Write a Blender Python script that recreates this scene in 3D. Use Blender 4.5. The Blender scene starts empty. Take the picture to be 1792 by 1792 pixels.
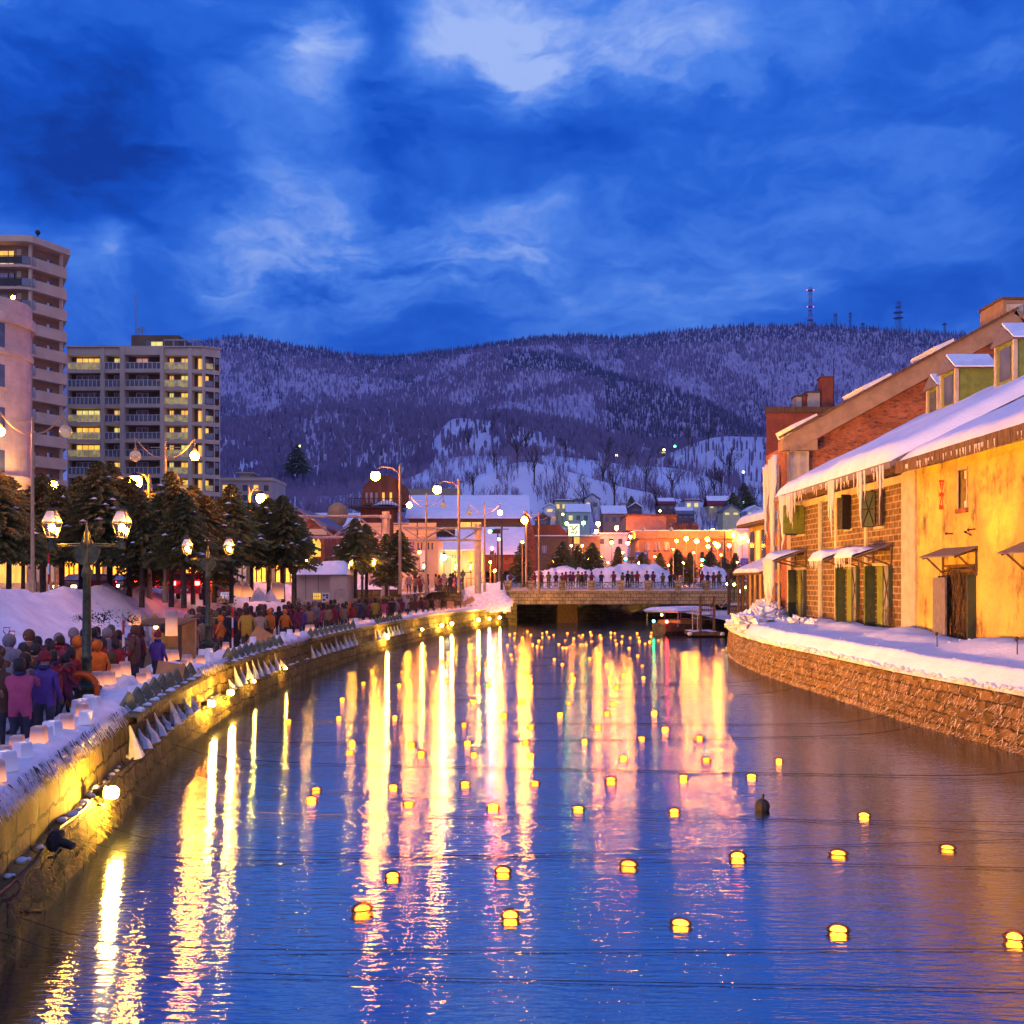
import bpy, math, random
import numpy as np
from mathutils import Vector, Matrix, noise as mnoise
R = random.Random(11)
rad = math.radians
S = bpy.context.scene
COL = S.collection
F = 1792.0
HY = 1015.0
EYE = 4.7

# ------------------------------------------------------------------ camera
cam = bpy.data.cameras.new('camera')
cam.sensor_width = 36; cam.lens = 36; cam.shift_y = 119 / 1792
cam.clip_end = 9000; cam.clip_start = 0.2
camo = bpy.data.objects.new('camera', cam); COL.objects.link(camo)
camo.location = (0, 0, EYE); camo.rotation_euler = (rad(90), 0, 0)
S.camera = camo

def srgb(r, g, b):
    def c(x):
        x /= 255
        return x / 12.92 if x <= .04045 else ((x + .055) / 1.055) ** 2.4
    return (c(r), c(g), c(b), 1)

# ------------------------------------------------------------------ dusk sky
W = bpy.data.worlds.new('World'); S.world = W; W.use_nodes = True
nt = W.node_tree; nt.nodes.clear()
def N(t, **k):
    n = nt.nodes.new(t)
    for a, v in k.items(): setattr(n, a, v)
    return n
def L(a, b): nt.links.new(a, b)
tc = N('ShaderNodeTexCoord')
nz = N('ShaderNodeTexNoise'); nz.inputs['Scale'].default_value = 5.5; nz.inputs['Detail'].default_value = 6; nz.inputs['Roughness'].default_value = .55
mp = N('ShaderNodeMapping'); mp.inputs['Scale'].default_value = (1, 1, 1.9)
L(tc.outputs['Generated'], mp.inputs['Vector']); L(mp.outputs[0], nz.inputs['Vector'])
sub = N('ShaderNodeVectorMath', operation='SUBTRACT'); sub.inputs[1].default_value = (.5, .5, .5)
L(nz.outputs['Color'], sub.inputs[0])
sc_ = N('ShaderNodeVectorMath', operation='SCALE'); sc_.inputs['Scale'].default_value = .13
L(sub.outputs[0], sc_.inputs[0])
wv = N('ShaderNodeVectorMath', operation='ADD'); L(tc.outputs['Generated'], wv.inputs[0]); L(sc_.outputs[0], wv.inputs[1])
def sdir(px, py):
    v = Vector(((px - 896) / F, 1, (HY - py) / F)); v.normalize(); return v
patches = [(548,110,62,.8),(600,205,52,.6),(520,60,60,.4),(790,60,110,.6),(900,50,110,.6),(960,110,85,.55),(1070,40,100,.65),(1180,100,90,.65),
 (740,110,60,.35),(920,170,60,.3),(1250,60,120,.25),(470,460,70,.7),(390,460,60,.5),(560,425,80,.5),(660,385,80,.5),(760,400,90,.55),(860,440,90,.6),
 (930,430,60,.5),(540,340,80,.45),(470,250,70,.25),(160,440,60,.6),(230,460,50,.5),(630,490,70,.4),(740,470,80,.3),(350,60,120,.22),
 (230,130,170,-.35),(60,240,170,-.25),(690,230,130,-.45),(460,140,50,-.25),(760,290,130,-.5),(260,350,150,-.45),(1550,180,330,-.22),
 (1100,260,150,-.35),(650,130,60,-.35),(1000,360,130,-.2),(40,90,130,-.25),(1500,340,220,-.12),(60,350,150,-.3),(1330,200,120,-.15),
 (500,560,200,.22),(1200,480,250,.28),(900,560,300,.25),(1600,480,300,.30),(1250,330,200,.15),(200,560,200,.25)]
acc = None
for px, py, r, s in patches:
    dn = N('ShaderNodeVectorMath', operation='DISTANCE'); dn.inputs[1].default_value = sdir(px, py)
    L(wv.outputs[0], dn.inputs[0])
    k = F / (r * 1.12)
    m1 = N('ShaderNodeMapRange', interpolation_type='SMOOTHERSTEP'); L(dn.outputs['Value'], m1.inputs['Value'])
    m1.inputs['From Min'].default_value = 0; m1.inputs['From Max'].default_value = 1.7 / k
    m1.inputs['To Min'].default_value = (s*.42 if s > 0 else s*.36); m1.inputs['To Max'].default_value = 0
    if acc is None: acc = m1.outputs[0]
    else:
        a = N('ShaderNodeMath', operation='ADD'); L(acc, a.inputs[0]); L(m1.outputs[0], a.inputs[1]); acc = a.outputs[0]
n2 = N('ShaderNodeTexNoise'); n2.inputs['Scale'].default_value = 4.2; n2.inputs['Detail'].default_value = 9; n2.inputs['Roughness'].default_value = .60
mp2 = N('ShaderNodeMapping'); mp2.inputs['Scale'].default_value = (1, 1, 2.4); mp2.inputs['Location'].default_value = (3.1, 1.7, .4)
L(wv.outputs[0], mp2.inputs['Vector']); L(mp2.outputs[0], n2.inputs['Vector'])
m2 = N('ShaderNodeMapRange'); L(n2.outputs['Fac'], m2.inputs['Value'])
m2.inputs['From Min'].default_value = .3; m2.inputs['From Max'].default_value = .7; m2.inputs['To Min'].default_value = .12; m2.inputs['To Max'].default_value = .64
n3 = N('ShaderNodeTexNoise'); n3.inputs['Scale'].default_value = 11; n3.inputs['Detail'].default_value = 8; n3.inputs['Roughness'].default_value = .6; L(mp2.outputs[0], n3.inputs['Vector'])
m3 = N('ShaderNodeMapRange'); L(n3.outputs['Fac'], m3.inputs['Value']); m3.inputs['From Min'].default_value = .35; m3.inputs['From Max'].default_value = .65; m3.inputs['To Min'].default_value = .45; m3.inputs['To Max'].default_value = 1.4
mt = N('ShaderNodeMath', operation='MULTIPLY'); L(acc, mt.inputs[0]); L(m3.outputs[0], mt.inputs[1])
ad = N('ShaderNodeMath', operation='ADD'); L(mt.outputs[0], ad.inputs[0]); L(m2.outputs[0], ad.inputs[1])
cr = N('ShaderNodeValToRGB'); L(ad.outputs[0], cr.inputs[0])
e = cr.color_ramp.elements
e[0].position = 0; e[0].color = srgb(0, 52, 146); e[1].position = 1; e[1].color = srgb(160, 186, 242)
for p_, c_ in ((.22, (6, 76, 188)), (.42, (36, 100, 210)), (.62, (74, 130, 228)), (.82, (124, 160, 236))):
    x = cr.color_ramp.elements.new(p_); x.color = srgb(*c_)
# the west, behind the viewer, still holds a paler afterglow
sx = N('ShaderNodeSeparateXYZ'); L(tc.outputs['Generated'], sx.inputs[0])
bk = N('ShaderNodeMapRange', interpolation_type='SMOOTHSTEP'); L(sx.outputs['Y'], bk.inputs['Value'])
bk.inputs['From Min'].default_value = .25; bk.inputs['From Max'].default_value = -.6
mx = N('ShaderNodeMix', data_type='RGBA'); L(bk.outputs[0], mx.inputs['Factor']); L(cr.outputs[0], mx.inputs['A'])
mx.inputs['B'].default_value = (.34, .36, .80, 1)
bgn = N('ShaderNodeBackground'); L(mx.outputs['Result'], bgn.inputs['Color']); bgn.inputs['Strength'].default_value = 1.0
wo = N('ShaderNodeOutputWorld'); L(bgn.outputs[0], wo.inputs[0])

sl = bpy.data.lights.new('sun', 'SUN'); sl.energy = .50; sl.angle = rad(50); sl.color = (.66, .60, 1.0)
so = bpy.data.objects.new('sun', sl); COL.objects.link(so)
so.rotation_euler = (rad(48), 0, rad(-20))

S.view_settings.view_transform = 'Standard'; S.view_settings.look = 'None'
S.view_settings.exposure = 0.14; S.view_settings.gamma = 1
S.render.engine = 'CYCLES'
cy = S.cycles
cy.use_denoising = True; cy.sample_clamp_indirect = 4; cy.sample_clamp_direct = 0
cy.max_bounces = 6; cy.diffuse_bounces = 2; cy.glossy_bounces = 3; cy.transmission_bounces = 4; cy.transparent_max_bounces = 12
cy.caustics_reflective = False; cy.caustics_refractive = False
cy.use_light_tree = True

# ------------------------------------------------------------------ helpers
def P(px, py, Y): return Vector(((px - 896) / F * Y, Y, EYE + (HY - py) / F * Y))
def PX(px, Y): return (px - 896) / F * Y
def PZ(py, Y): return EYE + (HY - py) / F * Y

class MB:
    def __init__(s): s.v = []; s.f = []; s.m = []
    def add(s, vs, fs, mi=0, M=None):
        n = len(s.v)
        if M is not None: vs = [tuple(M @ Vector(p)) for p in vs]
        s.v.extend(tuple(p) for p in vs)
        s.f.extend(tuple(i + n for i in f) for f in fs); s.m.extend([mi] * len(fs))
        return s
    def box(s, x0, x1, y0, y1, z0, z1, mi=0, M=None):
        vs = [(x0,y0,z0),(x1,y0,z0),(x1,y1,z0),(x0,y1,z0),(x0,y0,z1),(x1,y0,z1),(x1,y1,z1),(x0,y1,z1)]
        return s.add(vs, [(0,3,2,1),(4,5,6,7),(0,1,5,4),(1,2,6,5),(2,3,7,6),(3,0,4,7)], mi, M)
    def bx(s, c, d, mi=0, M=None, rz=0, rx=0, ry=0):
        T = Matrix.Translation(c) @ Matrix.Rotation(rz, 4, 'Z') @ Matrix.Rotation(ry, 4, 'Y') @ Matrix.Rotation(rx, 4, 'X')
        if M is not None: T = M @ T
        return s.box(-d[0]/2, d[0]/2, -d[1]/2, d[1]/2, -d[2]/2, d[2]/2, mi, T)
    def tube(s, pts, rd, n=6, mi=0, M=None, cap=True):
        pts = [Vector(p) for p in pts]
        if not isinstance(rd, (list, tuple)): rd = [rd] * len(pts)
        vs = []; fs = []
        for i, p in enumerate(pts):
            a = pts[max(i-1, 0)]; b = pts[min(i+1, len(pts)-1)]
            d = (b - a)
            d = d.normalized() if d.length > 1e-9 else Vector((0, 0, 1))
            up = Vector((0, 0, 1)) if abs(d.z) < .95 else Vector((0, 1, 0))
            u = d.cross(up).normalized(); w = u.cross(d)
            for k in range(n):
                t = 2 * math.pi * k / n
                vs.append(p + (u * math.cos(t) + w * math.sin(t)) * rd[i])
        for i in range(len(pts) - 1):
            for k in range(n):
                k2 = (k + 1) % n
                fs.append((i*n+k, i*n+k2, (i+1)*n+k2, (i+1)*n+k))
        if cap: fs.append(tuple(range(n-1, -1, -1))); fs.append(tuple((len(pts)-1)*n + k for k in range(n)))
        return s.add(vs, fs, mi, M)
    def lathe(s, prof, n=12, loc=(0,0,0), mi=0, M=None, ph=0):
        vs = []; fs = []
        for r, z in prof:
            for k in range(n):
                t = 2*math.pi*k/n + ph
                vs.append((loc[0]+r*math.cos(t), loc[1]+r*math.sin(t), loc[2]+z))
        for i in range(len(prof)-1):
            for k in range(n):
                k2 = (k+1) % n
                fs.append((i*n+k, i*n+k2, (i+1)*n+k2, (i+1)*n+k))
        fs.append(tuple(range(n-1, -1, -1))); fs.append(tuple((len(prof)-1)*n + k for k in range(n)))
        return s.add(vs, fs, mi, M)
    def sph(s, c, r, n=10, m=7, mi=0, M=None, sz=1):
        prof = [(max(r*math.sin(math.pi*i/m), r*.02), -r*sz*math.cos(math.pi*i/m)) for i in range(m+1)]
        return s.lathe(prof, n, c, mi, M)
    def prism(s, poly, vec, mi=0, M=None):
        n = len(poly); v = Vector(vec)
        vs = [Vector(p) for p in poly] + [Vector(p) + v for p in poly]
        fs = [tuple(range(n-1, -1, -1)), tuple(range(n, 2*n))] + [(i, (i+1) % n, n+(i+1) % n, n+i) for i in range(n)]
        return s.add(vs, fs, mi, M)
    def grid(s, P_, mi=0, close=False):
        rows = len(P_); c = len(P_[0]); vs = [p for r in P_ for p in r]; fs = []
        for i in range(rows-1):
            for j in range(c - (0 if close else 1)):
                j2 = (j+1) % c
                fs.append((i*c+j, i*c+j2, (i+1)*c+j2, (i+1)*c+j))
        return s.add(vs, fs, mi)
    def build(s, name, mats, parent=None, smooth=False, world=True, bevel=0):
        me = bpy.data.meshes.new(name)
        v = s.v
        if parent is not None and world and any(abs(c) > 1e-9 for c in parent_loc(parent)):
            o = parent_loc(parent); v = [(a[0]-o[0], a[1]-o[1], a[2]-o[2]) for a in v]
        me.from_pydata(v, [], s.f)
        if not isinstance(mats, (list, tuple)): mats = [mats]
        for m in mats: me.materials.append(m)
        if len(mats) > 1: me.polygons.foreach_set('material_index', s.m)
        if smooth: me.polygons.foreach_set('use_smooth', [True]*len(s.f))
        me.update()
        ob = bpy.data.objects.new(name, me); COL.objects.link(ob)
        if parent is not None: ob.parent = parent
        if bevel:
            b = ob.modifiers.new('bevel', 'BEVEL'); b.width = bevel; b.segments = 2; b.limit_method = 'ANGLE'; b.angle_limit = rad(40)
        return ob
def parent_loc(o):
    v = Vector((0, 0, 0))
    while o is not None: v += Vector(o.location); o = o.parent
    return v
def tag(o, label=None, cat=None, group=None, kind=None):
    if label: o['label'] = label
    if cat: o['category'] = cat
    if group: o['group'] = group
    if kind: o['kind'] = kind
    return o
def thing(name, label, cat, loc=(0,0,0), rz=0, group=None):
    o = bpy.data.objects.new(name, None); COL.objects.link(o); o.empty_display_size = .3
    o.location = loc; o.rotation_euler = (0, 0, rz)
    return tag(o, label, cat, group)
KIDS = {}
def kids(o):
    return [c for c in COL.objects if c.parent == o]
def tree_of(o): return (o, [tree_of(c) for c in kids(o)])
def copy_tree(t, parent=None):
    o, ch = t
    c = o.copy(); COL.objects.link(c); c.parent = parent
    for x in ch: copy_tree(x, c)
    return c
def place(t, loc, rz=0, sc=1, label=None, group=None, cat=None):
    c = copy_tree(t); c.location = loc; c.rotation_euler = (0, 0, rz)
    c.scale = (sc, sc, sc) if not isinstance(sc, tuple) else sc
    if label: c['label'] = label
    if group: c['group'] = group
    if cat: c['category'] = cat
    return c
def drop(t):
    o, ch = t
    for x in ch: drop(x)
    bpy.data.objects.remove(o)

# ------------------------------------------------------------------ materials
def base_mat(name):
    m = bpy.data.materials.new(name); m.use_nodes = True
    t = m.node_tree; b = t.nodes['Principled BSDF']; o = t.nodes['Material Output']
    return m, t, b, o
def pm(name, c1, c2=None, scale=4, rough=.8, bump=.2, bs=None, metal=0, stretch=(1,1,1), lo=.35, hi=.65, detail=6, spec=.3, rand=0, trans=0, coat=0):
    m, t, b, o = base_mat(name)
    n, l = t.nodes, t.links
    c2 = c2 or tuple(x*.7 for x in c1)
    tcn = n.new('ShaderNodeTexCoord'); mpn = n.new('ShaderNodeMapping'); mpn.inputs['Scale'].default_value = stretch
    l.new(tcn.outputs['Object'], mpn.inputs[0])
    nz = n.new('ShaderNodeTexNoise'); nz.inputs['Scale'].default_value = scale; nz.inputs['Detail'].default_value = detail
    l.new(mpn.outputs[0], nz.inputs['Vector'])
    mr = n.new('ShaderNodeMapRange'); mr.inputs['From Min'].default_value = lo; mr.inputs['From Max'].default_value = hi
    l.new(nz.outputs['Fac'], mr.inputs['Value'])
    mixn = n.new('ShaderNodeMix'); mixn.data_type = 'RGBA'; mixn.inputs['A'].default_value = (*c1[:3], 1); mixn.inputs['B'].default_value = (*c2[:3], 1)
    l.new(mr.outputs[0], mixn.inputs['Factor'])
    out = mixn.outputs['Result']
    if rand:
        oi = n.new('ShaderNodeObjectInfo'); hs = n.new('ShaderNodeHueSaturation')
        r2 = n.new('ShaderNodeMapRange'); r2.inputs['To Min'].default_value = 1-rand; r2.inputs['To Max'].default_value = 1+rand
        l.new(oi.outputs['Random'], r2.inputs['Value']); l.new(r2.outputs[0], hs.inputs['Value']); l.new(out, hs.inputs['Color']); out = hs.outputs[0]
    l.new(out, b.inputs['Base Color'])
    b.inputs['Roughness'].default_value = rough; b.inputs['Metallic'].default_value = metal; b.inputs['Specular IOR Level'].default_value = spec
    if bump:
        n3 = n.new('ShaderNodeTexNoise'); n3.inputs['Scale'].default_value = bs or scale*3; n3.inputs['Detail'].default_value = 5
        l.new(mpn.outputs[0], n3.inputs['Vector'])
        bp = n.new('ShaderNodeBump'); bp.inputs['Strength'].default_value = bump; bp.inputs['Distance'].default_value = .1
        l.new(n3.outputs['Fac'], bp.inputs['Height']); l.new(bp.outputs[0], b.inputs['Normal'])
    return m
def brickm(name, c1, c2, mortar, bw, bh, ms, nscale=1.5, dark=.45, bump=.6, streak=None, mvar=.0, patch=None, rough=.85, swap=None):
    """masonry: courses run along x+y and up z"""
    m, t, b, o = base_mat(name); n, l = t.nodes, t.links
    tcn = n.new('ShaderNodeTexCoord'); sp = n.new('ShaderNodeSeparateXYZ'); l.new(tcn.outputs['Object'], sp.inputs[0])
    a = n.new('ShaderNodeMath'); a.operation = 'ADD'; l.new(sp.outputs['X'], a.inputs[0]); l.new(sp.outputs['Y'], a.inputs[1])
    cb = n.new('ShaderNodeCombineXYZ'); l.new(a.outputs[0], cb.inputs['X']); l.new(sp.outputs['Z'], cb.inputs['Y'])
    wn = n.new('ShaderNodeTexNoise'); wn.inputs['Scale'].default_value = 2.0; l.new(tcn.outputs['Object'], wn.inputs['Vector'])
    ws = n.new('ShaderNodeVectorMath'); ws.operation = 'SCALE'; ws.inputs['Scale'].default_value = mvar; l.new(wn.outputs['Color'], ws.inputs[0])
    wa = n.new('ShaderNodeVectorMath'); wa.operation = 'ADD'; l.new(cb.outputs[0], wa.inputs[0]); l.new(ws.outputs[0], wa.inputs[1])
    bk = n.new('ShaderNodeTexBrick'); l.new(wa.outputs[0], bk.inputs['Vector'])
    bk.inputs['Color1'].default_value = (*c1, 1); bk.inputs['Color2'].default_value = (*c2, 1); bk.inputs['Mortar'].default_value = (*mortar, 1)
    bk.inputs['Scale'].default_value = 1; bk.inputs['Brick Width'].default_value = bw; bk.inputs['Row Height'].default_value = bh
    bk.inputs['Mortar Size'].default_value = ms; bk.inputs['Mortar Smooth'].default_value = .3
    nz = n.new('ShaderNodeTexNoise'); nz.inputs['Scale'].default_value = nscale; nz.inputs['Detail'].default_value = 8; nz.inputs['Roughness'].default_value = .65
    l.new(tcn.outputs['Object'], nz.inputs['Vector'])
    mr = n.new('ShaderNodeMapRange'); mr.inputs['From Min'].default_value = .35; mr.inputs['From Max'].default_value = .65; mr.inputs['To Min'].default_value = dark; mr.inputs['To Max'].default_value = 1.15
    l.new(nz.outputs['Fac'], mr.inputs['Value'])
    mu = n.new('ShaderNodeVectorMath'); mu.operation = 'SCALE'; l.new(bk.outputs['Color'], mu.inputs[0]); l.new(mr.outputs[0], mu.inputs['Scale'])
    out = mu.outputs[0]
    if patch:
        pc, plo, phi, psc, pst = patch
        pmn = n.new('ShaderNodeMapping'); pmn.inputs['Scale'].default_value = pst; l.new(tcn.outputs['Object'], pmn.inputs[0])
        pn = n.new('ShaderNodeTexNoise'); pn.inputs['Scale'].default_value = psc; pn.inputs['Detail'].default_value = 9; pn.inputs['Roughness'].default_value = .7; l.new(pmn.outputs[0], pn.inputs['Vector'])
        pr = n.new('ShaderNodeMapRange'); pr.inputs['From Min'].default_value = plo; pr.inputs['From Max'].default_value = phi; l.new(pn.outputs['Fac'], pr.inputs['Value'])
        mxn = n.new('ShaderNodeMix'); mxn.data_type = 'RGBA'; l.new(pr.outputs[0], mxn.inputs['Factor']); l.new(out, mxn.inputs['A']); mxn.inputs['B'].default_value = (*pc, 1); out = mxn.outputs['Result']
    l.new(out, b.inputs['Base Color']); b.inputs['Roughness'].default_value = rough; b.inputs['Specular IOR Level'].default_value = .25
    inv = n.new('ShaderNodeMath'); inv.operation = 'SUBTRACT'; inv.inputs[0].default_value = 1; l.new(bk.outputs['Fac'], inv.inputs[1])
    fn = n.new('ShaderNodeTexNoise'); fn.inputs['Scale'].default_value = 14; fn.inputs['Detail'].default_value = 4; l.new(tcn.outputs['Object'], fn.inputs['Vector'])
    hm = n.new('ShaderNodeMath'); hm.operation = 'MULTIPLY_ADD'; l.new(fn.outputs['Fac'], hm.inputs[0]); hm.inputs[1].default_value = .6; l.new(inv.outputs[0], hm.inputs[2])
    bp = n.new('ShaderNodeBump'); bp.inputs['Strength'].default_value = bump; bp.inputs['Distance'].default_value = .05
    l.new(hm.outputs[0], bp.inputs['Height']); l.new(bp.outputs[0], b.inputs['Normal'])
    return m
def em(name, c, s, c2=None, scale=3, stretch=(1,1,1)):
    m, t, b, o = base_mat(name); n, l = t.nodes, t.links
    b.inputs['Base Color'].default_value = (.1, .1, .1, 1); b.inputs['Roughness'].default_value = .3
    b.inputs['Emission Strength'].default_value = s; b.inputs['Emission Color'].default_value = (*c, 1)
    if c2:
        tcn = n.new('ShaderNodeTexCoord'); mpn = n.new('ShaderNodeMapping'); mpn.inputs['Scale'].default_value = stretch; l.new(tcn.outputs['Object'], mpn.inputs[0])
        nz = n.new('ShaderNodeTexNoise'); nz.inputs['Scale'].default_value = scale; nz.inputs['Detail'].default_value = 3; l.new(mpn.outputs[0], nz.inputs['Vector'])
        mr = n.new('ShaderNodeMapRange'); mr.inputs['From Min'].default_value = .4; mr.inputs['From Max'].default_value = .6; l.new(nz.outputs['Fac'], mr.inputs['Value'])
        mixn = n.new('ShaderNodeMix'); mixn.data_type = 'RGBA'; mixn.inputs['A'].default_value = (*c, 1); mixn.inputs['B'].default_value = (*c2, 1)
        l.new(mr.outputs[0], mixn.inputs['Factor']); l.new(mixn.outputs['Result'], b.inputs['Emission Color'])
    return m
def bulb(name, c, s):
    m = bpy.data.materials.new(name); m.use_nodes = True; t = m.node_tree; t.nodes.clear()
    e_ = t.nodes.new('ShaderNodeEmission'); e_.inputs[0].default_value = (*c, 1); e_.inputs[1].default_value = s
    o_ = t.nodes.new('ShaderNodeOutputMaterial'); t.links.new(e_.outputs[0], o_.inputs[0]); return m
def thin_glass(name, tint, mixf=.12, rough=.1):
    m = bpy.data.materials.new(name); m.use_nodes = True; t = m.node_tree; t.nodes.clear()
    tr = t.nodes.new('ShaderNodeBsdfTransparent'); tr.inputs[0].default_value = (*tint, 1)
    gl = t.nodes.new('ShaderNodeBsdfGlossy'); gl.inputs['Roughness'].default_value = rough; gl.inputs[0].default_value = (.9, .9, .9, 1)
    mxx = t.nodes.new('ShaderNodeMixShader'); mxx.inputs[0].default_value = mixf
    o_ = t.nodes.new('ShaderNodeOutputMaterial')
    t.links.new(tr.outputs[0], mxx.inputs[1]); t.links.new(gl.outputs[0], mxx.inputs[2]); t.links.new(mxx.outputs[0], o_.inputs[0]); return m
def translucent(name, c, f=.5, rough=.4):
    m, t, b, o = base_mat(name); n, l = t.nodes, t.links
    b.inputs['Base Color'].default_value = (*c, 1); b.inputs['Roughness'].default_value = rough
    tl = n.new('ShaderNodeBsdfTranslucent'); tl.inputs[0].default_value = (*c, 1)
    mxx = n.new('ShaderNodeMixShader'); mxx.inputs[0].default_value = f
    l.new(b.outputs[0], mxx.inputs[1]); l.new(tl.outputs[0], mxx.inputs[2]); l.new(mxx.outputs[0], o.inputs[0])
    return m

M = {}
SOD = (1, .40, .045); WARM = (1, .62, .16); GOLD = (1, .55, .07)
M['snow'] = pm('snow', (.86,.87,.92), (.70,.72,.80), 1.4, .65, .6, 8, spec=.25)
M['snowsmooth'] = pm('smooth_snow', (.86,.86,.91), (.76,.77,.84), 1.1, .6, .35, 7, spec=.25)
M['dirtysnow'] = pm('trodden_snow', (.70,.70,.74), (.42,.40,.40), 2.2, .7, .5, 6)
M['lumpysnow'] = pm('lumpy_snow', (.84,.84,.89), (.6,.6,.66), 3, .7, 1.0, 4)
M['ice'] = translucent('ice', (.80,.76,.74), .35, .15)
M['metal_g'] = pm('verdigris_bronze', (.10,.11,.055), (.05,.05,.03), 9, .45, .1, metal=.5)
M['dark'] = pm('dark_iron', (.025,.025,.03), (.05,.045,.04), 8, .55, .1, metal=.3)
M['greymetal'] = pm('grey_painted_steel', (.32,.32,.33), (.22,.21,.2), 6, .5, .05, metal=.2)
M['wood'] = pm('weathered_wood', (.16,.09,.045), (.08,.045,.025), 3, .8, .3, stretch=(3,3,.5))
M['plywood'] = pm('orange_plywood', (.55,.30,.12), (.42,.22,.09), 3, .6, .05)
M['bark'] = pm('bark', (.09,.06,.04), (.035,.025,.02), 9, .9, .6, stretch=(1,1,.3))
M['needle'] = pm('needles', (.11,.13,.035), (.055,.08,.022), 3, .6, 0, rand=.25)
M['needle2'] = pm('needles_brownish', (.22,.14,.04), (.11,.09,.03), 2, .6, 0, rand=.25)
M['twig'] = pm('bare_twigs', (.10,.065,.06), (.05,.035,.035), 3, .9, 0)
M['winlit'] = em('lit_window', (1,.60,.07), 1.15, (1,.42,.03), 1.3, (2,2,.6))
M['winorange'] = em('lit_window_orange', (1,.42,.06), .95, (.9,.55,.12), 1.8, (2,2,.6))
M['winlit2'] = em('lit_window_pale', (.95,.85,.25), .9, (.9,.6,.1), 1.5, (2,2,.6))
M['winpink'] = em('dim_lit_window', (.9,.42,.25), .55, (.5,.25,.25), 1.0)
M['windark'] = pm('dark_glass', (.05,.06,.10), (.12,.13,.17), .8, .08, 0, spec=.9)
M['curtain'] = pm('curtained_glass', (.35,.33,.36), (.12,.12,.18), 1.2, .25, 0, stretch=(3,3,.4), spec=.6)
M['white'] = pm('white_paint', (.75,.75,.75), (.62,.6,.6), 3, .5, .05)
M['red'] = pm('red_paint', (.55,.02,.02), (.42,.02,.02), 3, .4, .02)
M['redlamp'] = bulb('red_light', (1,.03,.02), 70)
M['sigred'] = bulb('signal_red', (1,.01,.10), 1500)
M['greenlamp'] = bulb('green_light', (.05,1,.35), 30)
M['sod'] = bulb('sodium_lamp', (1,.24,.010), 1000)
M['sodfar'] = bulb('far_sodium_lamp', (1,.23,.010), 520)
M['gas'] = bulb('gas_flame', (1,.40,.035), 700)
M['flood'] = bulb('flood_bulb', (1,.50,.055), 2000)
ORD1 = 'first second third fourth fifth sixth seventh eighth ninth tenth eleventh twelfth thirteenth fourteenth fifteenth sixteenth seventeenth eighteenth nineteenth'.split()
def ordn(n):
    if n < 20: return ORD1[n-1]
    t_ = ['twent','thirt','fort','fift','sixt','sevent','eight','ninet'][(n//10)-2]
    return t_+'ieth' if n % 10 == 0 else t_+'y-'+ORD1[n % 10-1]
ords = [ordn(i) for i in range(1, 99)]
M['candle'] = bulb('candle_flame', (1,.50,.07), 50)
M['black'] = pm('black_rubber', (.02,.02,.02), (.03,.03,.03), 3, .7, 0)
# ------------------------------------------------------------------ curves of the canal
def crv(pts):
    ys = np.array([p[0] for p in pts], float); xs = np.array([p[1] for p in pts], float)
    # monotone-ish cubic through natural slopes
    m = np.gradient(xs, ys)
    def f(y):
        if y <= ys[0]: return xs[0] + m[0]*(y-ys[0])
        if y >= ys[-1]: return xs[-1] + m[-1]*(y-ys[-1])
        i = int(np.searchsorted(ys, y) - 1); i = max(0, min(i, len(ys)-2))
        h = ys[i+1]-ys[i]; t = (y-ys[i])/h
        return float((2*t**3-3*t**2+1)*xs[i] + (t**3-2*t**2+t)*h*m[i] + (-2*t**3+3*t**2)*xs[i+1] + (t**3-t**2)*h*m[i+1])
    return f
LQ = crv([(-12,-1.5),(0,-3.6),(8,-5.2),(12.3,-6.15),(18.4,-7.4),(25,-8.6),(31.8,-9.5),(40,-10.0),(49.5,-9.9),(58,-9.5),(68.5,-8.55),(80,-7.1),(92,-5.0),(100,-2.9),(107,-.6)])
RQ = crv([(-12,14.0),(10,13.95),(27.4,13.7),(34.4,13.0),(41.7,12.75),(49,12.45),(56,12.65),(62,13.25),(68,14.3),(76,16.0),(88,19.2),(100,23),(125,31)])
def LQpx(px):
    lo, hi = 10., 106.
    for _ in range(40):
        mid = (lo+hi)/2
        if 896 + F*LQ(mid)/mid < px: lo = mid
        else: hi = mid
    return lo
def sn(x, y, s=1.0, seed=0): return mnoise.fractal(Vector((x*s+seed*7.3, y*s, seed*3.1)), 1.0, 2.0, 4)

# ------------------------------------------------------------------ water
m, t, b, o = base_mat('canal_water'); n, l = t.nodes, t.links
n.remove(b)
gl = n.new('ShaderNodeBsdfGlossy'); gl.distribution = 'GGX'; gl.inputs['Roughness'].default_value = .098; gl.inputs['Anisotropy'].default_value = .45; gl.inputs['Color'].default_value = (.80,.90,1,1)
df = n.new('ShaderNodeBsdfDiffuse'); df.inputs[0].default_value = (.004,.008,.02,1)
fr = n.new('ShaderNodeFresnel'); fr.inputs[0].default_value = 1.9
mr = n.new('ShaderNodeMapRange'); mr.inputs['From Max'].default_value = .45; mr.inputs['To Min'].default_value = .35; mr.inputs['To Max'].default_value = .95
l.new(fr.outputs[0], mr.inputs[0])
mxs = n.new('ShaderNodeMixShader'); l.new(mr.outputs[0], mxs.inputs[0]); l.new(df.outputs[0], mxs.inputs[1]); l.new(gl.outputs[0], mxs.inputs[2]); l.new(mxs.outputs[0], o.inputs[0])
tcn = n.new('ShaderNodeTexCoord')
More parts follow.
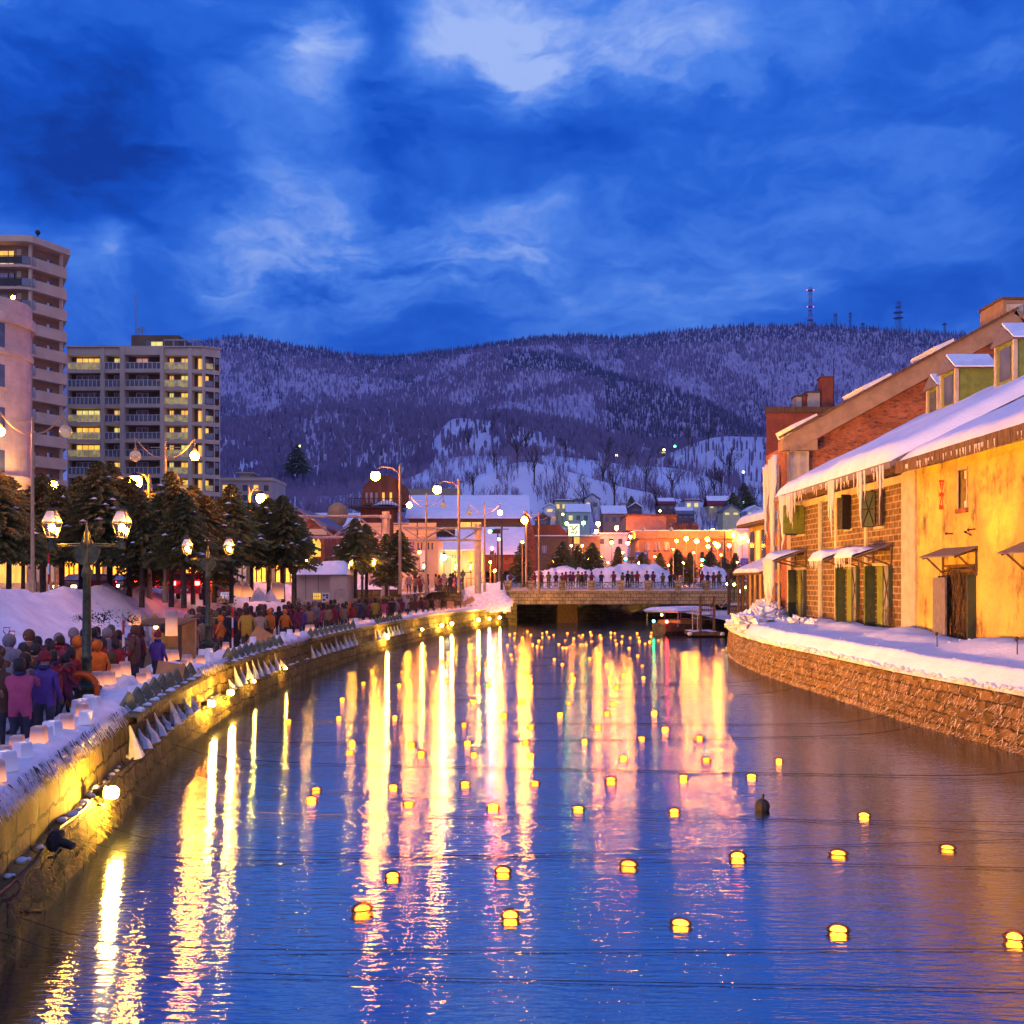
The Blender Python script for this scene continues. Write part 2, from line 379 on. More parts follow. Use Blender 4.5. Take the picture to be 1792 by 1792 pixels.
def wave(scale, stretch, det):
    mpn = n.new('ShaderNodeMapping'); mpn.inputs['Scale'].default_value = stretch; l.new(tcn.outputs['Object'], mpn.inputs[0])
    q = n.new('ShaderNodeTexNoise'); q.inputs['Scale'].default_value = scale; q.inputs['Detail'].default_value = det; l.new(mpn.outputs[0], q.inputs['Vector']); return q
tg = n.new('ShaderNodeCombineXYZ'); tg.inputs[0].default_value = 1; tg.inputs[1].default_value = 0; l.new(tg.outputs[0], gl.inputs['Tangent'])
w1 = wave(5.0, (.45, 2.0, 1), 3); w2 = wave(.35, (.5, 1.6, 1), 2)
b1 = n.new('ShaderNodeBump'); b1.inputs['Strength'].default_value = .6; b1.inputs['Distance'].default_value = .022; l.new(w1.outputs['Fac'], b1.inputs['Height'])
b2 = n.new('ShaderNodeBump'); b2.inputs['Strength'].default_value = .5; b2.inputs['Distance'].default_value = .05; l.new(w2.outputs['Fac'], b2.inputs['Height']); l.new(b1.outputs[0], b2.inputs['Normal'])
l.new(b2.outputs[0], gl.inputs['Normal'])
M['water'] = m; GLOSS = gl
w = MB(); w.add([(-14,-12,0),(60,-12,0),(60,175,0),(-14,175,0)], [(0,1,2,3)])
tag(w.build('canal_water', m), kind='structure')

# ------------------------------------------------------------------ quay stone
M['lstone'] = brickm('mossy_quay_stone', (.30,.22,.08), (.16,.12,.045), (.035,.028,.015), .95, .42, .03, 1.6, .5, 1.0, mvar=.35, patch=((.10,.12,.03), .48, .66, 1.3, (1,1,1)))
M['rstone'] = brickm('frosted_quay_stone', (.34,.20,.10), (.20,.115,.055), (.07,.05,.035), .8, .33, .035, 1.9, .5, 1.0, mvar=.2, patch=((.62,.50,.44), .57, .72, 2.2, (1,1,2.5)))
M['grass'] = pm('dry_grass', (.30,.19,.06), (.15,.10,.03), 6, .9, 0)
def quay(name, fx, y0, y1, side, mat, top, back_z, label, ledge=True):
    ys = np.arange(y0, y1+.01, .5); rows = []
    for y in ys:
        x = fx(y)
        prof = [(0.0, -1.2), (0.0, .0), (-.05, .35), (-.10, .74)]
        prof += [(-.32, .78), (-.34, 1.25), (-.36, top-.22), (-.28, top-.20), (-.28, top)] if ledge else [(-.12, .9), (-.18, top-.25), (-.10, top-.22), (-.10, top)]
        prof += [(-.95, top), (-.95, back_z-.3)]
        r = []
        for k, (dx, z) in enumerate(prof):
            j = .06*sn(y*1.3, z*2.2, 1.0, 5) + .03*sn(y*5, z*5, 1, 9) if 0 < k < 6 else 0
            r.append((x + side*(dx + j), y, z))
        rows.append(r)
    g = MB(); g.grid(rows if side > 0 else [list(reversed(r)) for r in rows])
    ob = g.build(name, mat); tag(ob, label, 'quay wall'); return ob
# side=+1: the water lies towards +x
quay('quay_wall', LQ, -10, 108, 1, M['lstone'], 1.80, 1.5, 'mossy stone quay wall below the crowded promenade')
quay('quay_wall', RQ, -10, 125, -1, M['rstone'], 1.64, 1.6, 'frost speckled stone quay wall below the warehouses', ledge=False)

# weeds and rime on the right wall
def tufts(name, fx, y0, y1, side, mats, n_, zr, ln, label):
    g = MB()
    for _ in range(n_):
        y = y0 + (y1-y0)*R.random()**1.0; z = R.uniform(*zr); x = fx(y) - side*(-.02)
        h = R.uniform(*ln); a = R.uniform(-.5, .5); wd = R.uniform(.012, .03)
        mi = 0 if R.random() < .72 else 1
        g.add([(x, y-wd, z), (x, y+wd, z), (x+side*R.uniform(.05,.14), y+a*h, z-h*R.uniform(-.3,1))], [(0,1,2)], mi)
    ob = g.build(name, mats); tag(ob, label, 'weeds', kind='stuff'); return ob
M['rime'] = pm('rime', (.8,.72,.68), (.7,.6,.55), 5, .7, 0)
tufts('dry_grass', RQ, 22, 60, -1, [M['grass'], M['rime']], 9000, (.15, 1.5), (.08, .3), 'dry frosted weeds on the quay wall')
tufts('dry_grass', RQ, 22, 64, -1, [M['rime'], M['grass']], 1500, (.0, .15), (.04, .12), 'rime at the waterline')
M['moss'] = pm('moss', (.16,.15,.04), (.09,.10,.03), 6, .9, 0)
tufts('dry_grass', LQ, 10, 100, 1, [M['moss'], M['grass']], 6000, (.1, .75), (.08, .25), 'hanging moss on the quay wall')

# ------------------------------------------------------------------ promenade, street, ground
BX = crv([(5,-9),(18,-12.6),(25,-13.3),(32,-14.2),(40,-15.2),(55,-16.4),(66,-15.6),(74,-14.5),(90,-14),(104,-12)])   # foot of the snow bank
rows = []
for y in np.arange(-10, 109, 1.0):
    rows.append([(BX(y)-1, y, 1.5), ((BX(y)+LQ(y))/2, y, 1.5), (LQ(y)-.9, y, 1.5)])
g = MB(); g.grid(rows); tag(g.build('promenade_pavement', M['dirtysnow']), kind='structure')

m = pm('wet_road', (.10,.085,.08), (.30,.27,.26), .8, .35, .1, 3, stretch=(1,.3,1), spec=.6)
M['road'] = m
g = MB()
def rx(y): return (BX(min(y, 104)) - 9)
rows = [[(-260, y, 3.6), (rx(y)-6, y, 3.6), (rx(y)+1.5, y, 3.6)] for y in np.arange(-10, 128, 4)]
g.grid(rows)
tag(g.build('street', M['road']), kind='structure')
g = MB(); g.add([(-260,125,3.72),(330,125,3.72),(330,262,3.9),(-260,262,3.9)], [(0,1,2,3)])
tag(g.build('snowy_ground', M['dirtysnow']), kind='structure')

# snow bank: promenade level up to the street verge
def bank(y, t):
    x0 = BX(y); x = x0 - 6.5*t
    h = 1.45 + 2.55*min(1, (t/.62))**.8 if t < .62 else 4.0 - .35*((t-.62)/.38)
    top = .28*math.exp(-((t-.66)/.16)**2)
    return (x + .5*sn(y*.3, t*3, 1, 2), y, h + top + .33*sn(x*.5, y*.35, 1, 3)*min(1, t*4) + .10*sn(x*2, y*1.6, 1, 8)*min(1, t*4))
rows = [[bank(y, t) for t in np.linspace(0, 1, 30)] for y in np.arange(-8, 106, .45)]
g = MB(); g.grid([list(reversed(r)) for r in rows])
tag(g.build('snow_bank', M['snow'], smooth=True), kind='structure')
g = MB(); rows = [[(BX(y)-6.2, y, 3.66+.12*sn(y, 0, .4)), (BX(y)-7.5, y, 3.7+.15*sn(y, 3, .5)), (BX(y)-9.2, y, 3.61)] for y in np.arange(-8, 106, .8)]
g.grid([list(reversed(r)) for r in rows]); tag(g.build('snow_verge', M['snow'], smooth=True), kind='structure')

# snow cap and its fringe along the left quay
def cap_top(y): return 2.02 + .10*sn(y*.7, 1, 1, 4)
rows = []
for y in np.arange(-8, 104, .3):
    x = LQ(y); h = cap_top(y)
    rows.append([(x-.24+.04*sn(y*3,0,1,1), y, 1.74), (x-.2+.05*sn(y*3,5,1,1), y, 1.86), (x-.33, y, h-.05), (x-.65, y, h+.03), (x-1.1, y, h-.02+.05*sn(y*2,9)), (x-1.45, y, h-.28), (x-1.6, y, 1.48)])
g = MB(); g.grid([list(reversed(r)) for r in rows]); tag(g.build('quay_snow', M['snow'], smooth=True), 'thick snow cap along the left quay', 'snow', kind='stuff')
g = MB()
for _ in range(5200):
    u = R.random(); y = 8 + 88*u**1.6; x = LQ(y)-.22; L_ = R.uniform(.08,.26); wd = R.uniform(.010,.028)
    mi = 0 if R.random() < .72 else 1; z = R.uniform(1.78, 2.0)
    g.add([(x-.04, y-wd, z), (x-.04, y+wd, z), (x+R.uniform(.05,.16), y-R.uniform(.02,.14), z-L_)], [(0,1,2)], mi)
M['fringe'] = pm('dark_grass', (.10,.085,.02), (.04,.04,.015), 6, .9, 0)
tag(g.build('snowy_grass_fringe', [M['snow'], M['fringe']]), 'snow laden grass blades hanging off the left quay edge', 'grass', kind='stuff')

# ------------------------------------------------------------------ right bank snow
WX = 17.0
def rsn(y, t):
    x0 = RQ(y) + .02; x1 = WX + .4 if y < 63 else max(WX + .4, RQ(y)+4.2)
    if y > 62: x1 = WX+.4 + (y-62)*.55
    x = x0 + (x1-x0)*t
    if t < .02: z = 1.58
    elif t < .04: z = 1.92 + .05*sn(y*.8, 0, 1, 6); x += .02
    elif t < .07: z = 2.02 + .05*sn(y*.8, 0, 1, 6); x += .04
    elif t < .09: z = 2.16 + .05*sn(y*.7, 2, 1, 6)
    else:
        s = min(1, max(0, t-.28)/.45); z = 2.26 + (.42 if y < 45 else max(.0, .42-(y-45)*.02))*s*s*(3-2*s)
        z += (.05+.2*s)*sn(x*.35, y*.28, 1, 12) + .035*sn(x*2, y*2, 1, 13)
        z -= .16*max(0, t-.85)/.15
    return (x, y, z)
tt = [0, .03, .05, .08, .1] + list(np.linspace(.14, 1, 22))
rows = [[rsn(y, t) for t in tt] for y in np.arange(-8, 92, .4)]
g = MB(); g.grid([list(reversed(r)) for r in rows][::-1]); 
tag(g.build('snowy_bank', M['snowsmooth'], smooth=True), kind='structure')
g = MB(); g.add([(WX,-10,1.5),(120,-10,1.5),(120,128,1.5),(WX,128,1.5)], [(0,1,2,3)]); tag(g.build('east_ground', M['dirtysnow']), kind='structure')

g = MB()
for _ in range(900):
    y = 22 + 46*R.random(); s_ = R.uniform(.02,.10); g.sph((RQ(y)+R.uniform(-.03,.06), y, R.uniform(1.62,1.78)), s_, 6, 4, sz=R.uniform(.5,.9))
for _ in range(60):
    y = 22 + 40*R.random(); u = R.random()**2; s_ = R.uniform(.02,.07); p = rsn(y, .1+.8*u); g.sph((p[0], p[1], p[2]+.01), s_, 6, 4, sz=.6)
tag(g.build('snow_crumbs', M['snow']), 'snow crumbs along the right quay edge and bank', 'snow', kind='stuff')
# tumbled snow blocks shed by the roof
def boulder(c, r, seed, mat='snow', sub=3, flat=.7, jag=0):
    rng = random.Random(seed); g = MB(); rows = []
    for i in range(19):
        a = math.pi*i/18; rr = []
        for k in range(26):
            b_ = 2*math.pi*k/26; d = Vector((math.sin(a)*math.cos(b_), math.sin(a)*math.sin(b_), math.cos(a)*flat))
            q = 1 + .38*mnoise.noise(d*1.6 + Vector((seed,0,0))) + .2*abs(mnoise.noise(d*4 + Vector((seed,3,0)))) + jag*(mnoise.cell(d*3.1 + Vector((seed,1,0)))-.5) + .06*mnoise.noise(d*9 + Vector((seed,7,0)))
            rr.append(tuple(d*r*q))
        rows.append(rr)
    g.grid(rows, close=True); return g
for i, (px, y, z, r, lb) in enumerate([(1308,57,2.35,1.0,'big rounded snow heap at the corner of the right quay'),(1330,60,2.5,1.1,'tall jagged snow slab standing beside the icicle column'),
      (1352,62,2.45,1.0,'broken snow heap below the far canopy'),(1290,60,2.1,.8,'low snow lump nearest the boat landing'),(1372,58,2.3,.55,'small snow block before the far green door'),
      (1395,55,2.4,.6,'snow chunk leaning at the foot of the stone wall'),(1422,53,2.45,.4,'tilted snow block at the foot of the lit downpipe'),(1341,66,2.9,1.0,'snow heap under the annex eave')]):
    ob = boulder(None, r*.85, i*3.7+1, jag=.42).build('snow_heap', M['snow'], smooth=False)
    ob.location = (PX(px, y), y, z); ob.rotation_euler = (0, R.uniform(-.3,.3), R.uniform(0,3)); tag(ob, lb, 'snow heap', 'snow heaps shed by the warehouse roofs')

# ------------------------------------------------------------------ yellow lit plaster warehouse
def streaky(name, base, stain, stain2, s=1.0):
    m = pm(name, base, tuple(x*.72 for x in base), .9, .8, .5, 4, stretch=(1,.6,.8))
    t = m.node_tree; n, l = t.nodes, t.links; b = n['Principled BSDF']
    src = b.inputs['Base Color'].links[0].from_socket
    tcn = n.new('ShaderNodeTexCoord')
    for col, sc, st, lo, hi in ((stain, .9*s, (1,.5,.6), .42, .66), (stain2, 1.5*s, (1,.7,.34), .52, .66)):
        mpn = n.new('ShaderNodeMapping'); mpn.inputs['Scale'].default_value = st; l.new(tcn.outputs['Object'], mpn.inputs[0])
        q = n.new('ShaderNodeTexNoise'); q.inputs['Scale'].default_value = sc; q.inputs['Detail'].default_value = 9; q.inputs['Roughness'].default_value = .7; l.new(mpn.outputs[0], q.inputs['Vector'])
        r = n.new('ShaderNodeMapRange'); r.inputs['From Min'].default_value = lo; r.inputs['From Max'].default_value = hi; l.new(q.outputs['Fac'], r.inputs['Value'])
        mxn = n.new('ShaderNodeMix'); mxn.data_type = 'RGBA'; l.new(r.outputs[0], mxn.inputs['Factor']); l.new(src, mxn.inputs['A']); mxn.inputs['B'].default_value = (*col, 1); src = mxn.outputs['Result']
    l.new(src, b.inputs['Base Color']); return m
M['plaster'] = streaky('lamplit_stained_plaster', (.80,.54,.11), (.40,.25,.07), (.12,.075,.035))  # base deepened from pale tan to carry the lamplight's yellow; stains on top
M['concrete'] = pm('pale_concrete', (.52,.44,.32), (.40,.33,.24), 2, .85, .2, 8)
M['eavewood'] = pm('eave_boards', (.22,.13,.06), (.10,.06,.03), 3, .8, .3, stretch=(4,4,1))
M['block'] = brickm('dark_stone_block', (.21,.13,.055), (.13,.08,.035), (.40,.28,.15), .62, .29, .035, 2.0, .6, .8, mvar=.0)
M['brick'] = brickm('red_brick', (.48,.14,.05), (.33,.085,.035), (.30,.17,.10), .24, .085, .012, .8, .65, .5, patch=((.11,.045,.035), .53, .62, 2.2, (1,1,3.2)))
M['brick2'] = brickm('dark_red_brick', (.36,.08,.035), (.30,.065,.03), (.20,.08,.05), .24, .085, .012, .8, .75, .4)
M['green'] = pm('green_painted_iron', (.20,.24,.04), (.13,.17,.03), 3, .5, .05)
M['dkgreen'] = pm('dark_green_iron', (.05,.07,.04), (.03,.045,.03), 3, .5, .05)
M['tin'] = pm('rusty_tin', (.26,.23,.24), (.15,.12,.11), 4, .45, .1, metal=.4, stretch=(1,6,1))
M['vine'] = pm('dead_vines', (.20,.12,.05), (.09,.055,.03), 6, .9, 0)

yw = thing('plaster_warehouse', 'yellow lit stained plaster warehouse with a plain canal wall at far right', 'warehouse', (WX, 36, 1.5))
Y0, Y1, WT = 20, 43.0, 9.35
# wall with a window hole and a door hole, built from strips
def wallholes(name, x, y0, y1, z0, z1, holes, mat, parent, th=.35, xdir=-1):
    """wall in the plane x facing -x; holes (ya,yb,za,zb)"""
    g = MB(); ys = sorted({y0, y1, *[h[0] for h in holes], *[h[1] for h in holes]}); zs = sorted({z0, z1, *[h[2] for h in holes], *[h[3] for h in holes]})
    for i in range(len(ys)-1):
        for k in range(len(zs)-1):
            cy_, cz = (ys[i]+ys[i+1])/2, (zs[k]+zs[k+1])/2
            if any(h[0] < cy_ < h[1] and h[2] < cz < h[3] for h in holes): continue
            g.add([(x,ys[i+1],zs[k]),(x,ys[i],zs[k]),(x,ys[i],zs[k+1]),(x,ys[i+1],zs[k+1])], [(0,1,2,3)])
    for a, b_, c, d in holes:
        for q in ([(x,a,c),(x,a,d),(x+th,a,d),(x+th,a,c)], [(x,b_,c),(x+th,b_,c),(x+th,b_,d),(x,b_,d)], [(x,a,d),(x,b_,d),(x+th,b_,d),(x+th,a,d)], [(x,a,c),(x+th,a,c),(x+th,b_,c),(x,b_,c)]):
            g.add(q, [(0,1,2,3)])
    return g.build(name, mat, parent)
win = (38.25, 38.95, 7.4, 8.85); dr = (37.6, 40.1, 2.0, 5.3)
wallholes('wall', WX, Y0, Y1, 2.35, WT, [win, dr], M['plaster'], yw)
g = MB(); g.box(WX-.07, WX+.3, Y0, 37.55, 1.4, 2.35); g.box(WX-.07, WX+.3, 40.15, Y1, 1.4, 2.35); g.build('plinth', M['block'], yw)
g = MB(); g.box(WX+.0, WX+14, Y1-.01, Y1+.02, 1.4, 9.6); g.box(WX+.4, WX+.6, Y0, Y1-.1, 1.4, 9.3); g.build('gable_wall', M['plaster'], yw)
# band below the eave
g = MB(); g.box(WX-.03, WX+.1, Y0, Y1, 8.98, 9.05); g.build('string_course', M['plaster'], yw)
# pilaster strips at the corner
g = MB(); g.box(WX-.10, WX+.3, 43.0, 44.5, 1.8, 9.38); g.build('pilaster', M['concrete'], yw, bevel=.03)
f = MB(); a, b_, c, d = win
f.box(WX-.04, WX+.06, a-.09, a, c-.09, d+.09); f.box(WX-.04, WX+.06, b_, b_+.09, c-.09, d+.09); f.box(WX-.04, WX+.06, a, b_, d, d+.09)
wd = f.build('window', M['concrete'], yw)
g = MB(); g.box(WX-.10, WX+.1, a-.13, b_+.13, c-.17, c-.003); g.build('sill', M['brick'], wd)
g = MB(); g.box(WX+.28, WX+.33, a, b_, c, d); g.build('pane', M['curtain'], wd)
g = MB(); g.box(WX+.2, WX+.27, a, b_, c+.02, c+.3); g.build('blind', M['white'], wd)
g = MB(); g.box(WX+.2, WX+.27, a+.02, b_-.02, d-.3, d-.01); g.build('blind', M['white'], wd)
# old overgrown door
dd = thing('door', None, None, (0,0,0)); dd.parent = yw; dd.location = (0, 0, 0)
g = MB(); g.box(WX+.26, WX+.34, 37.6, 40.1, 2.0, 5.3); dr_ = g.build('door', M['wood'], yw)
bpy.data.objects.remove(dd)
g = MB(); g.box(WX-.30, WX+.0, 40.1, 40.17, 2.2, 4.85); g.build('shutter', M['dkgreen'], yw)
g = MB(); g.box(WX-.55, WX-.48, 38.9, 40.05, 2.2, 4.8, 0, ); g.build('shutter', M['tin'], yw)
g = MB(); g.box(WX-.32, WX-.0, 37.50, 37.58, 2.2, 4.9); g.build('shutter', M['dkgreen'], yw)
g = MB(); g.box(WX-.05, WX+.02, 37.4, 40.3, 5.0, 5.12); g.box(WX-.08, WX+.02, 37.4, 40.3, 5.2, 5.28); g.build('lintel_rail', M['wood'], yw)
g = MB()
for i in range(420):
    y = R.gauss(38.9, .55); y = min(40.1, max(37.7, y)); z = R.uniform(1.9, 5.1); L_ = R.uniform(.3, .9)
    x = WX - R.uniform(.02, .32); dx = R.uniform(-.1,.1); dy = R.uniform(-.25,.25)
    g.tube([(x,y,z),(x+dx,y+dy*.5,z-L_*.5),(x+dx*1.2,y+dy,z-L_)], [.014,.01,.005], 3)
ob = g.build('dead_vine', M['vine']); tag(ob, 'tangle of dead vines over the old warehouse doorway', 'vines', kind='stuff')
# marks painted on the wall
g = MB(); x = WX-.012
def wp(poly, g=g):  # poly in (px,py) of the 1792 photo measured on the wall plane
    g.add([(x, x*F/(a-896), EYE+(HY-b_)/F*(x*F/(a-896))) for a, b_ in poly], [tuple(range(len(poly)))])
def marks(q):
    s = 182/1792
    return [(1610+a*s, 790+b_*s) for a, b_ in q]
for q in ([(325,515),(330,492),(415,490),(420,512),(408,530),(335,532)], [(335,530),(360,530),(372,690),(350,640)], [(388,530),(410,530),(398,640),(372,690)], [(350,560),(398,560),(390,575),(355,575)],
          [(360,690),(385,690),(390,712),(358,712)], [(330,730),(345,712),(400,710),(414,722),(414,755),(400,775),(345,778),(328,760)], [(358,778),(385,778),(380,800),(362,800)],
          [(362,800),(372,810),(355,925),(332,925)], [(372,805),(382,800),(402,925),(386,925)], [(330,925),(404,925),(410,1003),(327,1003)]):
    wp(marks(q))
ob = g.build('wall_mark', bulb('x', (1,0,0), 0), yw); ob.data.materials.clear(); ob.data.materials.append(pm('red_wall_paint', (.62,.05,.01), (.5,.04,.01), 4, .7, 0))
g = MB()
for a, b_ in (((1661,934),(1669,934)), ((1700,927),(1709,926)), ((1695,931),(1702,937))):
    pa = (WX-.12, WX*F/(a[0]-896), EYE+(HY-a[1])/F*(WX*F/(a[0]-896))); pb = (WX-.05, WX*F/(b_[0]-896), EYE+(HY-b_[1])/F*(WX*F/(b_[0]-896)))
    g = MB(); g.tube([pa, pb], .025, 5); g.sph(pa, .05, 6, 4); g.build('iron_hook', M['dark'], yw)

def canopy(y0, y1, zt, zl, out, snow, parent, mat, name='canopy'):
    g = MB(); x0, x1 = WX-.02, WX-out
    g.prism([(x0,y0,zt),(x1,y0,zl),(x1,y0,zl-.05),(x0,y0,zt-.06)], (0,y1-y0,0))
    cp = g.build(name, mat, parent)
    for y in (y0+.1, y1-.1):
        g = MB(); g.tube([(WX-.04,y,zt-1.0),(WX-out*.72,y,zt-.12-(zt-zl)*.75)], .04, 4); g.tube([(WX-.04,y,zt-.1),(x1+.1,y,zl-.07)], .04, 4); g.tube([(WX-.05,y,zt-1.1),(WX-.05,y,zt-.1)], .04, 4)
        g.build('bracket', M['wood'], cp)
    if snow:
        rows = []
        for i in range(15):
            y = y0 + (y1-y0)*i/14; r = []
            for k in range(10):
                tt_ = k/9; xx = x1-.12 + (x0-x1)*snow*tt_; zz = zl + (zt-zl)*snow*tt_
                hh = .34*math.sin(math.pi*min(1, (i+.01)/14)*1)**.4*(1-tt_**2)*(1 + .5*sn(y*2, tt_*3, 1, y0)) * (1 if k else .15)
                r.append((xx, y, zz + .02 + hh))
            rows.append(r)
        g = MB(); g.grid([list(reversed(r)) for r in rows])
        rows2 = [[(r[0][0], r[0][1], r[0][2]), (r[0][0]+.05, r[0][1], zl-.04)] for r in rows]; g.grid(rows2)
        g.build('snow_load', M['snow'], cp, smooth=True)
    return cp
canopy(37.3, 40.4, 5.95, 5.6, .95, 0, yw, M['tin'])
canopy(31.2, 33.9, 6.0, 5.6, .95, 0, yw, M['tin'])
# eave with boards and roof
rf = MB(); EZ = 9.35
rf.prism([(WX-.75, Y0, EZ+.28), (WX-.75, Y0, EZ), (WX+.0, Y0, EZ+.0), (30, Y0, EZ+6.2), (30, Y0, EZ+6.6)], (0, Y1+.3-Y0, 0)); roof = rf.build('roof', M['tin'], yw)
g = MB(); yy = Y0
while yy < Y1+.2:
    w_ = R.uniform(.16, .3); g.box(WX-.80-R.uniform(0,.03), WX-.756, yy, yy+w_-.015, EZ-R.uniform(.12,.2), EZ+.32); yy += w_
g.build('eave_boards', M['eavewood'], roof)
def roofsnow(y0, y1, x0, z0, x1, slope, th, seed, ny=50, round_ends=True):
    rows = []
    for i in range(ny+1):
        y = y0 + (y1-y0)*i/ny; e0 = min(1, i/2.5)**.5 if round_ends else 1; e1 = min(1, (ny-i)/2.5)**.5
        r = []
        for k in range(26):
            t_ = k/25; 
            xx = x0 - (.12 + .10*sn(y*1.1, 0, 1, seed)) * (1 if k > 0 else .3) + (x1-x0)*t_**1.3
            zz = z0 + slope*(xx-x0)
            hh = th*min(1, (k/2.0))**.5*(1 + .22*sn(xx*.3, y*.35, 1, seed+1) + .05*sn(xx*2, y*2, 1, seed)) * min(e0, e1)
            r.append((xx, y, zz + hh))
        rows.append(r)
    g = MB(); g.grid([list(reversed(r)) for r in rows]); g.grid([[rows[i][0], (rows[i][0][0]+.1, rows[i][0][1], z0-.02)] for i in range(ny+1)])
    g.grid([[(p[0], p[1], z0+slope*(p[0]-x0)-.02), p] for p in rows[0]])
    return g
roofsnow(Y0, Y1+.1, WX-.75, EZ+.28, 29.5, .47, .42, 21).build('roof_snow', M['snowsmooth'], roof, smooth=True)

# ------------------------------------------------------------------ dark stone warehouse
sw = thing('stone_warehouse', 'dark stone block warehouse with green iron doors and snow covered dormered roof', 'warehouse', (WX, 52, 1.5))
SY0, SY1, ST = 44.5, 62.6, 9.3
wins = [(47.0, 48.0, 7.2, 8.85, 'open'), (51.4, 52.3, 7.3, 8.9, 'shut'), (59.6, 61.0, 7.4, 9.0, 'x')]
doors = [(45.9, 48.0, 2.1, 5.35), (50.2, 52.3, 2.1, 5.35), (59.3, 61.2, 2.1, 5.3)]
wallholes('wall', WX+.04, SY0, SY1, 1.4, ST, [w_[:4] for w_ in wins]+doors, M['block'], sw)
g = MB(); g.box(WX+.4, WX+.6, SY0, SY1, 1.4, ST); g.build('inner_wall', M['dark'], sw)
for y in (49.2, 53.75, 56.6):
    g = MB(); g.box(WX-.05, WX+.12, y-.13, y+.13, 1.8, 8.95); g.build('pilaster', M['concrete'], sw)
g = MB(); g.box(WX-.02, WX+.1, SY0, SY1, 8.95, 9.3); g.build('string_course', M['concrete'], sw)
for y in (53.0,):
    g = MB(); g.tube([(WX-.2,y+2.6,2.3),(WX-.2,y+2.6,9.0)], .07, 8); g.build('downpipe', M['greymetal'], sw)
def xshutter(y, w_, z0, z1, ang, parent, mat, hinge):
    """iron shutter leaf hinged at y, opened by ang"""
    T = Matrix.Translation((WX+.0, y, 0)) @ Matrix.Rotation(ang, 4, 'Z')
    g = MB(); g.box(-.025, .025, 0, w_*hinge, z0, z1, 0, T); lf = g.build('shutter', mat, parent)
    g = MB()
    a, b_ = (0, w_*hinge)
    for p, q in (((-.03,a,z0),(-.03,b_,z1)), ((-.03,b_,z0),(-.03,a,z1)), ((-.03,a,(z0+z1)/2),(-.03,b_,(z0+z1)/2)), ((-.03,a,z0),(-.03,a,z1)), ((-.03,b_,z0),(-.03,b_,z1)), ((-.03,a,z0),(-.03,b_,z0)), ((-.03,a,z1),(-.03,b_,z1))):
        g.tube([T @ Vector(p), T @ Vector(q)], .028, 4)
    g.build('brace', M['dark'], lf)
for a, b_, c, d, st in wins:
    g = MB(); g.box(WX+.3, WX+.36, a, b_, c, d); wn_ = g.build('window', M['windark'], sw)
    g = MB(); g.box(WX-.03, WX+.1, a-.1, b_+.1, c-.12, c-.003); g.build('sill', M['concrete'], wn_)
    if st == 'x': xshutter(a, 1.25, c, d, rad(-80), sw, M['green'], -1); xshutter(b_, .7, c, d, rad(78), sw, M['dkgreen'], 1)
    elif st == 'open': xshutter(a, .55, c, d, rad(-35), sw, M['concrete'], -1); xshutter(b_, .55, c, d, rad(60), sw, M['dkgreen'], 1)
    else: xshutter(a, .6, c-.05, d+.05, rad(-62), sw, M['dark'], -1); xshutter(b_, .4, c, d, rad(40), sw, M['dark'], 1)
for i, (a, b_, c, d) in enumerate(doors):
    g = MB(); g.box(WX+.3, WX+.36, a, b_, c, d); dn = g.build('door', M['wood'] if i == 2 else M['dark'], sw)
    g = MB(); g.box(WX+.22, WX+.28, a+.1, a+1.0, c, d-.2); g.build('door_panel', M['curtain'], dn)
    g = MB(); g.tube([(WX+.2, a+.5, c+1.0),(WX+.2, a+.5, c+1.3)], .03, 6); g.build('handle', M['dark'], dn)
    g = MB(); g.box(WX-.50, WX-.0, b_-.02, b_+.03, c, d); sh_ = g.build('shutter', M['dkgreen'], sw)
    g = MB(); g.box(WX-.52, WX-.46, b_-.06, b_-.021, c, d); g.build('shutter_edge', M['green'], sh_)
    md = (a+b_)/2; g = MB(); g.box(WX-.02, WX+.03, md, b_-.35, c, d-.02); g.build('door_leaf', M['green'], sw)
    g = MB(); g.box(WX+.02, WX+.05, a+.15, md-.03, c, d-.02); gp_ = g.build('glazed_leaf', M['curtain'], sw)
    g = MB()
    for p, q in (((a+.15,c+1.2),(md-.03,d-.05)), ((md-.03,c+1.2),(a+.15,d-.05)), ((a+.15,c+1.2),(md-.03,c+1.2)), ((a+.17,c),(a+.17,d)), ((md-.05,c),(md-.05,d)), ((a+.15,c+.5),(md-.03,c+.5))): g.tube([(WX,p[0],p[1]),(WX,q[0],q[1])], .03, 4)
    g.build('brace', M['dark'], gp_)
    g = MB(); g.box(WX-.16, WX-.0, a-.12, a-.02, c, d); g.build('shutter', M['dkgreen'], sw)
    g = MB(); g.box(WX-.1, WX+.1, a-.1, b_+.1, d+.003, d+.14); g.build('lintel', M['concrete'], sw)
cps = [canopy(45.7, 48.2, 6.35, 5.75, 1.75, .62, sw, M['tin']), canopy(50.0, 52.4, 6.35, 5.7, 1.75, .8, sw, M['tin']), canopy(59.0, 61.4, 6.5, 5.8, 1.9, .9, sw, M['tin'])]
g = MB()
for i in range(260):
    c0 = R.choice([(45.6,.35),(49.7,.3),(48.3,.2)]); y = R.gauss(*c0); z = R.uniform(2.2, 3.6); x = WX - R.uniform(.05,.3); L_ = R.uniform(.2,.7)
    g.tube([(x,y,z),(x-R.uniform(0,.1),y+R.uniform(-.2,.2),z-L_)], [.012,.004], 3)
ob = g.build('dry_bush', M['vine']); tag(ob, 'dry brown weeds between the two green doors', 'weeds', kind='stuff')
SEZ = 9.55; SL = .49
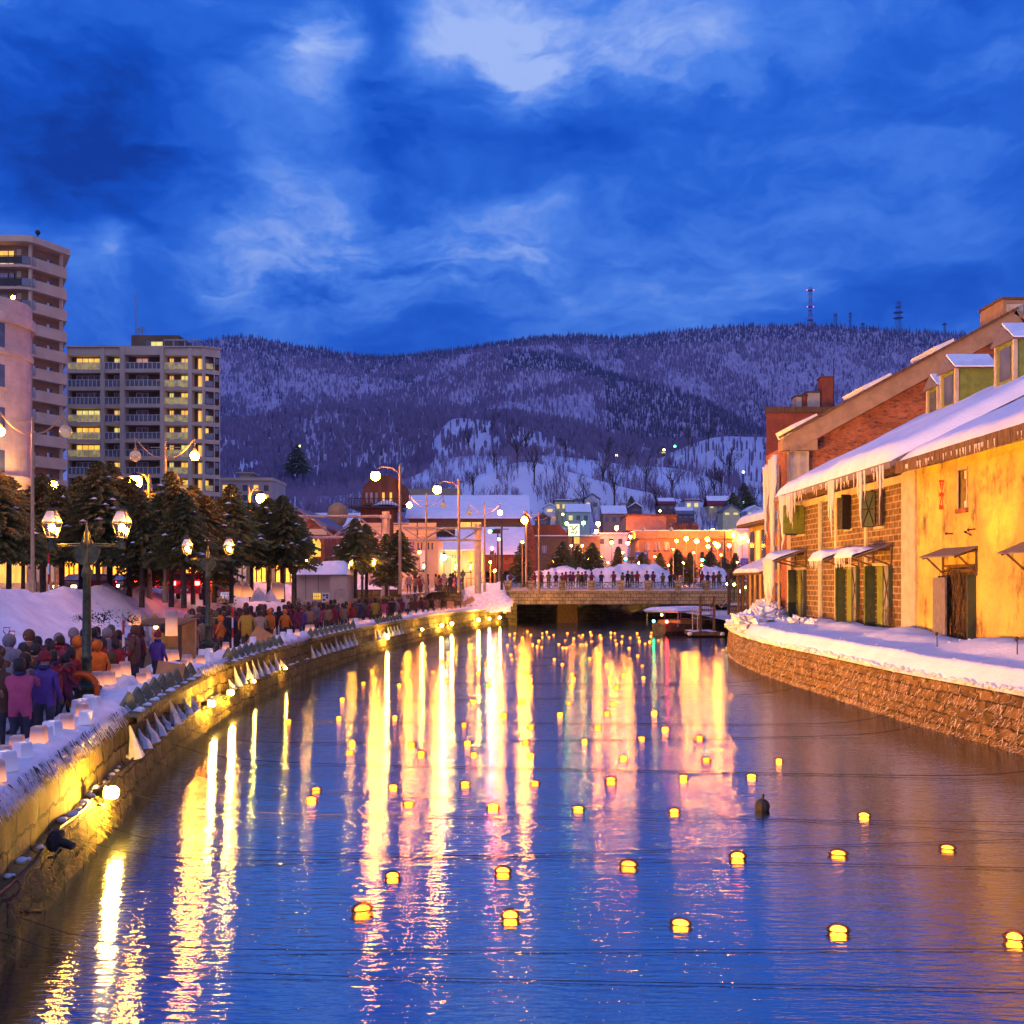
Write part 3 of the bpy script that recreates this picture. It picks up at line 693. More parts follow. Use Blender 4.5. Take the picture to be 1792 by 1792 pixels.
rf = MB(); rf.prism([(WX-.95, SY0-1.2, SEZ+.22), (WX-.95, SY0-1.2, SEZ-.05), (WX+.3, SY0-1.2, SEZ+.35), (31.5, SY0-1.2, SEZ+SL*15.4), (31.5, SY0-1.2, SEZ+SL*15.4+.3)], (0, SY1-SY0+1.25, 0))
sroof = rf.build('roof', M['tin'], sw)
g = MB(); y = SY0-1.0
while y < SY1-.2: g.box(WX-.9, WX+.0, y, y+.14, SEZ-.18, SEZ+.0); y += .62
g.box(WX-.93, WX-.0, SY0-1.1, SY1, SEZ-.01, SEZ+.03); g.build('rafters', M['eavewood'], sroof)
g = MB(); g.box(WX-1.02, WX-.955, SY0-1.2, SY1, SEZ-.12, SEZ+.16); g.build('gutter', M['tin'], sroof)
roofsnow(SY0-1.2, SY1+.0, WX-.95, SEZ+.22, 31, SL, .62, 5, 60).build('roof_snow', M['snowsmooth'], sroof, smooth=True)
def dormer(X, Y, z, w_, h, L_):
    d = MB(); d.box(X, X+L_, Y-w_/2, Y+w_/2, z-1.6, z+h*.62); bd = d.build('dormer', M['green'], sw)
    g = MB(); o_ = .22
    g.prism([(X-o_,Y-w_/2-o_,z+h*.60),(X-o_,Y+w_/2+o_,z+h*.60),(X-o_,Y,z+h)], (L_+o_,0,0)); g.build('gable_roof', M['tin'], bd)
    g = MB(); g.prism([(X-o_+.05,Y-w_/2-o_+.02,z+h*.60+.05),(X-o_+.05,Y-w_/2-o_+.02,z+h*.6+.12),(X-o_+.05,Y,z+h+.16),(X-o_+.05,Y,z+h+.03)], (L_*.5,0,0)); g.build('snow_cover', M['snow'], bd)
    g = MB(); g.box(X-.04, X+.02, Y-w_*.28, Y+w_*.28, z-.5, z+h*.5); g.build('window', M['windark'], bd)
    g = MB(); g.box(X-.09, X+.1, Y-w_/2-.05, Y-w_/2+.1, z-1.0, z+h*.6); g.build('corner_board', M['concrete'], bd); g = MB(); g.box(X-.09, X+.1, Y+w_/2-.1, Y+w_/2+.05, z-1.0, z+h*.6); g.build('corner_board', M['concrete'], bd)
dormer(24.1, 58.6, 14.6, 1.5, 1.75, 3.0); dormer(23.6, 55.3, 14.7, 1.9, 2.05, 4.6); dormer(24.0, 49.8, 14.9, 1.9, 2.15, 6)
ob = boulder(None, 1.5, 4.4, flat=.28).build('snow_drift', M['snow'], sroof, smooth=True); ob.location = Vector((26.6, 54.6, 17.0)) - parent_loc(sroof); ob.scale = (1.6, .8, 1)

# ------------------------------------------------------------------ big red brick warehouse with gable
bw = thing('brick_warehouse', 'large red brick warehouse with stepped chimney block on its gable', 'warehouse', (WX, 66, 1.5))
GY = 64.0
def gp(px, py): return (PX(px, GY), GY, PZ(py, GY))
g = MB(); g.add([gp(1384,1080), gp(1384,775), gp(1420,775), gp(1768,570), (46, GY, PZ(775, GY)), (46, GY, 1.4)], [(5,4,3,2,1,0)]); g.build('gable_wall', M['brick'], bw)
g = MB(); g.add([(PX(1384,GY),GY,1.4),(PX(1384,GY),GY,PZ(775,GY)),(17.6,71,PZ(775,GY)),(17.6,71,1.4)], [(0,1,2,3)]); g.box(17.7,45,70.9,71,1.4,12); g.build('canal_wall', M['brick'], bw)
g = MB(); g.box(PX(1384,GY)-.12, PX(1413,GY), GY-.35, GY+.5, 1.4, PZ(788,GY)); g.build('corner_pier', M['concrete'], bw)
M['fascia'] = pm('brown_fascia', (.36,.23,.12), (.27,.17,.09), 2, .7, .05)
def band(a, b_, w_, y0, y1, mat, name, par):
    A, B_ = Vector(a), Vector(b_); d = (B_-A).normalized(); nn = Vector((-d.z, 0, d.x)) 
    g = MB(); p = [A, B_, B_-nn*w_, A-nn*w_]; g.prism([(q.x, y0, q.z) for q in p], (0, y1-y0, 0)); return g.build(name, mat, par)
E0, PK = gp(1366,768), gp(1768,548)
bk_ = band(E0, PK, 1.05, GY-.75, GY-.01, M['fascia'], 'verge_board', bw)
band((E0[0]-.1,0,E0[2]+.16), (PK[0],0,PK[2]+.16), .16, GY-.95, GY+.2, M['wood'], 'verge_cap', bw)
band(PK, (PK[0]+(PK[0]-E0[0]), 0, E0[2]), 1.05, GY-.75, GY-.01, M['fascia'], 'verge_board', bw)
g = MB(); g.add([(E0[0],GY,E0[2]),(PK[0],GY,PK[2]),(PK[0]+2,74,PK[2]),(E0[0]+2.6,74,E0[2])], [(3,2,1,0)]); g.add([(PK[0],GY,PK[2]),(2*PK[0]-E0[0],GY,E0[2]),(2*PK[0]-E0[0],74,E0[2]),(PK[0]+2,74,PK[2])], [(3,2,1,0)]); brf = g.build('roof', M['tin'], bw)
for a, b_, i in ((1386,1430,1),(1510,1560,2),(1636,1670,3)):
    A = gp(a, 768-(a-1366)*.548); B_ = gp(b_, 768-(b_-1366)*.548)
    ob = band((A[0],0,A[2]+.5), (B_[0],0,B_[2]+.35), .5, GY+.1, GY+4, M['snow'], 'snow_patch', brf)
g = MB(); g.box(PX(1366,GY)-.05, PX(1425,GY), GY-.70, GY+.4, PZ(790,GY), PZ(772,GY)); g.build('corbel', M['fascia'], bw)
g = MB(); x0, x1 = PX(1747,GY), PX(1790,GY); g.box(x0, x1, GY-.5, GY+2.5, PZ(575,GY), PZ(528,GY)); ch = g.build('chimney', M['fascia'], bw, bevel=.03)
g = MB(); g.box(x0+.25, x1-.25, GY-.56, GY-.51, PZ(560,GY), PZ(536,GY)); g.build('chimney_panel', M['concrete'], ch)
g = MB(); g.box(x0-.08, x1+.08, GY-.58, GY+2.6, PZ(528,GY)+.002, PZ(528,GY)+.15); g.build('chimney_cap', M['wood'], ch)
g = MB(); 
for z in np.arange(3, 11, 2.4):
    g = MB(); g.box(PX(1384,GY)-.16, PX(1384,GY)-.05+.04, 66.5, 67.3, z, z+1.5); g.build('window', M['windark'], bw)
g = MB(); g.tube([(17.0,65.2,2),(17.0,65.2,12)], .09, 6); g.build('downpipe', M['concrete'], bw)

# icicles: parts of the roof they hang from
def icicle_mesh(seed):
    rng = random.Random(seed); g = MB(); pts = []; rs = []
    for i in range(9):
        t_ = i/8; pts.append((.03*rng.uniform(-1,1)*(t_), .03*rng.uniform(-1,1)*t_, -t_)); rs.append(.085*(1-t_)**.75*(1+.2*rng.uniform(-1,1)) + .004)
    g.tube(pts, rs, 7); return g
_ic = [icicle_mesh(i).build('icicle', M['ice'], smooth=True) for i in range(4)]
def icicle(x, y, z, L_, w_, parent):
    src = R.choice(_ic); c = src.copy(); COL.objects.link(c); c.parent = parent; c.location = Vector((x, y, z)) - parent_loc(parent); c.scale = (w_, w_, L_); c.rotation_euler = (0,0,R.uniform(0,6)); return c
for i in range(58):
    y = R.uniform(43.5, 61.5); L_ = R.choice([.25,.35,.5,.7,.9])*R.uniform(.7,1.2)
    icicle(WX-1.0+R.uniform(-.05,.05), y, SEZ+.1, L_, R.uniform(.35,.8), sroof)
for y, L_, w_ in ((51.2,3.0,1.3),(50.9,1.6,1),(51.6,2.0,1.1),(46.9,2.6,1.2),(47.3,1.3,.9),(46.4,1.4,.8),(60.5,3.4,2.6),(60.2,2.2,1.8),(58.9,1.8,1.5),(58.4,2.1,.9),(59.4,1.6,1.6),(57.9,1.2,.8),(44.4,1.6,1.0),(44.1,1.1,.8)):
    icicle(WX-1.02, y, SEZ+.12, L_, w_, sroof)
for i in range(60):
    icicle(WX-.82, R.uniform(24, 43.2), EZ+.1, R.uniform(.12,.42), R.uniform(.25,.5), roof)
for i in range(7):
    y = 62.2+i*.45; icicle(WX-.9+R.uniform(-.2,.1), y, 12.3-i*.1, R.choice([2.5,4.5,6.5,7.5]), R.uniform(1.6,2.8), brf)
for i, (y, L_, w_) in enumerate(((59.4,2.4,2.2),(59.9,3.0,2.6),(60.4,3.2,3),(61,2.2,2),(60.7,1.2,1.2))):
    icicle(WX-1.9, y, 5.95, L_, w_, cps[2])
for k, (a, b_) in enumerate(((50.0,52.4),(45.7,48.2))):
    for i in range(12): icicle(WX-1.8, R.uniform(a+.1,b_-.1), 5.78, R.uniform(.2,.75), R.uniform(.3,.7), cps[1-k])
for i_ in _ic: bpy.data.objects.remove(i_)

# ------------------------------------------------------------------ farther right: flat brick block, annex
fb = thing('flat_brick_building', 'tall flat roofed dark red brick building behind the gable', 'building', (24, 88, 1.5))
fx = PX(1341,86)
g = MB(); g.prism([(fx,86,1.4),(fx+22,86,1.4),(fx+22,104,1.4),(fx+5.5,104,1.4)], (0,0,PZ(722,86)-1.4)); g.build('wall', M['brick2'], fb)
g = MB(); g.prism([(fx-.15,85.85,PZ(722,86)),(fx+22.2,85.85,PZ(722,86)),(fx+22.2,104.2,PZ(722,86)),(fx+5.3,104.2,PZ(722,86))], (0,0,PZ(712,86)-PZ(722,86))); g.build('parapet', M['wood'], fb)
for px0, px1, py, m_, lb in ((1438,1458,661,'brick2',None),(1413,1435,687,'concrete','pale capped chimney block'),(1393,1403,694,'concrete','small pale chimney block'),(1404,1412,692,'brick2',None)):
    g = MB(); g.box(PX(px0,88), PX(px1,88), 88, 89.2, PZ(722,88), PZ(py,88)); ob = g.build('chimney', M[m_], fb)
    g = MB(); g.box(PX(px0,88)-.08, PX(px1,88)+.08, 87.9, 89.3, PZ(py,88)+.002, PZ(py,88)+.12); g.build('chimney_cap', M['wood'], ob)
g = MB(); g.tube([(PX(1459,88),88,PZ(720,88)),(PX(1459,88),88,PZ(628,88))], .04, 5); g.build('mast', M['dark'], fb)
an = thing('canal_annex', 'small wooden annex with a snow loaded eave beside the icicle column', 'annex', (20, 78, 1.5))
ax0 = PX(1342, 78)
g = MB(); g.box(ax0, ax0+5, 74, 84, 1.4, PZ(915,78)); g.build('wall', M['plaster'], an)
for i in range(5):
    g = MB(); g.box(ax0-.05, ax0+.0, 74.4+i*1.9, 75.7+i*1.9, 6.2, 8.6); g.build('window', M['winlit'] if i % 2 else M['windark'], an)
g = MB(); g.prism([(ax0-.9,73.6,PZ(915,78)-.1),(ax0-.9,73.6,PZ(915,78)+.15),(ax0+5,73.6,PZ(880,78)+.6),(ax0+5,73.6,PZ(915,78))], (0,10.8,0)); ar = g.build('roof', M['eavewood'], an)
roofsnow(73.6, 84.4, ax0-.9, PZ(915,78)+.15, ax0+4, .38, .5, 31, 24).build('roof_snow', M['snow'], ar, smooth=True)
# lean-to shelter at the corner, lit green-yellow from inside
sh = thing('timber_shelter', 'timber lean-to with snowy roof beside the quay corner', 'shelter', (19, 76, 1.5))
g = MB(); zz = PZ(1003, 72)
g.prism([(PX(1316,72),70,PZ(1006,72)),(PX(1316,72),70,PZ(1003,72)+.05),(PX(1316,72)+3.2,70,PZ(975,72)+.3),(PX(1316,72)+3.2,70,PZ(978,72)+.1)], (0,8,0)); shr = g.build('roof', M['wood'], sh)
roofsnow(70, 78, PX(1316,72), PZ(1003,72)+.06, PX(1316,72)+3.1, .42, .3, 41, 20).build('roof_snow', M['snow'], shr, smooth=True)
for i in range(6):
    for dx in (.25, 2.2):
        if dx > 1 and i % 2: continue
        g = MB(); g.box(PX(1316,72)+dx, PX(1316,72)+dx+.16, 70.2+i*1.5, 70.36+i*1.5, 1.5, PZ(1006,72)+.1+dx*.35); g.build('post', M['wood'], sh)
g = MB(); g.box(PX(1316,72)+2.9, PX(1316,72)+3.0, 70, 78, 1.5, 5.4); g.build('board_wall', M['eavewood'], sh)
# ------------------------------------------------------------------ hills
RID = [ # distance, skyline in the 1792 photo, (snowiness of the slope)
 (310, [(-900,905),(380,905),(500,903),(600,893),(640,885),(700,868),(760,858),(800,850),(830,835),(880,815),(925,806),(970,818),(1031,836),(1091,853),(1136,862),(1196,876),(1300,886),(1400,890),(2700,900)]),
 (520, [(-900,860),(380,862),(500,868),(600,868),(650,850),(720,836),(760,815),(800,797),(860,798),(925,798),(960,796),(1020,803),(1100,814),(1170,818),(1210,824),(1250,840),(1300,858),(1340,868),(1800,880),(2700,890)]),
 (850, [(-900,800),(380,800),(420,790),(470,812),(540,838),(640,838),(690,825),(750,790),(780,733),(800,731),(860,736),(900,745),(950,757),(1000,773),(1050,792),(1090,806),(1130,806),(1175,792),(1230,770),(1262,763),(1330,765),(1800,772),(2700,790)]),
 (1350, [(-900,735),(380,742),(433,737),(500,723),(567,715),(640,713),(740,718),(830,722),(910,727),(970,735),(1031,748),(1061,766),(1130,775),(1200,778),(1330,770),(1500,760),(2700,770)]),
 (1900, [(-900,800),(500,800),(600,760),(740,735),(820,712),(880,695),(940,682),(1031,667),(1100,667),(1151,675),(1212,693),(1272,723),(1310,748),(1400,772),(2700,800)]),
 (2350, [(-900,760),(380,745),(500,735),(600,712),(700,690),(782,655),(860,628),(910,616),(955,620),(1016,633),(1046,648),(1091,662),(1151,690),(1302,760),(1800,780),(2700,790)]),
 (3100, [(-900,690),(-400,670),(0,640),(200,612),(360,598),(420,588),(455,594),(480,598),(520,608),(570,612),(600,620),(680,626),(740,620),(800,612),(860,603),(920,595),(970,589),(1020,587),(1080,592),(1140,587),(1200,578),(1260,573),(1320,570),(1400,569),(1480,573),(1560,578),(1640,582),(1792,592),(2100,605),(2700,625)]),
]
upx = np.concatenate([np.linspace(-900, 300, 50), np.arange(312, 1500, 6), np.linspace(1510, 2700, 60)])
Dl = [262]; Zl = [np.full(len(upx), 3.9)]; LAY = [0]
for k, (D, pts) in enumerate(RID):
    sky = np.interp(upx, [p[0] for p in pts], [p[1] for p in pts])
    sky = np.convolve(np.pad(sky, 3, 'edge'), np.ones(7)/7, 'valid')
    zt = EYE + (HY - sky)/F*D
    nn = 16; D0 = Dl[-1]; z0 = Zl[-1]
    valley = z0 * .86 if k else z0
    for i in range(1, nn+1):
        t_ = i/nn; Dd = D0 + (D-D0)*t_
        zz = z0 + (valley - z0)*min(1, t_/.18) if t_ < .18 and k else valley + (zt - valley)*(((t_-(.18 if k else 0))/(1-(.18 if k else 0))))**1.15
        am = .010*Dd*math.sin(math.pi*t_)
        zz = zz + np.array([am*sn(PX(p, Dd)/(.12*Dd), Dd*.006, 1, k) for p in upx])
        Dl.append(Dd); Zl.append(zz); LAY.append(k)
Dl.append(3600); Zl.append(Zl[-1]*.8); LAY.append(6)
Dl = np.array(Dl); Zl = np.array(Zl)
g = MB(); g.grid([[(PX(p, D), D, Zl[i][j]) for j, p in enumerate(upx)] for i, D in enumerate(Dl)])
hill = pm('wooded_snow_hillside', (.62,.66,.80), (.52,.54,.68), .012, .9, 0)
t = hill.node_tree; n, l = t.nodes, t.links; b = n['Principled BSDF']; src = b.inputs['Base Color'].links[0].from_socket
tcn = n.new('ShaderNodeTexCoord'); mpn = n.new('ShaderNodeMapping'); mpn.inputs['Scale'].default_value = (1,.15,.25); l.new(tcn.outputs['Object'], mpn.inputs[0])
q = n.new('ShaderNodeTexNoise'); q.inputs['Scale'].default_value = .22; q.inputs['Detail'].default_value = 5; q.inputs['Roughness'].default_value = .7; l.new(mpn.outputs[0], q.inputs['Vector'])
spz = n.new('ShaderNodeSeparateXYZ'); l.new(tcn.outputs['Object'], spz.inputs[0])
far = n.new('ShaderNodeMapRange'); far.inputs['From Min'].default_value = 600; far.inputs['From Max'].default_value = 1300; far.inputs['To Min'].default_value = 0; far.inputs['To Max'].default_value = 1; l.new(spz.outputs['Y'], far.inputs[0])
r = n.new('ShaderNodeMapRange'); r.inputs['From Min'].default_value = .36; r.inputs['From Max'].default_value = .56; l.new(q.outputs['Fac'], r.inputs[0]); r.inputs['To Min'].default_value = .42
mm = n.new('ShaderNodeMath'); mm.operation = 'MULTIPLY'; l.new(r.outputs[0], mm.inputs[0]); l.new(far.outputs[0], mm.inputs[1])
mxn = n.new('ShaderNodeMix'); mxn.data_type = 'RGBA'; l.new(mm.outputs[0], mxn.inputs['Factor']); l.new(src, mxn.inputs['A']); mxn.inputs['B'].default_value = (.25,.20,.31,1); l.new(mxn.outputs['Result'], b.inputs['Base Color'])
tag(g.build('hills', hill, smooth=True), kind='structure')
def hz(px, D):
    i = int(np.searchsorted(Dl, D)); i = min(max(i, 1), len(Dl)-1); t_ = (D-Dl[i-1])/(Dl[i]-Dl[i-1])
    a = np.interp(px, upx, Zl[i-1]); b_ = np.interp(px, upx, Zl[i]); return float(a+(b_-a)*t_)
M['fdark'] = pm('conifer_forest', (.045,.05,.085), (.065,.06,.095), .05, .9, 0)
M['fbare'] = pm('bare_forest', (.22,.16,.26), (.15,.115,.19), .05, .9, 0)
M['flight'] = pm('frosted_forest', (.30,.28,.36), (.2,.18,.26), .05, .9, 0)
def forest(k, n_, hs, ws, dens, mixf, nm, lb):
    """dens(px, t) = keep probability, t = 0 foot .. 1 crest of ridge k"""
    g = MB(); D1 = RID[k][0]; D0 = RID[k-1][0]*1.05 if k else 270; c = 0; tr = 0
    while c < n_ and tr < n_*12:
        tr += 1
        px = R.uniform(330, 1690) if k > 3 else R.uniform(330, 1400); t_ = R.random()
        d_ = dens(px, t_)
        if R.random() > d_: continue
        D = D0 + (D1-D0)*t_; x = PX(px, D); z = hz(px, D)
        h = R.uniform(*hs); wd = R.uniform(*ws)
        mi = mixf(px, t_)
        if mi == 0: g.add([(x-wd*1.5,D,z-1),(x+wd*1.5,D,z-1),(x+R.uniform(-.3,.3)*wd,D,z+h*1.1)], [(0,1,2)], 0)
        else: g.add([(x-wd*.5,D,z-1),(x+wd*.5,D,z-1),(x+wd*R.uniform(.7,1.3),D+1,z+h*.7),(x+R.uniform(-.5,.5)*wd,D,z+h),(x-wd*R.uniform(.7,1.3),D-1,z+h*.65)], [(0,1,2,3,4)], mi)
        c += 1
    ob = g.build(nm, [M['fdark'], M['fbare'], M['flight']]); tag(ob, lb, 'forest', kind='stuff'); return ob
def nz2(px, t_, s, sd): return mnoise.noise(Vector((px*s, t_*4, sd)))
forest(6, 21000, (9, 17), (1.0, 2.4), lambda p, t_: .95 if t_ > .86 else (.95 if nz2(p, t_, .012, 1) + .5*nz2(p, t_*2, .04, 2) > -.08 else .22), lambda p, t_: 0 if R.random() < (.85 if t_ > .88 else .5 if nz2(p, t_, .02, 21) > .2 else .06) else 1, 'far_forest', 'wooded far ridge under the dusk sky with dark conifers on its crest')
forest(5, 11000, (9, 15), (.9, 2.0), lambda p, t_: 1 if t_ > .75 or nz2(p, t_, .015, 4) > 0 else .25, lambda p, t_: 0 if t_ > .78 and p > 880 else 1, 'far_forest', 'dark wooded second ridge running down behind the snowy spur')
forest(4, 10000, (9, 14), (.8, 1.8), lambda p, t_: (1 if p > 1040 else (.9 if t_ > .82 or t_ < .2 else .16)), lambda p, t_: 0 if (p > 1060 and R.random() < .75) or t_ < .12 else 1, 'far_forest', 'spur with a bright snowy face and dark conifers on its right flank')
forest(3, 12000, (7, 13), (.6, 1.6), lambda p, t_: .95 if nz2(p, t_, .012, 7) > -.25 else .4, lambda p, t_: 0 if R.random() < .05 else 1, 'hillside_forest', 'brown leafless woods on the middle hill')
forest(2, 4200, (6, 11), (.4, 1.2), lambda p, t_: (.18 if 1150 < p < 1340 and t_ > .45 else .85 if nz2(p, t_, .02, 11) > .05 else .12) if p > 700 else (.9 if nz2(p, t_, .02, 11) > -.25 else .2), lambda p, t_: 0 if R.random() < .05 else 1, 'hillside_forest', 'leafless woods broken by bright snow fields')
def strands(k, n_, dens, nm, lb, hs=(4, 8)):
    g = MB(); D1 = RID[k][0]; D0 = RID[k-1][0]*1.05 if k else 270; c = 0; tr = 0
    while c < n_ and tr < n_*15:
        tr += 1; px = R.uniform(360, 1400); t_ = R.random()
        if R.random() > dens(px, t_): continue
        D = D0+(D1-D0)*t_; x = PX(px, D); z = hz(px, D); h = R.uniform(*hs); c += 1; w0 = .05 + D*.0001
        for b_ in range(5):
            a = R.uniform(-.45,.45); z1 = z + h*R.uniform(.1,.4); s_ = h*R.uniform(.4,.7); x1 = x + math.sin(a)*s_*.9; y1 = D + R.uniform(-.5,.5); zz = min(z+h, z1+math.cos(a)*s_)
            if b_ == 0: z1 = z-.5; x1 = x+R.uniform(-.3,.3); zz = z+h
            g.add([(x-w0, D, z1), (x+w0, D, z1), (x1, y1, zz)], [(0,1,2)], 1)
            for q_ in range(2):
                u = R.uniform(.4,.9); xa = x+(x1-x)*u; za = z1+(zz-z1)*u; dd_ = R.uniform(-.6,.6)
                g.add([(xa-w0*.6,y1,za),(xa+w0*.6,y1,za),(xa+dd_*h*.25,y1,za+h*.2)], [(0,1,2)], 1)
    ob = g.build(nm, [M['fdark'], M['fbare']]); tag(ob, lb, 'woods', kind='stuff')
def d1(p, t_):
    if p < 720: return .9
    return .95 if t_ > .93 and nz2(p, 0, .03, 3) > 0 else (.75 if nz2(p, t_, .02, 5) > .02 or (t_ < .38) else .03)
def d0(p, t_):
    if p < 800: return .8
    return .8 if nz2(p, t_, .02, 9) > .05 else .05
strands(1, 3600, d1, 'thicket', 'leafless thicket between the two snow fields above the village')
strands(0, 2000, d0, 'thicket', 'leafless trees on the low snowy rise behind the warehouses', (3, 6))

# ------------------------------------------------------------------ radio masts on the ridge
def mast(px, top, base, D, w0, w1, levels, plats, name, lb, redband=False, lamps=()):
    z0 = PZ(base, D)-12; z1 = PZ(top, D); X = PX(px, D); r = thing(name, lb, 'radio mast', (X, D, z0), group='radio masts on the ridge')
    H = z1-z0; g = MB(); g2 = MB(); k0 = F/D
    def wd(t_): return (w0 + (w1-w0)*min(1, t_*2.2))/2
    for i in range(levels):
        ta, tb = i/levels, (i+1)/levels; a, b_ = wd(ta), wd(tb); gg = g2 if (redband and (i//2) % 2 == 0) else g
        for sx_, sy_ in ((-1,-1),(1,-1),(1,1),(-1,1)):
            gg.tube([(sx_*a,sy_*a,H*ta),(sx_*b_,sy_*b_,H*tb)], .55, 4)
        gg.tube([(-a,-a,H*ta),(b_,-b_,H*tb)], .4, 3); gg.tube([(a,-a,H*ta),(-b_,-b_,H*tb)], .4, 3); gg.tube([(-a,-a,H*ta),(a,-a,H*ta)], .4, 3)
    g.build('lattice', M['mastblue'], r, world=False)
    if redband: g2.build('red_lattice', M['red'], r, world=False)
    for t_, w_ in plats:
        p = MB(); p.lathe([(w_*.8, -.8), (w_, 0), (w_, 1.0), (w_*.6, 1.0)], 10, (0,0,H*t_)); p.build('platform', M['mastblue'], r, world=False)
    g = MB(); g.tube([(0,0,H*.98),(0,0,H*1.05)], .4, 4); g.build('antenna', M['mastblue'], r, world=False)
    for t_, dx in lamps:
        p = MB(); p.sph((dx,-1,H*t_+1.6), 1.5, 8, 6); p.build('warning_lamp', M['redbeacon'], r, world=False)
M['mastblue'] = pm('mast_steel', (.07,.09,.14), (.05,.06,.1), .5, .6, 0)
M['redbeacon'] = bulb('red_beacon', (1,.10,.16), 4)
mast(1418, 503, 578, 3080, 20, 7, 26, [(.93,9),(.58,7),(.5,6),(.3,9)], 'radio_mast', 'tallest red and white lattice mast with four red beacons', True, [(.93,-10),(.93,10),(.575,-9),(.575,9)])
mast(1572, 527, 580, 3080, 26, 10, 16, [(.95,4),(.82,9),(.66,15),(.5,15)], 'radio_mast', 'dark lattice mast with two wide platforms right of the red one')
mast(1462, 548, 576, 3080, 8, 7, 9, [(.9,6)], 'radio_mast', 'squat double mast nearest the red mast')
mast(1488, 547, 578, 3080, 4, 4, 9, [(.95,5),(.8,4),(.6,4)], 'radio_mast', 'slender mast midway between the two big ones')
mast(1510, 565, 578, 3080, 4, 4, 5, [(.9,7)], 'radio_mast', 'short T topped mast left of the dark mast')
mast(1653, 565, 583, 3080, 4, 4, 5, [(.9,8)], 'radio_mast', 'small T topped mast farthest right on the ridge')

# ------------------------------------------------------------------ village houses
HC = {'cream': pm('cream_siding', (.62,.55,.28), (.5,.45,.25), 1, .8, 0), 'white': pm('white_siding', (.66,.68,.72), (.5,.52,.58), 1, .8, 0),
      'green': pm('pale_green_siding', (.35,.50,.38), (.28,.42,.32), 1, .8, 0), 'brown': pm('brown_siding', (.15,.09,.08), (.1,.06,.06), 1, .8, 0),
      'pink': pm('salmon_render', (.45,.22,.14), (.36,.17,.11), 1, .8, 0), 'tan': pm('tan_render', (.36,.20,.10), (.28,.15,.08), .5, .8, .1)}
RC = {'dark': pm('dark_roof', (.05,.05,.07), (.03,.03,.04), 1, .6, 0), 'red': pm('maroon_roof', (.22,.03,.045), (.16,.02,.03), 1, .6, 0), 'snow': M['snow'], 'blue': pm('slate_roof', (.16,.16,.22), (.12,.12,.18), 1, .6, 0)}
def house(px, py, w_px, h_px, D, wall, roof, lb, lit=1, kind='gable', nwin=3, depth=7, rp=.35):
    """py is the foot of the wall"""
    X = PX(px, D); z = PZ(py, D); w_ = w_px/F*D; h = h_px/F*D
    r = thing('house', lb, 'house', (X, D, z), group='houses on the snowy slope')
    g = MB(); g.box(-w_/2, w_/2, 0, depth, -6, h)
    if kind == 'front': g.prism([(-w_/2,0,h),(w_/2,0,h),(0,0,h+w_*rp)], (0,depth,0))
    g.build('wall', HC[wall], r, world=False)
    g = MB(); o_ = .35; rh = w_*rp
    if kind == 'gable':
        g.prism([(-w_/2-o_,-o_,h),(-w_/2-o_,depth/2,h+rh),(-w_/2-o_,depth+o_,h),(-w_/2-o_,depth+o_,h+.2),(-w_/2-o_,depth/2,h+rh+.3),(-w_/2-o_,-o_,h+.3)], (w_+2*o_,0,0))
    elif kind == 'front':
        g.prism([(-w_/2-o_,-o_,h-.1),(0,-o_,h+rh-.0),(w_/2+o_,-o_,h-.1),(w_/2+o_,-o_,h+.25),(0,-o_,h+rh+.35),(-w_/2-o_,-o_,h+.25)], (0,depth+2*o_,0))
    else: g.box(-w_/2-o_, w_/2+o_, -o_, depth+o_, h, h+.3)
    rf = g.build('roof', RC[roof], r, world=False)
    if roof in ('dark','red','blue'):
        g = MB()
        if kind == 'gable': g.prism([(-w_/2-.1,depth*.22,h+rh*.44+.3),(-w_/2-.1,depth/2,h+rh+.31),(-w_/2-.1,depth/2,h+rh+.6),(-w_/2-.1,depth*.22,h+rh*.44+.5)], (w_+.2,0,0))
        else: g.box(-w_/2, w_/2, 0, depth, h+.31+ (rh if kind == 'front' else 0)*0, h+.5)
        if kind != 'front': g.build('snow_cover', M['snow'], rf, world=False)
    st = max(1, int(h/2.7)); i = 0
    for s_ in range(st):
        for k in range(nwin):
            i += 1
            ww = w_*.5/nwin; xx = -w_/2 + w_*(k+.5)/nwin; zz = h*(s_+.35)/st
            g = MB(); g.box(xx-ww/2, xx+ww/2, -.06, .0, zz, zz+min(1.2, h/st*.4))
            g.build('window', M['winlit2'] if i <= lit else M['windark'], r, world=False)
    return r
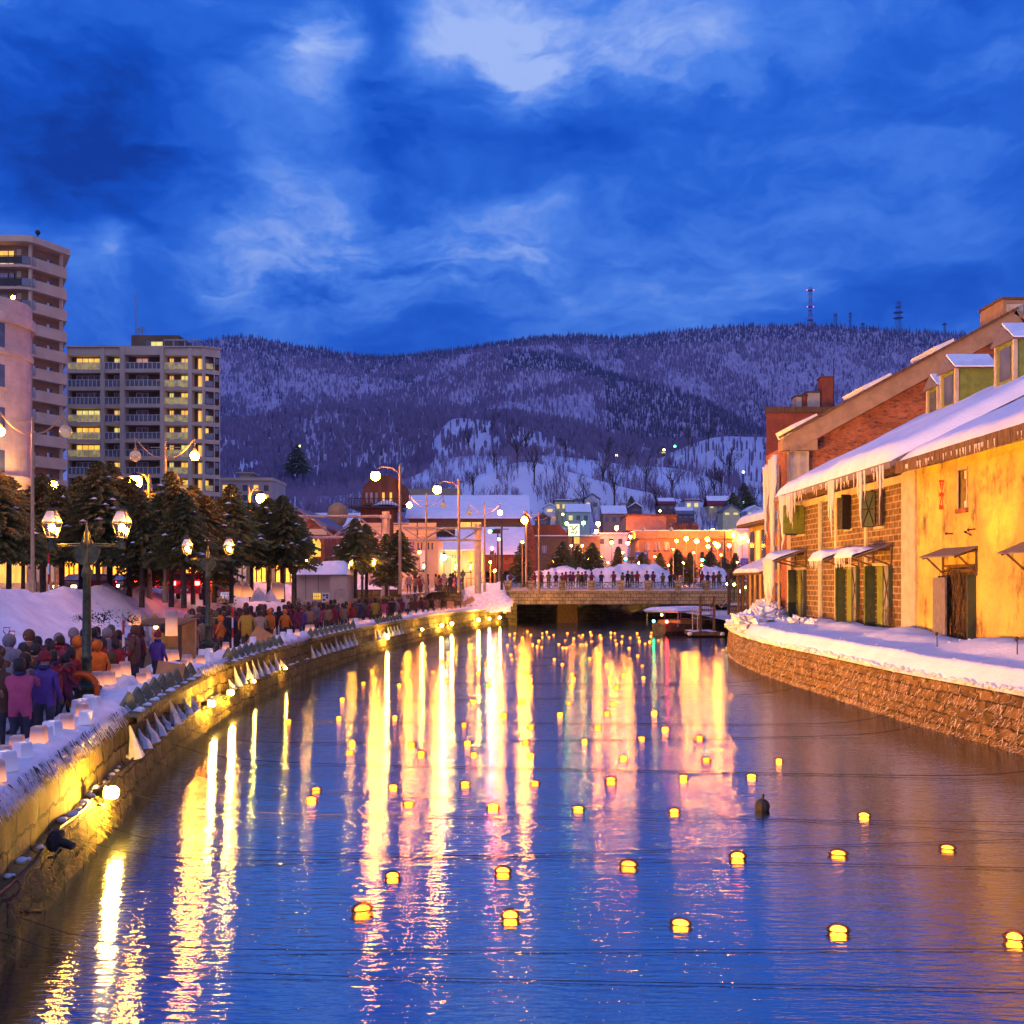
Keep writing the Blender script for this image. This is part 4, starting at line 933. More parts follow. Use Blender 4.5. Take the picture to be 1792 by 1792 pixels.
for a in [(982+5,915-18,32,20,285,'cream','dark','cream two storey house with a long dark roof',2,'flat',3),(1010,915-20,17,18,290,'white','blue','narrow white house right of the cream one',0,'gable',2),
 (1036,912-18,26,20,295,'white','blue','white house with grey gable seen end on',1,'front',2),(962,918-18,20,12,280,'white','snow','low white house left of the cream one',1,'front',1),
 (1012,936-18,40,22,262,'green','snow','pale green house under thick snow beside the lit sign',1,'gable',3),(950,934-12,26,14,266,'brown','blue','dark steep roofed house left below the cream one',0,'front',1),
 (1092,896,16,12,300,'white','snow','small white shed by the tall dark conifer',0,'front',1),(1112,898,22,10,296,'brown','snow','brown A frame cottage in deep snow',0,'front',1),
 (1168,895,28,12,290,'brown','red','maroon roofed cottage left of the flat roofed white house',0,'gable',2),(1212,893,26,17,300,'white','red','white house with a flat maroon roof and porch light',2,'flat',2),
 (1262,891,44,6,300,'cream','red','long low house with a maroon roof and yellow gable',1,'gable',4),(1200,911,30,11,268,'brown','blue','grey brown house above the orange lit block',0,'gable',3),
 (1280,904,30,9,272,'cream','blue','grey roofed house with lit garage near the brick building',2,'front',2),(1320,904,26,9,275,'white','snow','snow covered bungalow nearest the brick building',1,'front',2),
 (980,950,50,24,262,'white','snow','white apartment house behind the green sign',1,'flat',4),(1060,905-2,14,12,285,'pink','snow','small pink house right of the white gable',0,'front',1),
 (1075,921,40,22,262,'pink','snow','pink house behind the orange street lamps',0,'gable',3),
 (1195,808,12,9,840,'white','red','lonely white house high on the right snow field',0,'flat',2),(1160,796,18,8,840,'brown','dark','dark barn high on the hill beside a green light',1,'front',1),
 (1034,870-30,5,4,500,'white','snow','tiny cabin half hidden on the snow ridge',0,'front',1)]:
    house(*a)
def hill_lamp(px, py, D, mat, lb, r_=1.2):
    o = thing('hill_lamp', lb, 'lamp', (PX(px, D), D, PZ(py, D)), group='lamps on the hillside')
    g = MB(); g.sph((0,0,0), r_*D/800, 8, 6); g.build('bulb', mat, o, world=False)
    g = MB(); g.tube([(0,.1,-6*D/800),(0,.1,-r_*D/800)], .1*D/400, 4); g.build('pole', M['dark'], o, world=False)
M['hg'] = bulb('green_hill_lamp', (.05,1,.35), 14); M['hy'] = bulb('yellow_hill_lamp', (1,.95,.3), 12); M['hw'] = bulb('white_hill_lamp', (.9,1,.7), 10)
for a in [(1181,781,800,M['hg'],'green hillside lamp high on the right snow field'),(1162,787,800,M['hy'],'yellow lamp beside the dark barn'),(1079,797,800,M['hy'],'tiny yellow light in the woods'),(1301,826,600,M['hw'],'pale light in the woods near the brick building'),
  (1300,882,330,M['hw'],'pale lamp between the dark conifers'),(1302,878,320,M['hg'],'green lamp by the dark conifers'),(524,781,900,M['hy'],'lone yellow lamp on the left hillside'),(1035,879,330,M['hy'],'warm lamp by the white gabled house'),
  (985,900,262,M['hy'],'yellow porch lamp under the cream house'),(1155,894,270,M['hy'],'yellow lamp by the maroon cottage')]: hill_lamp(*a, r_=.9)

# ------------------------------------------------------------------ conifers and bare trees
def spruce(seed, H=7.5, Rm=2.3, trunk=1.9, name='conifer_tree', snow=True):
    rng = random.Random(seed); r = thing(name, 'x y', 'tree', (0,0,0))
    g = MB(); g.tube([(0,0,-.3),(.03,0,trunk),(0,.03,H*.6),(0,0,H*.97)], [.17,.14,.09,.02], 7); g.build('trunk', M['bark'], r, world=False)
    g = MB(); sg = MB(); lv = int(H*4.6)
    for i in range(lv):
        t_ = i/(lv-1); z = trunk + (H-trunk)*t_**.92; rr = Rm*(1-t_)**.72 * (.75+.25*rng.random()) + .08
        if i < 3: rr *= .75
        nb = int(6 + 6*(1-t_)); off = rng.random()*6
        for k in range(nb):
            a = off + 2*math.pi*k/nb + rng.uniform(-.25,.25); L_ = rr*rng.uniform(.6,1.12)
            if rng.random() < .06: continue
            dr_ = rng.uniform(.12,.42); ns = max(3, int(L_/.17))
            ca, sa = math.cos(a), math.sin(a)
            for j in range(ns):
                u = (j+.6)/ns; x = ca*L_*u; y = sa*L_*u; zz = z - dr_*L_*u*u*1.1 + .10*L_*u
                for side in (-1, 1):
                    ln = (.16+.34*(1-u)*L_*.45)*rng.uniform(.7,1.25); aa = a + side*rng.uniform(.5,1.05)
                    dx, dy = math.cos(aa)*ln, math.sin(aa)*ln; w_ = .055+.03*rng.random(); hz_ = rng.uniform(-.12,.03)
                    g.add([(x,y,zz+w_),(x+dx*.6-sa*w_,y+dy*.6+ca*w_,zz+w_*.4),(x+dx,y+dy,zz+hz_),(x+dx*.5,y+dy*.5,zz-w_*1.6)], [(0,1,2,3)], 1 if rng.random() < .4 else 0)
                g.add([(x,y,zz+.05),(x+ca*.22-sa*.05,y+sa*.22+ca*.05,zz),(x+ca*.28,y+sa*.28,zz-.05),(x+ca*.1,y+sa*.1,zz-.12-.1*rng.random())], [(0,1,2,3)], 0)
            if snow and rng.random() < .06 and L_ > .7:
                x, y = ca*L_*.75, sa*L_*.75; zz = z-dr_*L_*.6+.1*L_+.06
                sg.add([(x-.22,y-.1,zz),(x,y-.24,zz-.04),(x+.24,y+.05,zz-.02),(x+.05,y+.25,zz),(x,y,zz+.11)], [(0,1,4),(1,2,4),(2,3,4),(3,0,4),(3,2,1,0)])
    c = g.build('crown', [M['needle'], M['needle2']], r, world=False)
    if snow and sg.v: tag(sg.build('snow_clumps', M['snow'], c, world=False), kind='stuff')
    return tree_of(r)
SP = [spruce(1, 7.6, 3.0, 2.8), spruce(2, 7.0, 2.7, 2.6), spruce(3, 8.4, 3.3, 3.0), spruce(4, 6.2, 2.2, 1.0)]
TREES = [ # px, foot y (street), top y, Y, variant, label
 (15,835,48,0,'dark conifer at the left edge with a leaning bare trunk'),(75,830,55,1,'conifer behind the nearest double gas lamp with snow patches'),(40,858,62,2,'dim conifer behind the two left edge trees'),
 (142,835,52,1,'small conifer left of the tall twin peaked one'),(172,808,50,2,'tallest conifer with a pointed crown before the grey apartments'),(192,812,54,0,'conifer close behind the tallest one'),
 (226,836,53,1,'conifer under the sodium lamp left of the grey block'),(262,858,56,3,'low bushy conifer between two taller ones'),(300,826,50,2,'pointed conifer left of the lit curved street lamp'),
 (338,850,56,0,'conifer directly under the lit curved street lamp'),(375,880,62,3,'short conifer behind the second double gas lamp'),(405,848,58,2,'tall conifer at the right end of the left row'),
 (440,880,64,1,'conifer with the bright sodium lamp in its crown'),(470,872,62,0,'conifer right of the bright sodium lamp'),(495,868,60,2,'last conifer of the row before the brick gable'),
 (622,908,74,0,'left one of the conifer pair in front of the gantry'),(641,918,76,1,'right one of the conifer pair in front of the gantry'),(676,935,82,3,'small conifer beside the round gantry post'),(698,928,82,1,'conifer right of the round gantry post'),
 (862,952,128,3,'conifer by the red traffic light'),(885,958,126,0,'small conifer behind the black lamp pole'),(914,948,122,3,'conifer before the tall brick end wall'),
 (985,948,128,2,'broad conifer left of the yellow lamp post on the bridge road'),(1012,955,130,0,'conifer behind the twin lamp post'),(1036,950,130,2,'broad conifer right of the twin lamp post'),
 (1082,957,134,3,'orange lit conifer behind the large snow mound'),(1124,967,136,1,'small conifer in front of the blue sign board'),(1155,968,134,3,'dark round conifer left of the green signal'),
 (1186,962,138,0,'conifer behind the left streetlamp cluster'),(1207,967,138,3,'conifer left of the green signal lamp'),(1243,965,140,1,'conifer right of the green signal lamp'),(1287,968,142,3,'broad conifer behind the purple banner'),
 (1267,975,142,1,'small dark conifer left of the purple banner'),
 (108,850,51,0,'conifer filling the gap beside the tall pointed one'),(248,866,49,1,'leaning conifer just right of the nearest lamp pair'),(322,862,48,1,'slim conifer before the lit curved lamp post'),(360,868,52,2,'broad dark conifer left of the second gas lamp'),(388,872,70,0,'far conifer seen between two nearer crowns'),(285,872,68,3,'far low conifer under the curved lamp'),(-8,822,46,2,'conifer cut by the left frame edge'),(516,900,66,1,'short conifer nearest the kiosk')]
for i, (px, top, Y, v, lb) in enumerate(TREES):
    Hs = [7.6, 7.0, 8.4, 6.2][v]; zt = PZ(top, Y); z0 = 3.6
    sc = (zt-z0)/Hs; place(SP[v], (PX(px, Y), Y, z0), R.uniform(0, 6), (max(sc, .8) if v != 3 else sc*1.0, max(sc, .8), sc), lb, 'conifers along the road', 'conifer')
for D_, px, top, lb in ((300,1105,868,'tall dark conifer standing in the village'),(296,1283,862,'large dark conifer at the right of the village'),(300,1310,862,'dark conifer next to the large one near the brick building'),(420,1302,845,'conifer above the long maroon roofed house'),(310,1268,878,'small conifer left of the large dark one'),(780,520,778,'lone dark conifer clump on the left hillside')):
    z0 = hz(px, D_); sc = (PZ(top, D_)-z0)/8.4
    if sc > .3: place(SP[2], (PX(px, D_), D_, z0), 1.0, (sc*1.1, sc*1.1, sc), lb, 'conifers on the slope', 'conifer')
for t_ in SP: drop(t_)
def bare(seed):
    rng = random.Random(seed); r = thing('bare_tree', 'x y', 'tree'); g = MB(); gt = MB()
    gt.tube([(0,0,-.5),(.05,0,2.0),(0,.05,3.2)], [.14,.1,.07], 5)
    def br(p, d, L_, rd, dep):
        q = p + d*L_; g.add([tuple(p+Vector((rd,0,0))), tuple(p-Vector((rd,0,0))), tuple(q)], [(0,1,2)]); g.add([tuple(p+Vector((0,rd,0))), tuple(p-Vector((0,rd,0))), tuple(q)], [(0,1,2)])
        if dep == 0: return
        for _ in range(3):
            u = rng.uniform(.3,1); dd_ = (d + Vector((rng.uniform(-.7,.7), rng.uniform(-.7,.7), rng.uniform(-.1,.5)))).normalized(); br(p+d*L_*u, dd_, L_*rng.uniform(.5,.75), rd*.65, dep-1)
    for _ in range(9): br(Vector((0,0,rng.uniform(1.4,3.2))), Vector((rng.uniform(-.8,.8), rng.uniform(-.8,.8), 1)).normalized(), rng.uniform(1.4,2.4), .06, 3)
    gt.build('trunk', M['bark'], r, world=False); g.build('crown', M['twig'], r, world=False); return tree_of(r)
BT = [bare(5), bare(6), bare(7)]
LBS = ['bare tree on the low snow field left of the village houses','round leafless tree on the bright snow slope','leafless tree behind the village roofs','wide bare tree above the orange lit block','bare tree on the crest of the low snow ridge']
k = 0; BTL = []; BTC = []
for px, py, D_, s_ in [(828,0,300,1.6),(870,0,305,1.5),(905,0,308,2.0),(935,0,300,2.1),(1022,0,290,2.3),(1055,0,320,2.0),(1075,0,300,2.4),(1130,0,310,2.0),(1148,0,300,1.8),(1176,0,320,2.3),(1235,0,330,2.2),(1250,0,310,1.9),(1262,0,460,3.0),(1276,0,500,3.6),(1320,0,330,2.0),
   (540,0,275,1.4),(556,0,278,1.7),(580,0,280,1.9),(598,0,276,1.5),(622,0,282,1.7),(520,0,290,2),(990,0,480,2.4),(1060,0,500,2.6),(1100,0,505,2.2),(920,0,500,3.0),(1205,0,820,4),(1240,0,780,4.5),(820,0,700,4),(860,0,760,4.2),(450,0,330,2.0),(480,0,320,1.7)]:
    kk = k+1
    lb = ('leafless tree in the brown grove behind the snow mound at left' if px < 700 else 'leafless tree in the high snow field' if D_ > 450 else LBS[(0 if px < 950 else 2 if px < 1100 else 3)])
    BTC.append(place(BT[k % 3], (PX(px, D_), D_, hz(px, D_)), R.uniform(0, 6), s_, None, None, 'bare tree')); BTL.append((px, lb, BTC[-1])); k += 1
byl = {}
for px, lb, o in sorted(BTL, key=lambda q: q[0]): byl.setdefault(lb, []).append(o)
for lb, os_ in byl.items():
    for i, o in enumerate(os_): o['label'] = lb + ', %s from the left' % ords[i]; o['group'] = 'bare trees on the slope'
for t_ in BT: drop(t_)
# ------------------------------------------------------------------ grey balcony apartment block
M['aptgrey'] = pm('warm_grey_render', (.50,.43,.33), (.42,.36,.27), .35, .85, .05)
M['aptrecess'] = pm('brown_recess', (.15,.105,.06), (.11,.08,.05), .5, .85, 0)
M['aptpale'] = pm('pale_tile', (.46,.40,.32), (.38,.33,.26), .4, .8, .05)
M['railglass'] = pm('balcony_glass', (.16,.19,.22), (.10,.12,.15), .6, .2, 0, spec=.8)
M['railglow'] = em('balcony_glass_backlit', (.55,.42,.10), .55, (.25,.2,.08), 1.2)
ap = thing('apartment_block', 'grey nine storey apartment block with deep balconies and many yellow windows', 'apartment block', (-60, 172, 3.6))
AY = 170.0
def ax(p): return PX(p, AY)
def az(y): return PZ(y, AY)
bays = [(119,176),(183,212),(220,282),(288,329),(336,354)]
floors = [622+30.6*i for i in range(9)]
g = MB(); xs = [118, 119] + [q for b_ in bays for q in b_] + [357]; xs = sorted(set(xs))
def isbay(a, b_): return any(abs(a-p) < .1 and abs(b_-q) < .1 for p, q in bays)
for i in range(len(xs)-1):
    a, b_ = xs[i], xs[i+1]; fy = AY - (.0 if b_ <= 218 or a >= 285 else .5)
    if isbay(a, b_):
        ye = [608] + [v for f_ in floors for v in (f_, f_+24)] + [1015]
        for k in range(0, len(ye), 2): g.box(ax(a), ax(b_), fy, AY+1.6, az(ye[k+1]) if k+1 < len(ye) else 3, az(ye[k]))
    else: g.box(ax(a), ax(b_), fy-.12, AY+1.6, 3, az(608) if True else 0)
g.prism([(ax(118),AY+1.6,3),(ax(357),AY+1.6,3),(-51.6,AY+3,3),(-55,AY+14,3),(ax(118),AY+14,3)], (0,0,az(609)-3)); g.build('wall', M['aptgrey'], ap)
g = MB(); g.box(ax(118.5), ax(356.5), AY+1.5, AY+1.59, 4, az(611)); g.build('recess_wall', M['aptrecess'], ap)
# chamfered corner wall
A = Vector((ax(357), AY, 0)); B_ = Vector((-48.9, 171.6, 0)); dv = (B_-A)
g = MB(); zb = [3] 
for k, f_ in enumerate(floors+[None]): pass
def cq(u0, u1, z0, z1, off=0):
    nn = Vector((dv.y, -dv.x, 0)).normalized()*off
    p = [A+dv*u0+nn, A+dv*u1+nn]; g.add([(p[0].x,p[0].y,z0),(p[1].x,p[1].y,z0),(p[1].x,p[1].y,z1),(p[0].x,p[0].y,z1)], [(0,1,2,3)])
for (u0, u1) in ((0,.06),(.60,.66),(.93,1.0)): cq(u0, u1, 3, az(608))
for (u0, u1) in ((.06,.6),(.66,.93)):
    ye = [608]+[v for f_ in floors for v in (f_+1, f_+24)]+[1015]
    for k in range(0, len(ye)-1, 2): cq(u0, u1, az(ye[k+1]), az(ye[k]))
g.add([(-48.9,171.6,3),(-54.5,184,3),(-54.5,184,az(608)),(-48.9,171.6,az(608))], [(0,1,2,3)])
g.build('side_wall', M['aptpale'], ap)
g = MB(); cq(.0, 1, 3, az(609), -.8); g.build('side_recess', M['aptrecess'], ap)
lit = {0:'LLPLLL',1:'D D.LLL',2:'.','3':''}
litmap = ['LLPLLY', 'DDDLLY', 'DDDLDY', 'LLDLDY', 'LWDLWY', 'LDDLLY', 'DLDLLY', 'DDDLLY', 'DLDDLY']
for fi, f_ in enumerate(floors):
    for bi, (a, b_) in enumerate(bays):
        code = litmap[fi][min(bi, 4)]
        w_ = b_-a
        wl = [(a+w_*.16, b_-w_*.12)] if bi == 0 else [(a+w_*.4, b_-2)] if bi == 1 else [(a+w_*.22, a+w_*.55), (a+w_*.78, a+w_*.88)] if bi == 2 else [(a+w_*.1, a+w_*.28), (a+w_*.6, b_-w_*.08)] if bi == 3 else [(a+w_*.35, b_-1)]
        for k, (p, q_) in enumerate(wl):
            c = code
            if bi == 2: c = ('L' if fi in (0, 1) and k == 1 else ('P' if fi == 0 else 'D'))
            mt = {'L':['winlit','winlit','winorange','winlit2'][(fi*5+bi*3+k) % 4],'D':'curtain','P':'winpink','W':'winlit2','Y':'winlit'}[c]
            if bi == 4: mt = 'winlit' if fi != 2 else 'winlit2'
            top = f_+2 if not (bi == 2 and k == 1) else f_+9; bot = f_+22 if not (bi == 2 and k == 1) else f_+15
            g = MB(); g.box(ax(p), ax(q_), AY+1.40, AY+1.46, az(bot), az(top)); wn_ = g.build('window', M[mt], ap)
            g = MB(); nm_ = 3 if bi == 0 else 1
            for j in range(nm_+2):
                xx = ax(p)+(ax(q_)-ax(p))*j/(nm_+1); g.box(xx-.05, xx+.05, AY+1.33, AY+1.39, az(bot), az(top))
            g.box(ax(p), ax(q_), AY+1.33, AY+1.38, az(top)-.07, az(top)+.03); g.build('frame', M['white'], wn_)
        if bi < 4:
            g = MB(); g.box(ax(a+.4), ax(b_-.4), AY-.02, AY+.02, az(f_+23.6), az(f_+13)); bl = g.build('balcony', M['railglow'] if code == 'L' and bi in (0, 3) else M['railglass'], ap)
            g = MB(); npst = int(w_/7)
            for j in range(npst+1):
                xx = ax(a)+(ax(b_)-ax(a))*j/npst; g.box(xx-.035, xx+.035, AY-.10, AY-.03, az(f_+24), az(f_+12.5))
            g.box(ax(a), ax(b_), AY-.10, AY-.03, az(f_+12.7), az(f_+12.0)); g.build('railing', M['white'], bl)
    g = MB(); cq(.1, .56, az(f_+23), az(f_+13), .03); g.build('balcony', M['railglow'] if fi in (0, 3, 7) else M['railglass'], ap)
    g = MB(); cq(.12, .36, az(f_+14), az(f_+4), -.7); g.build('window', M['winlit'] if fi in (1, 4, 7) else M['windark'], ap)
    g = MB(); cq(.68, .90, az(f_+13), az(f_+3), -.03); g.build('window', M['windark'], ap)
g = MB(); g.prism([(ax(116),AY-.3,az(608)+.002),(ax(358),AY-.3,az(608)+.002),(-48.7,171.5,az(608)+.002),(-54.6,184,az(608)+.002),(ax(116),184,az(608)+.002)], (0,0,az(606)-az(608))); g.build('parapet', M['aptpale'], ap)
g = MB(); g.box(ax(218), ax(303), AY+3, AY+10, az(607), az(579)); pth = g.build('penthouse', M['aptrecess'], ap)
g = MB(); g.box(ax(252), ax(283), AY+1.0, AY+1.1, az(608), az(594)); g.build('roof_glass', M['railglass'], ap)
g = MB(); g.box(ax(261), ax(281), AY+.9, AY+.96, az(606), az(596)); g.build('window', M['winlit2'], pth)
g = MB()
for p in (283, 300, 320, 334, 349): g.box(ax(p)-.1, ax(p)+.1, AY+1, AY+1.2, az(607), az(592+(p-283)*.09))
g.box(ax(283), ax(349), AY+1, AY+1.2, az(593.5), az(591)); g.build('roof_frame', M['greymetal'], ap)
g = MB(); g.tube([(ax(222),AY+4,az(580)),(ax(222),AY+4,az(500))], .11, 5); g.build('mast', M['greymetal'], ap)
g = MB()
for p, y0, y1 in ((227,581,563),(234,581,560)):
    g.tube([(ax(p),AY+4,az(y0)),(ax(p),AY+4,az(y1))], .08, 4)
    for j in range(3): g.tube([(ax(p-5),AY+4,az(y1+3+j*3)),(ax(p+6),AY+4,az(y1+3+j*3))], .05, 4)
g.build('antenna', M['greymetal'], ap)
roofsn = MB(); roofsn.grid([[(ax(118)+i*.9, AY+1+j*3, az(607)+.35+.25*sn(i*.3, j, 1, 3)) for i in range(25)] for j in range(4)]); roofsn.build('roof_snow', M['snow'], ap)

# ------------------------------------------------------------------ tall tan tower at the left edge
tw = thing('apartment_tower', 'tall tan apartment tower with stacked wraparound balconies at the left edge', 'apartment tower', (-68, 142, 3.6))
TY = 137.0
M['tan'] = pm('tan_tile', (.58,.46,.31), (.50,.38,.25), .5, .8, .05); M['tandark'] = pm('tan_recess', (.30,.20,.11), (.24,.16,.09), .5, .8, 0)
ring = [(-82,137.0),(-65.6,137.0),(-64.6,137.5),(-62.0,142.6),(-69.5,156),(-82,156)]
inner = [(-82,138.4),(-66.2,138.4),(-65.6,138.8),(-63.0,143.6),(-70.2,155.5),(-82,155.5)]
def ringprism(r, z0, z1, mat, name, par):
    g = MB(); g.prism([(a, b_, z0) for a, b_ in r], (0,0,z1-z0)); return g.build(name, mat, par)
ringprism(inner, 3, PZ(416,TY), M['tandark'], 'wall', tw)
ringprism([(a*1.0+(.5 if i in (1,2,3,4) else 0), b_-(.5 if i < 3 else 0)) for i, (a, b_) in enumerate(ring)], PZ(424,TY), PZ(413,TY), M['tan'], 'roof_slab', tw)
for k in range(12):
    zf = PZ(462+38.7*k, TY)
    g = MB(); g.prism([(a, b_, zf-.35) for a, b_ in ring], (0,0,.35)); sl_ = g.build('balcony_slab', M['tan'], tw)
    g = MB(); g.prism([(-64.2,138.3,zf+.002),(-62.0,142.6,zf+.002),(-62.15,142.65,zf+.002),(-64.4,138.35,zf+.002)], (0,0,1.15)); g.build('parapet', M['tan'], sl_)
    g = MB()
    for j in range(17):
        xx = -82+j*1.02; g.box(xx, xx+.05, 137.05, 137.12, zf, zf+1.15)
    g.box(-82, -65.6, 137.04, 137.13, zf+1.1, zf+1.18); g.box(-82, -65.6, 137.08, 137.10, zf+.15, zf+1.05); g.build('railing', M['dark'], sl_)
    g = MB(); g.prism([(-65.6,137.05,zf+.1),(-64.65,137.5,zf+.1),(-64.7,137.56,zf+.1),(-65.6,137.12,zf+.1)], (0,0,1.05)); g.build('glass_panel', M['railglass'], sl_)
    g = MB(); g.box(-71.6, -67.2, 138.28, 138.36, zf+.05, zf+2.15); wn_ = g.build('window', M['winlit'] if k in (0, 3, 6) else M['curtain'], tw)
    g = MB()
    for xx in (-71.6,-70.4,-69.2,-68.0,-67.2): g.box(xx-.04, xx+.04, 138.2, 138.27, zf+.05, zf+2.15)
    g.build('frame', M['dark'], wn_)
    g = MB(); g.prism([(-66.9,138.3,zf),(-66.3,138.3,zf),(-66.3,138.38,zf),(-66.9,138.38,zf)], (0,0,2.4)); g.build('fin_wall', M['tan'], tw)
    for u0, u1, h0, h1 in ((.12,.28,.2,1.7),(.52,.68,.05,1.9)):
        p0 = Vector((-65.6,138.8,0)).lerp(Vector((-63.0,143.6,0)), u0); p1 = Vector((-65.6,138.8,0)).lerp(Vector((-63.0,143.6,0)), u1); o_ = Vector((.06,-.03,0))
        g = MB(); g.prism([(p0.x,p0.y,zf+h0),(p1.x,p1.y,zf+h0),tuple(p1.xy+o_.xy)+(zf+h0,),tuple(p0.xy+o_.xy)+(zf+h0,)], (0,0,h1-h0)); wn_ = g.build('window', M['windark'], tw)
        p1b = p0.lerp(p1, .45); o2 = o_*1.5
        g = MB(); g.prism([tuple(p0.xy+o_.xy*1.05)+(zf+h0,),tuple(p1b.xy+o_.xy*1.05)+(zf+h0,),tuple(p1b.xy+o2.xy)+(zf+h0,),tuple(p0.xy+o2.xy)+(zf+h0,)], (0,0,h1-h0)); g.build('frame', M['white'], wn_)
for p in ((-64.9,137.9),(-62.7,142.3)):
    g = MB(); g.box(p[0]-.18, p[0]+.18, p[1]-.1, p[1]+.3, 3.6, PZ(420,TY)); g.build('column', M['tan'], tw)
g = MB(); X = PX(66, 138); g.tube([(X,138,PZ(414,138)),(X,138,PZ(405,138))], .12, 6); g.sph((X,138,PZ(407,138)), .35, 8, 6); g.build('roof_light', M['dark'], tw)

# ------------------------------------------------------------------ pale rounded stone building, near left
hb = thing('rounded_stone_building', 'pale uplit stone building with rounded corner and cornices at the left edge', 'building', (-46, 92, 3.6))
M['palestone'] = brickm('pale_stone', (.62,.50,.40), (.56,.45,.36), (.46,.36,.28), 1.6, .7, .012, .6, .82, .1)
cx_, cy__ = -48.0, 92.0; rr = 4.4
def arcpts(r_, n_=14): return [(cx_ + r_*math.cos(rad(a)), cy__ + r_*math.sin(rad(a))) for a in np.linspace(-90, 0, n_)]
def shell(r_, z0, z1, mat, name, par=hb, thick=None):
    poly = [(-70, cy__-r_)] + arcpts(r_) + [(cx_+r_-.3, 93.5), (-55, 112), (-70, 112)]
    g = MB(); g.prism([(a, b_, z0) for a, b_ in poly], (0,0,z1-z0)); return g.build(name, mat, par)
hY = 88.0
shell(rr, 3, PZ(545,hY), M['palestone'], 'wall')
shell(rr+.45, PZ(556,hY), PZ(538,hY), M['palestone'], 'cornice'); shell(rr+.25, PZ(612,hY), PZ(603,hY), M['palestone'], 'cornice'); shell(rr+.1, PZ(538,hY)+.002, PZ(512,hY), M['palestone'], 'parapet')
shell(rr+.5, PZ(840,hY), PZ(829,hY), M['palestone'], 'cornice')
for a_, rows_ in ((-72, [(552+6,602),(632,672),(708,744),(784,824)]), (-38, [(552+6,602),(632,672),(708,744),(784,824)]), (-100,[(558,602),(632,672),(708,744),(784,824)])):
    for y0, y1 in rows_:
        if a_ < -90: c = (-50.2, cy__-rr)
        else: c = (cx_+rr*math.cos(rad(a_)), cy__+rr*math.sin(rad(a_)))
        ang = rad(a_+90) if a_ > -90 else 0
        g = MB(); T = Matrix.Translation((c[0], c[1], 0)) @ Matrix.Rotation(ang, 4, 'Z'); g.box(-.30, .30, -.03, .3, PZ(y1,hY), PZ(y0,hY), 0, T); wn_ = g.build('window', M['windark'], hb)
        g = MB(); g.box(-.4, .4, -.18, .0, PZ(y1,hY)-.15, PZ(y1,hY)-.003, 0, T); g.build('sill', M['palestone'], wn_)
for i in range(3):
    a_ = rad([-80,-50,-20][i]); g = MB(); g.sph((cx_+(rr-.3)*math.cos(a_), cy__+(rr-.3)*math.sin(a_), PZ(512,hY)+.3), .16, 8, 6); g.build('roof_lamp', M['sodfar'], hb)
for px, y_ in ((27,879),(3,878)):
    g = MB(); g.sph((PX(px,86.8), 86.8, PZ(y_,86.8)), .3, 10, 8); g.build('wall_lamp', M['winlampA'] if 'winlampA' in M else M.setdefault('winlampA', bulb('wall_lamp', (1,.5,.1), 450)), hb)
for px, w_, y0, y1 in ((33,1.2,930,1020),(5,1.0,925,1020)):
    g = MB(); g.box(PX(px,87.4)-w_/2, PX(px,87.4)+w_/2, 87.3, 87.5, PZ(y1,87.4), PZ(y0,87.4)); g.build('shop_window', M['winlit'], hb)

# small cream building behind the conifers
cb_ = thing('cream_building', 'small cream building with rooftop tank beyond the grey apartments', 'building', (-50, 205, 3.6)); CY = 200.0
g = MB(); g.box(PX(384,CY), PX(476,CY), CY, CY+12, 3, PZ(841,CY)); g.build('wall', M['aptpale'], cb_)
g = MB(); g.box(PX(382,CY), PX(478,CY), CY-.3, CY+12.2, PZ(841,CY), PZ(836,CY)); g.build('parapet', M['tan'], cb_)
g = MB(); g.box(PX(412,CY), PX(430,CY), CY+3, CY+7, PZ(838,CY), PZ(826,CY)); g.box(PX(406,CY), PX(438,CY), CY+2.5, CY+7.5, PZ(826,CY), PZ(824,CY)); g.build('roof_tank', M['aptpale'], cb_)
for i, (a, b_) in enumerate(((390,401),(404,411),(425,433),(444,452),(462,470))):
    for yy in (849, 866):
        g = MB(); g.box(PX(a,CY), PX(b_,CY), CY-.06, CY+.02, PZ(yy+10,CY), PZ(yy,CY)); g.build('window', M['winlit'] if (i+yy) % 3 == 0 else M['windark'], cb_)

# ------------------------------------------------------------------ lit frontages across the road
lf = thing('shop_row', 'long low shop row glowing yellow behind the roadside conifers', 'shops', (-35, 104, 3.6)); LY = 100.0
g = MB(); g.box(PX(-150,LY), PX(520,LY), LY, LY+8, 3.5, PZ(938,LY)); g.build('wall', M['concrete'], lf)
M['shopglow'] = em('shop_light', (1,.40,.015), 3.2, (.8,.24,.01), .7, (1,1,3))
for i in range(16):
    a = -150 + i*42
    g = MB(); g.box(PX(a+3,LY), PX(a+37,LY), LY-.1, LY-.04, PZ(1018,LY), PZ(950,LY)); wn_ = g.build('shop_window', M['shopglow'] if i % 4 != 1 else M['winpink'], lf)
    g = MB()
    for j in range(5): xx = PX(a+3,LY)+j*(PX(a+37,LY)-PX(a+3,LY))/4; g.box(xx-.06, xx+.06, LY-.18, LY-.11, PZ(1018,LY), PZ(950,LY))
    g.build('frame', M['wood'], wn_)
roofsnow(PX(-150,LY), 0, 0, 0, 1, .1, .1, 1, 2)
g = MB(); g.grid([[(PX(-150,LY)+i*1.5, LY-.4+j*2, PZ(938,LY)+(.35+.15*sn(i*.4,j,1,4))*min(1,j*2+.2)) for i in range(26)] for j in range(5)]); g.build('roof_snow', M['snow'], lf, smooth=True)
g = MB(); g.box(PX(-150,LY), PX(520,LY), LY-.9, LY-.0, PZ(948,LY), PZ(943,LY)); g.build('awning', M['plywood'], lf)

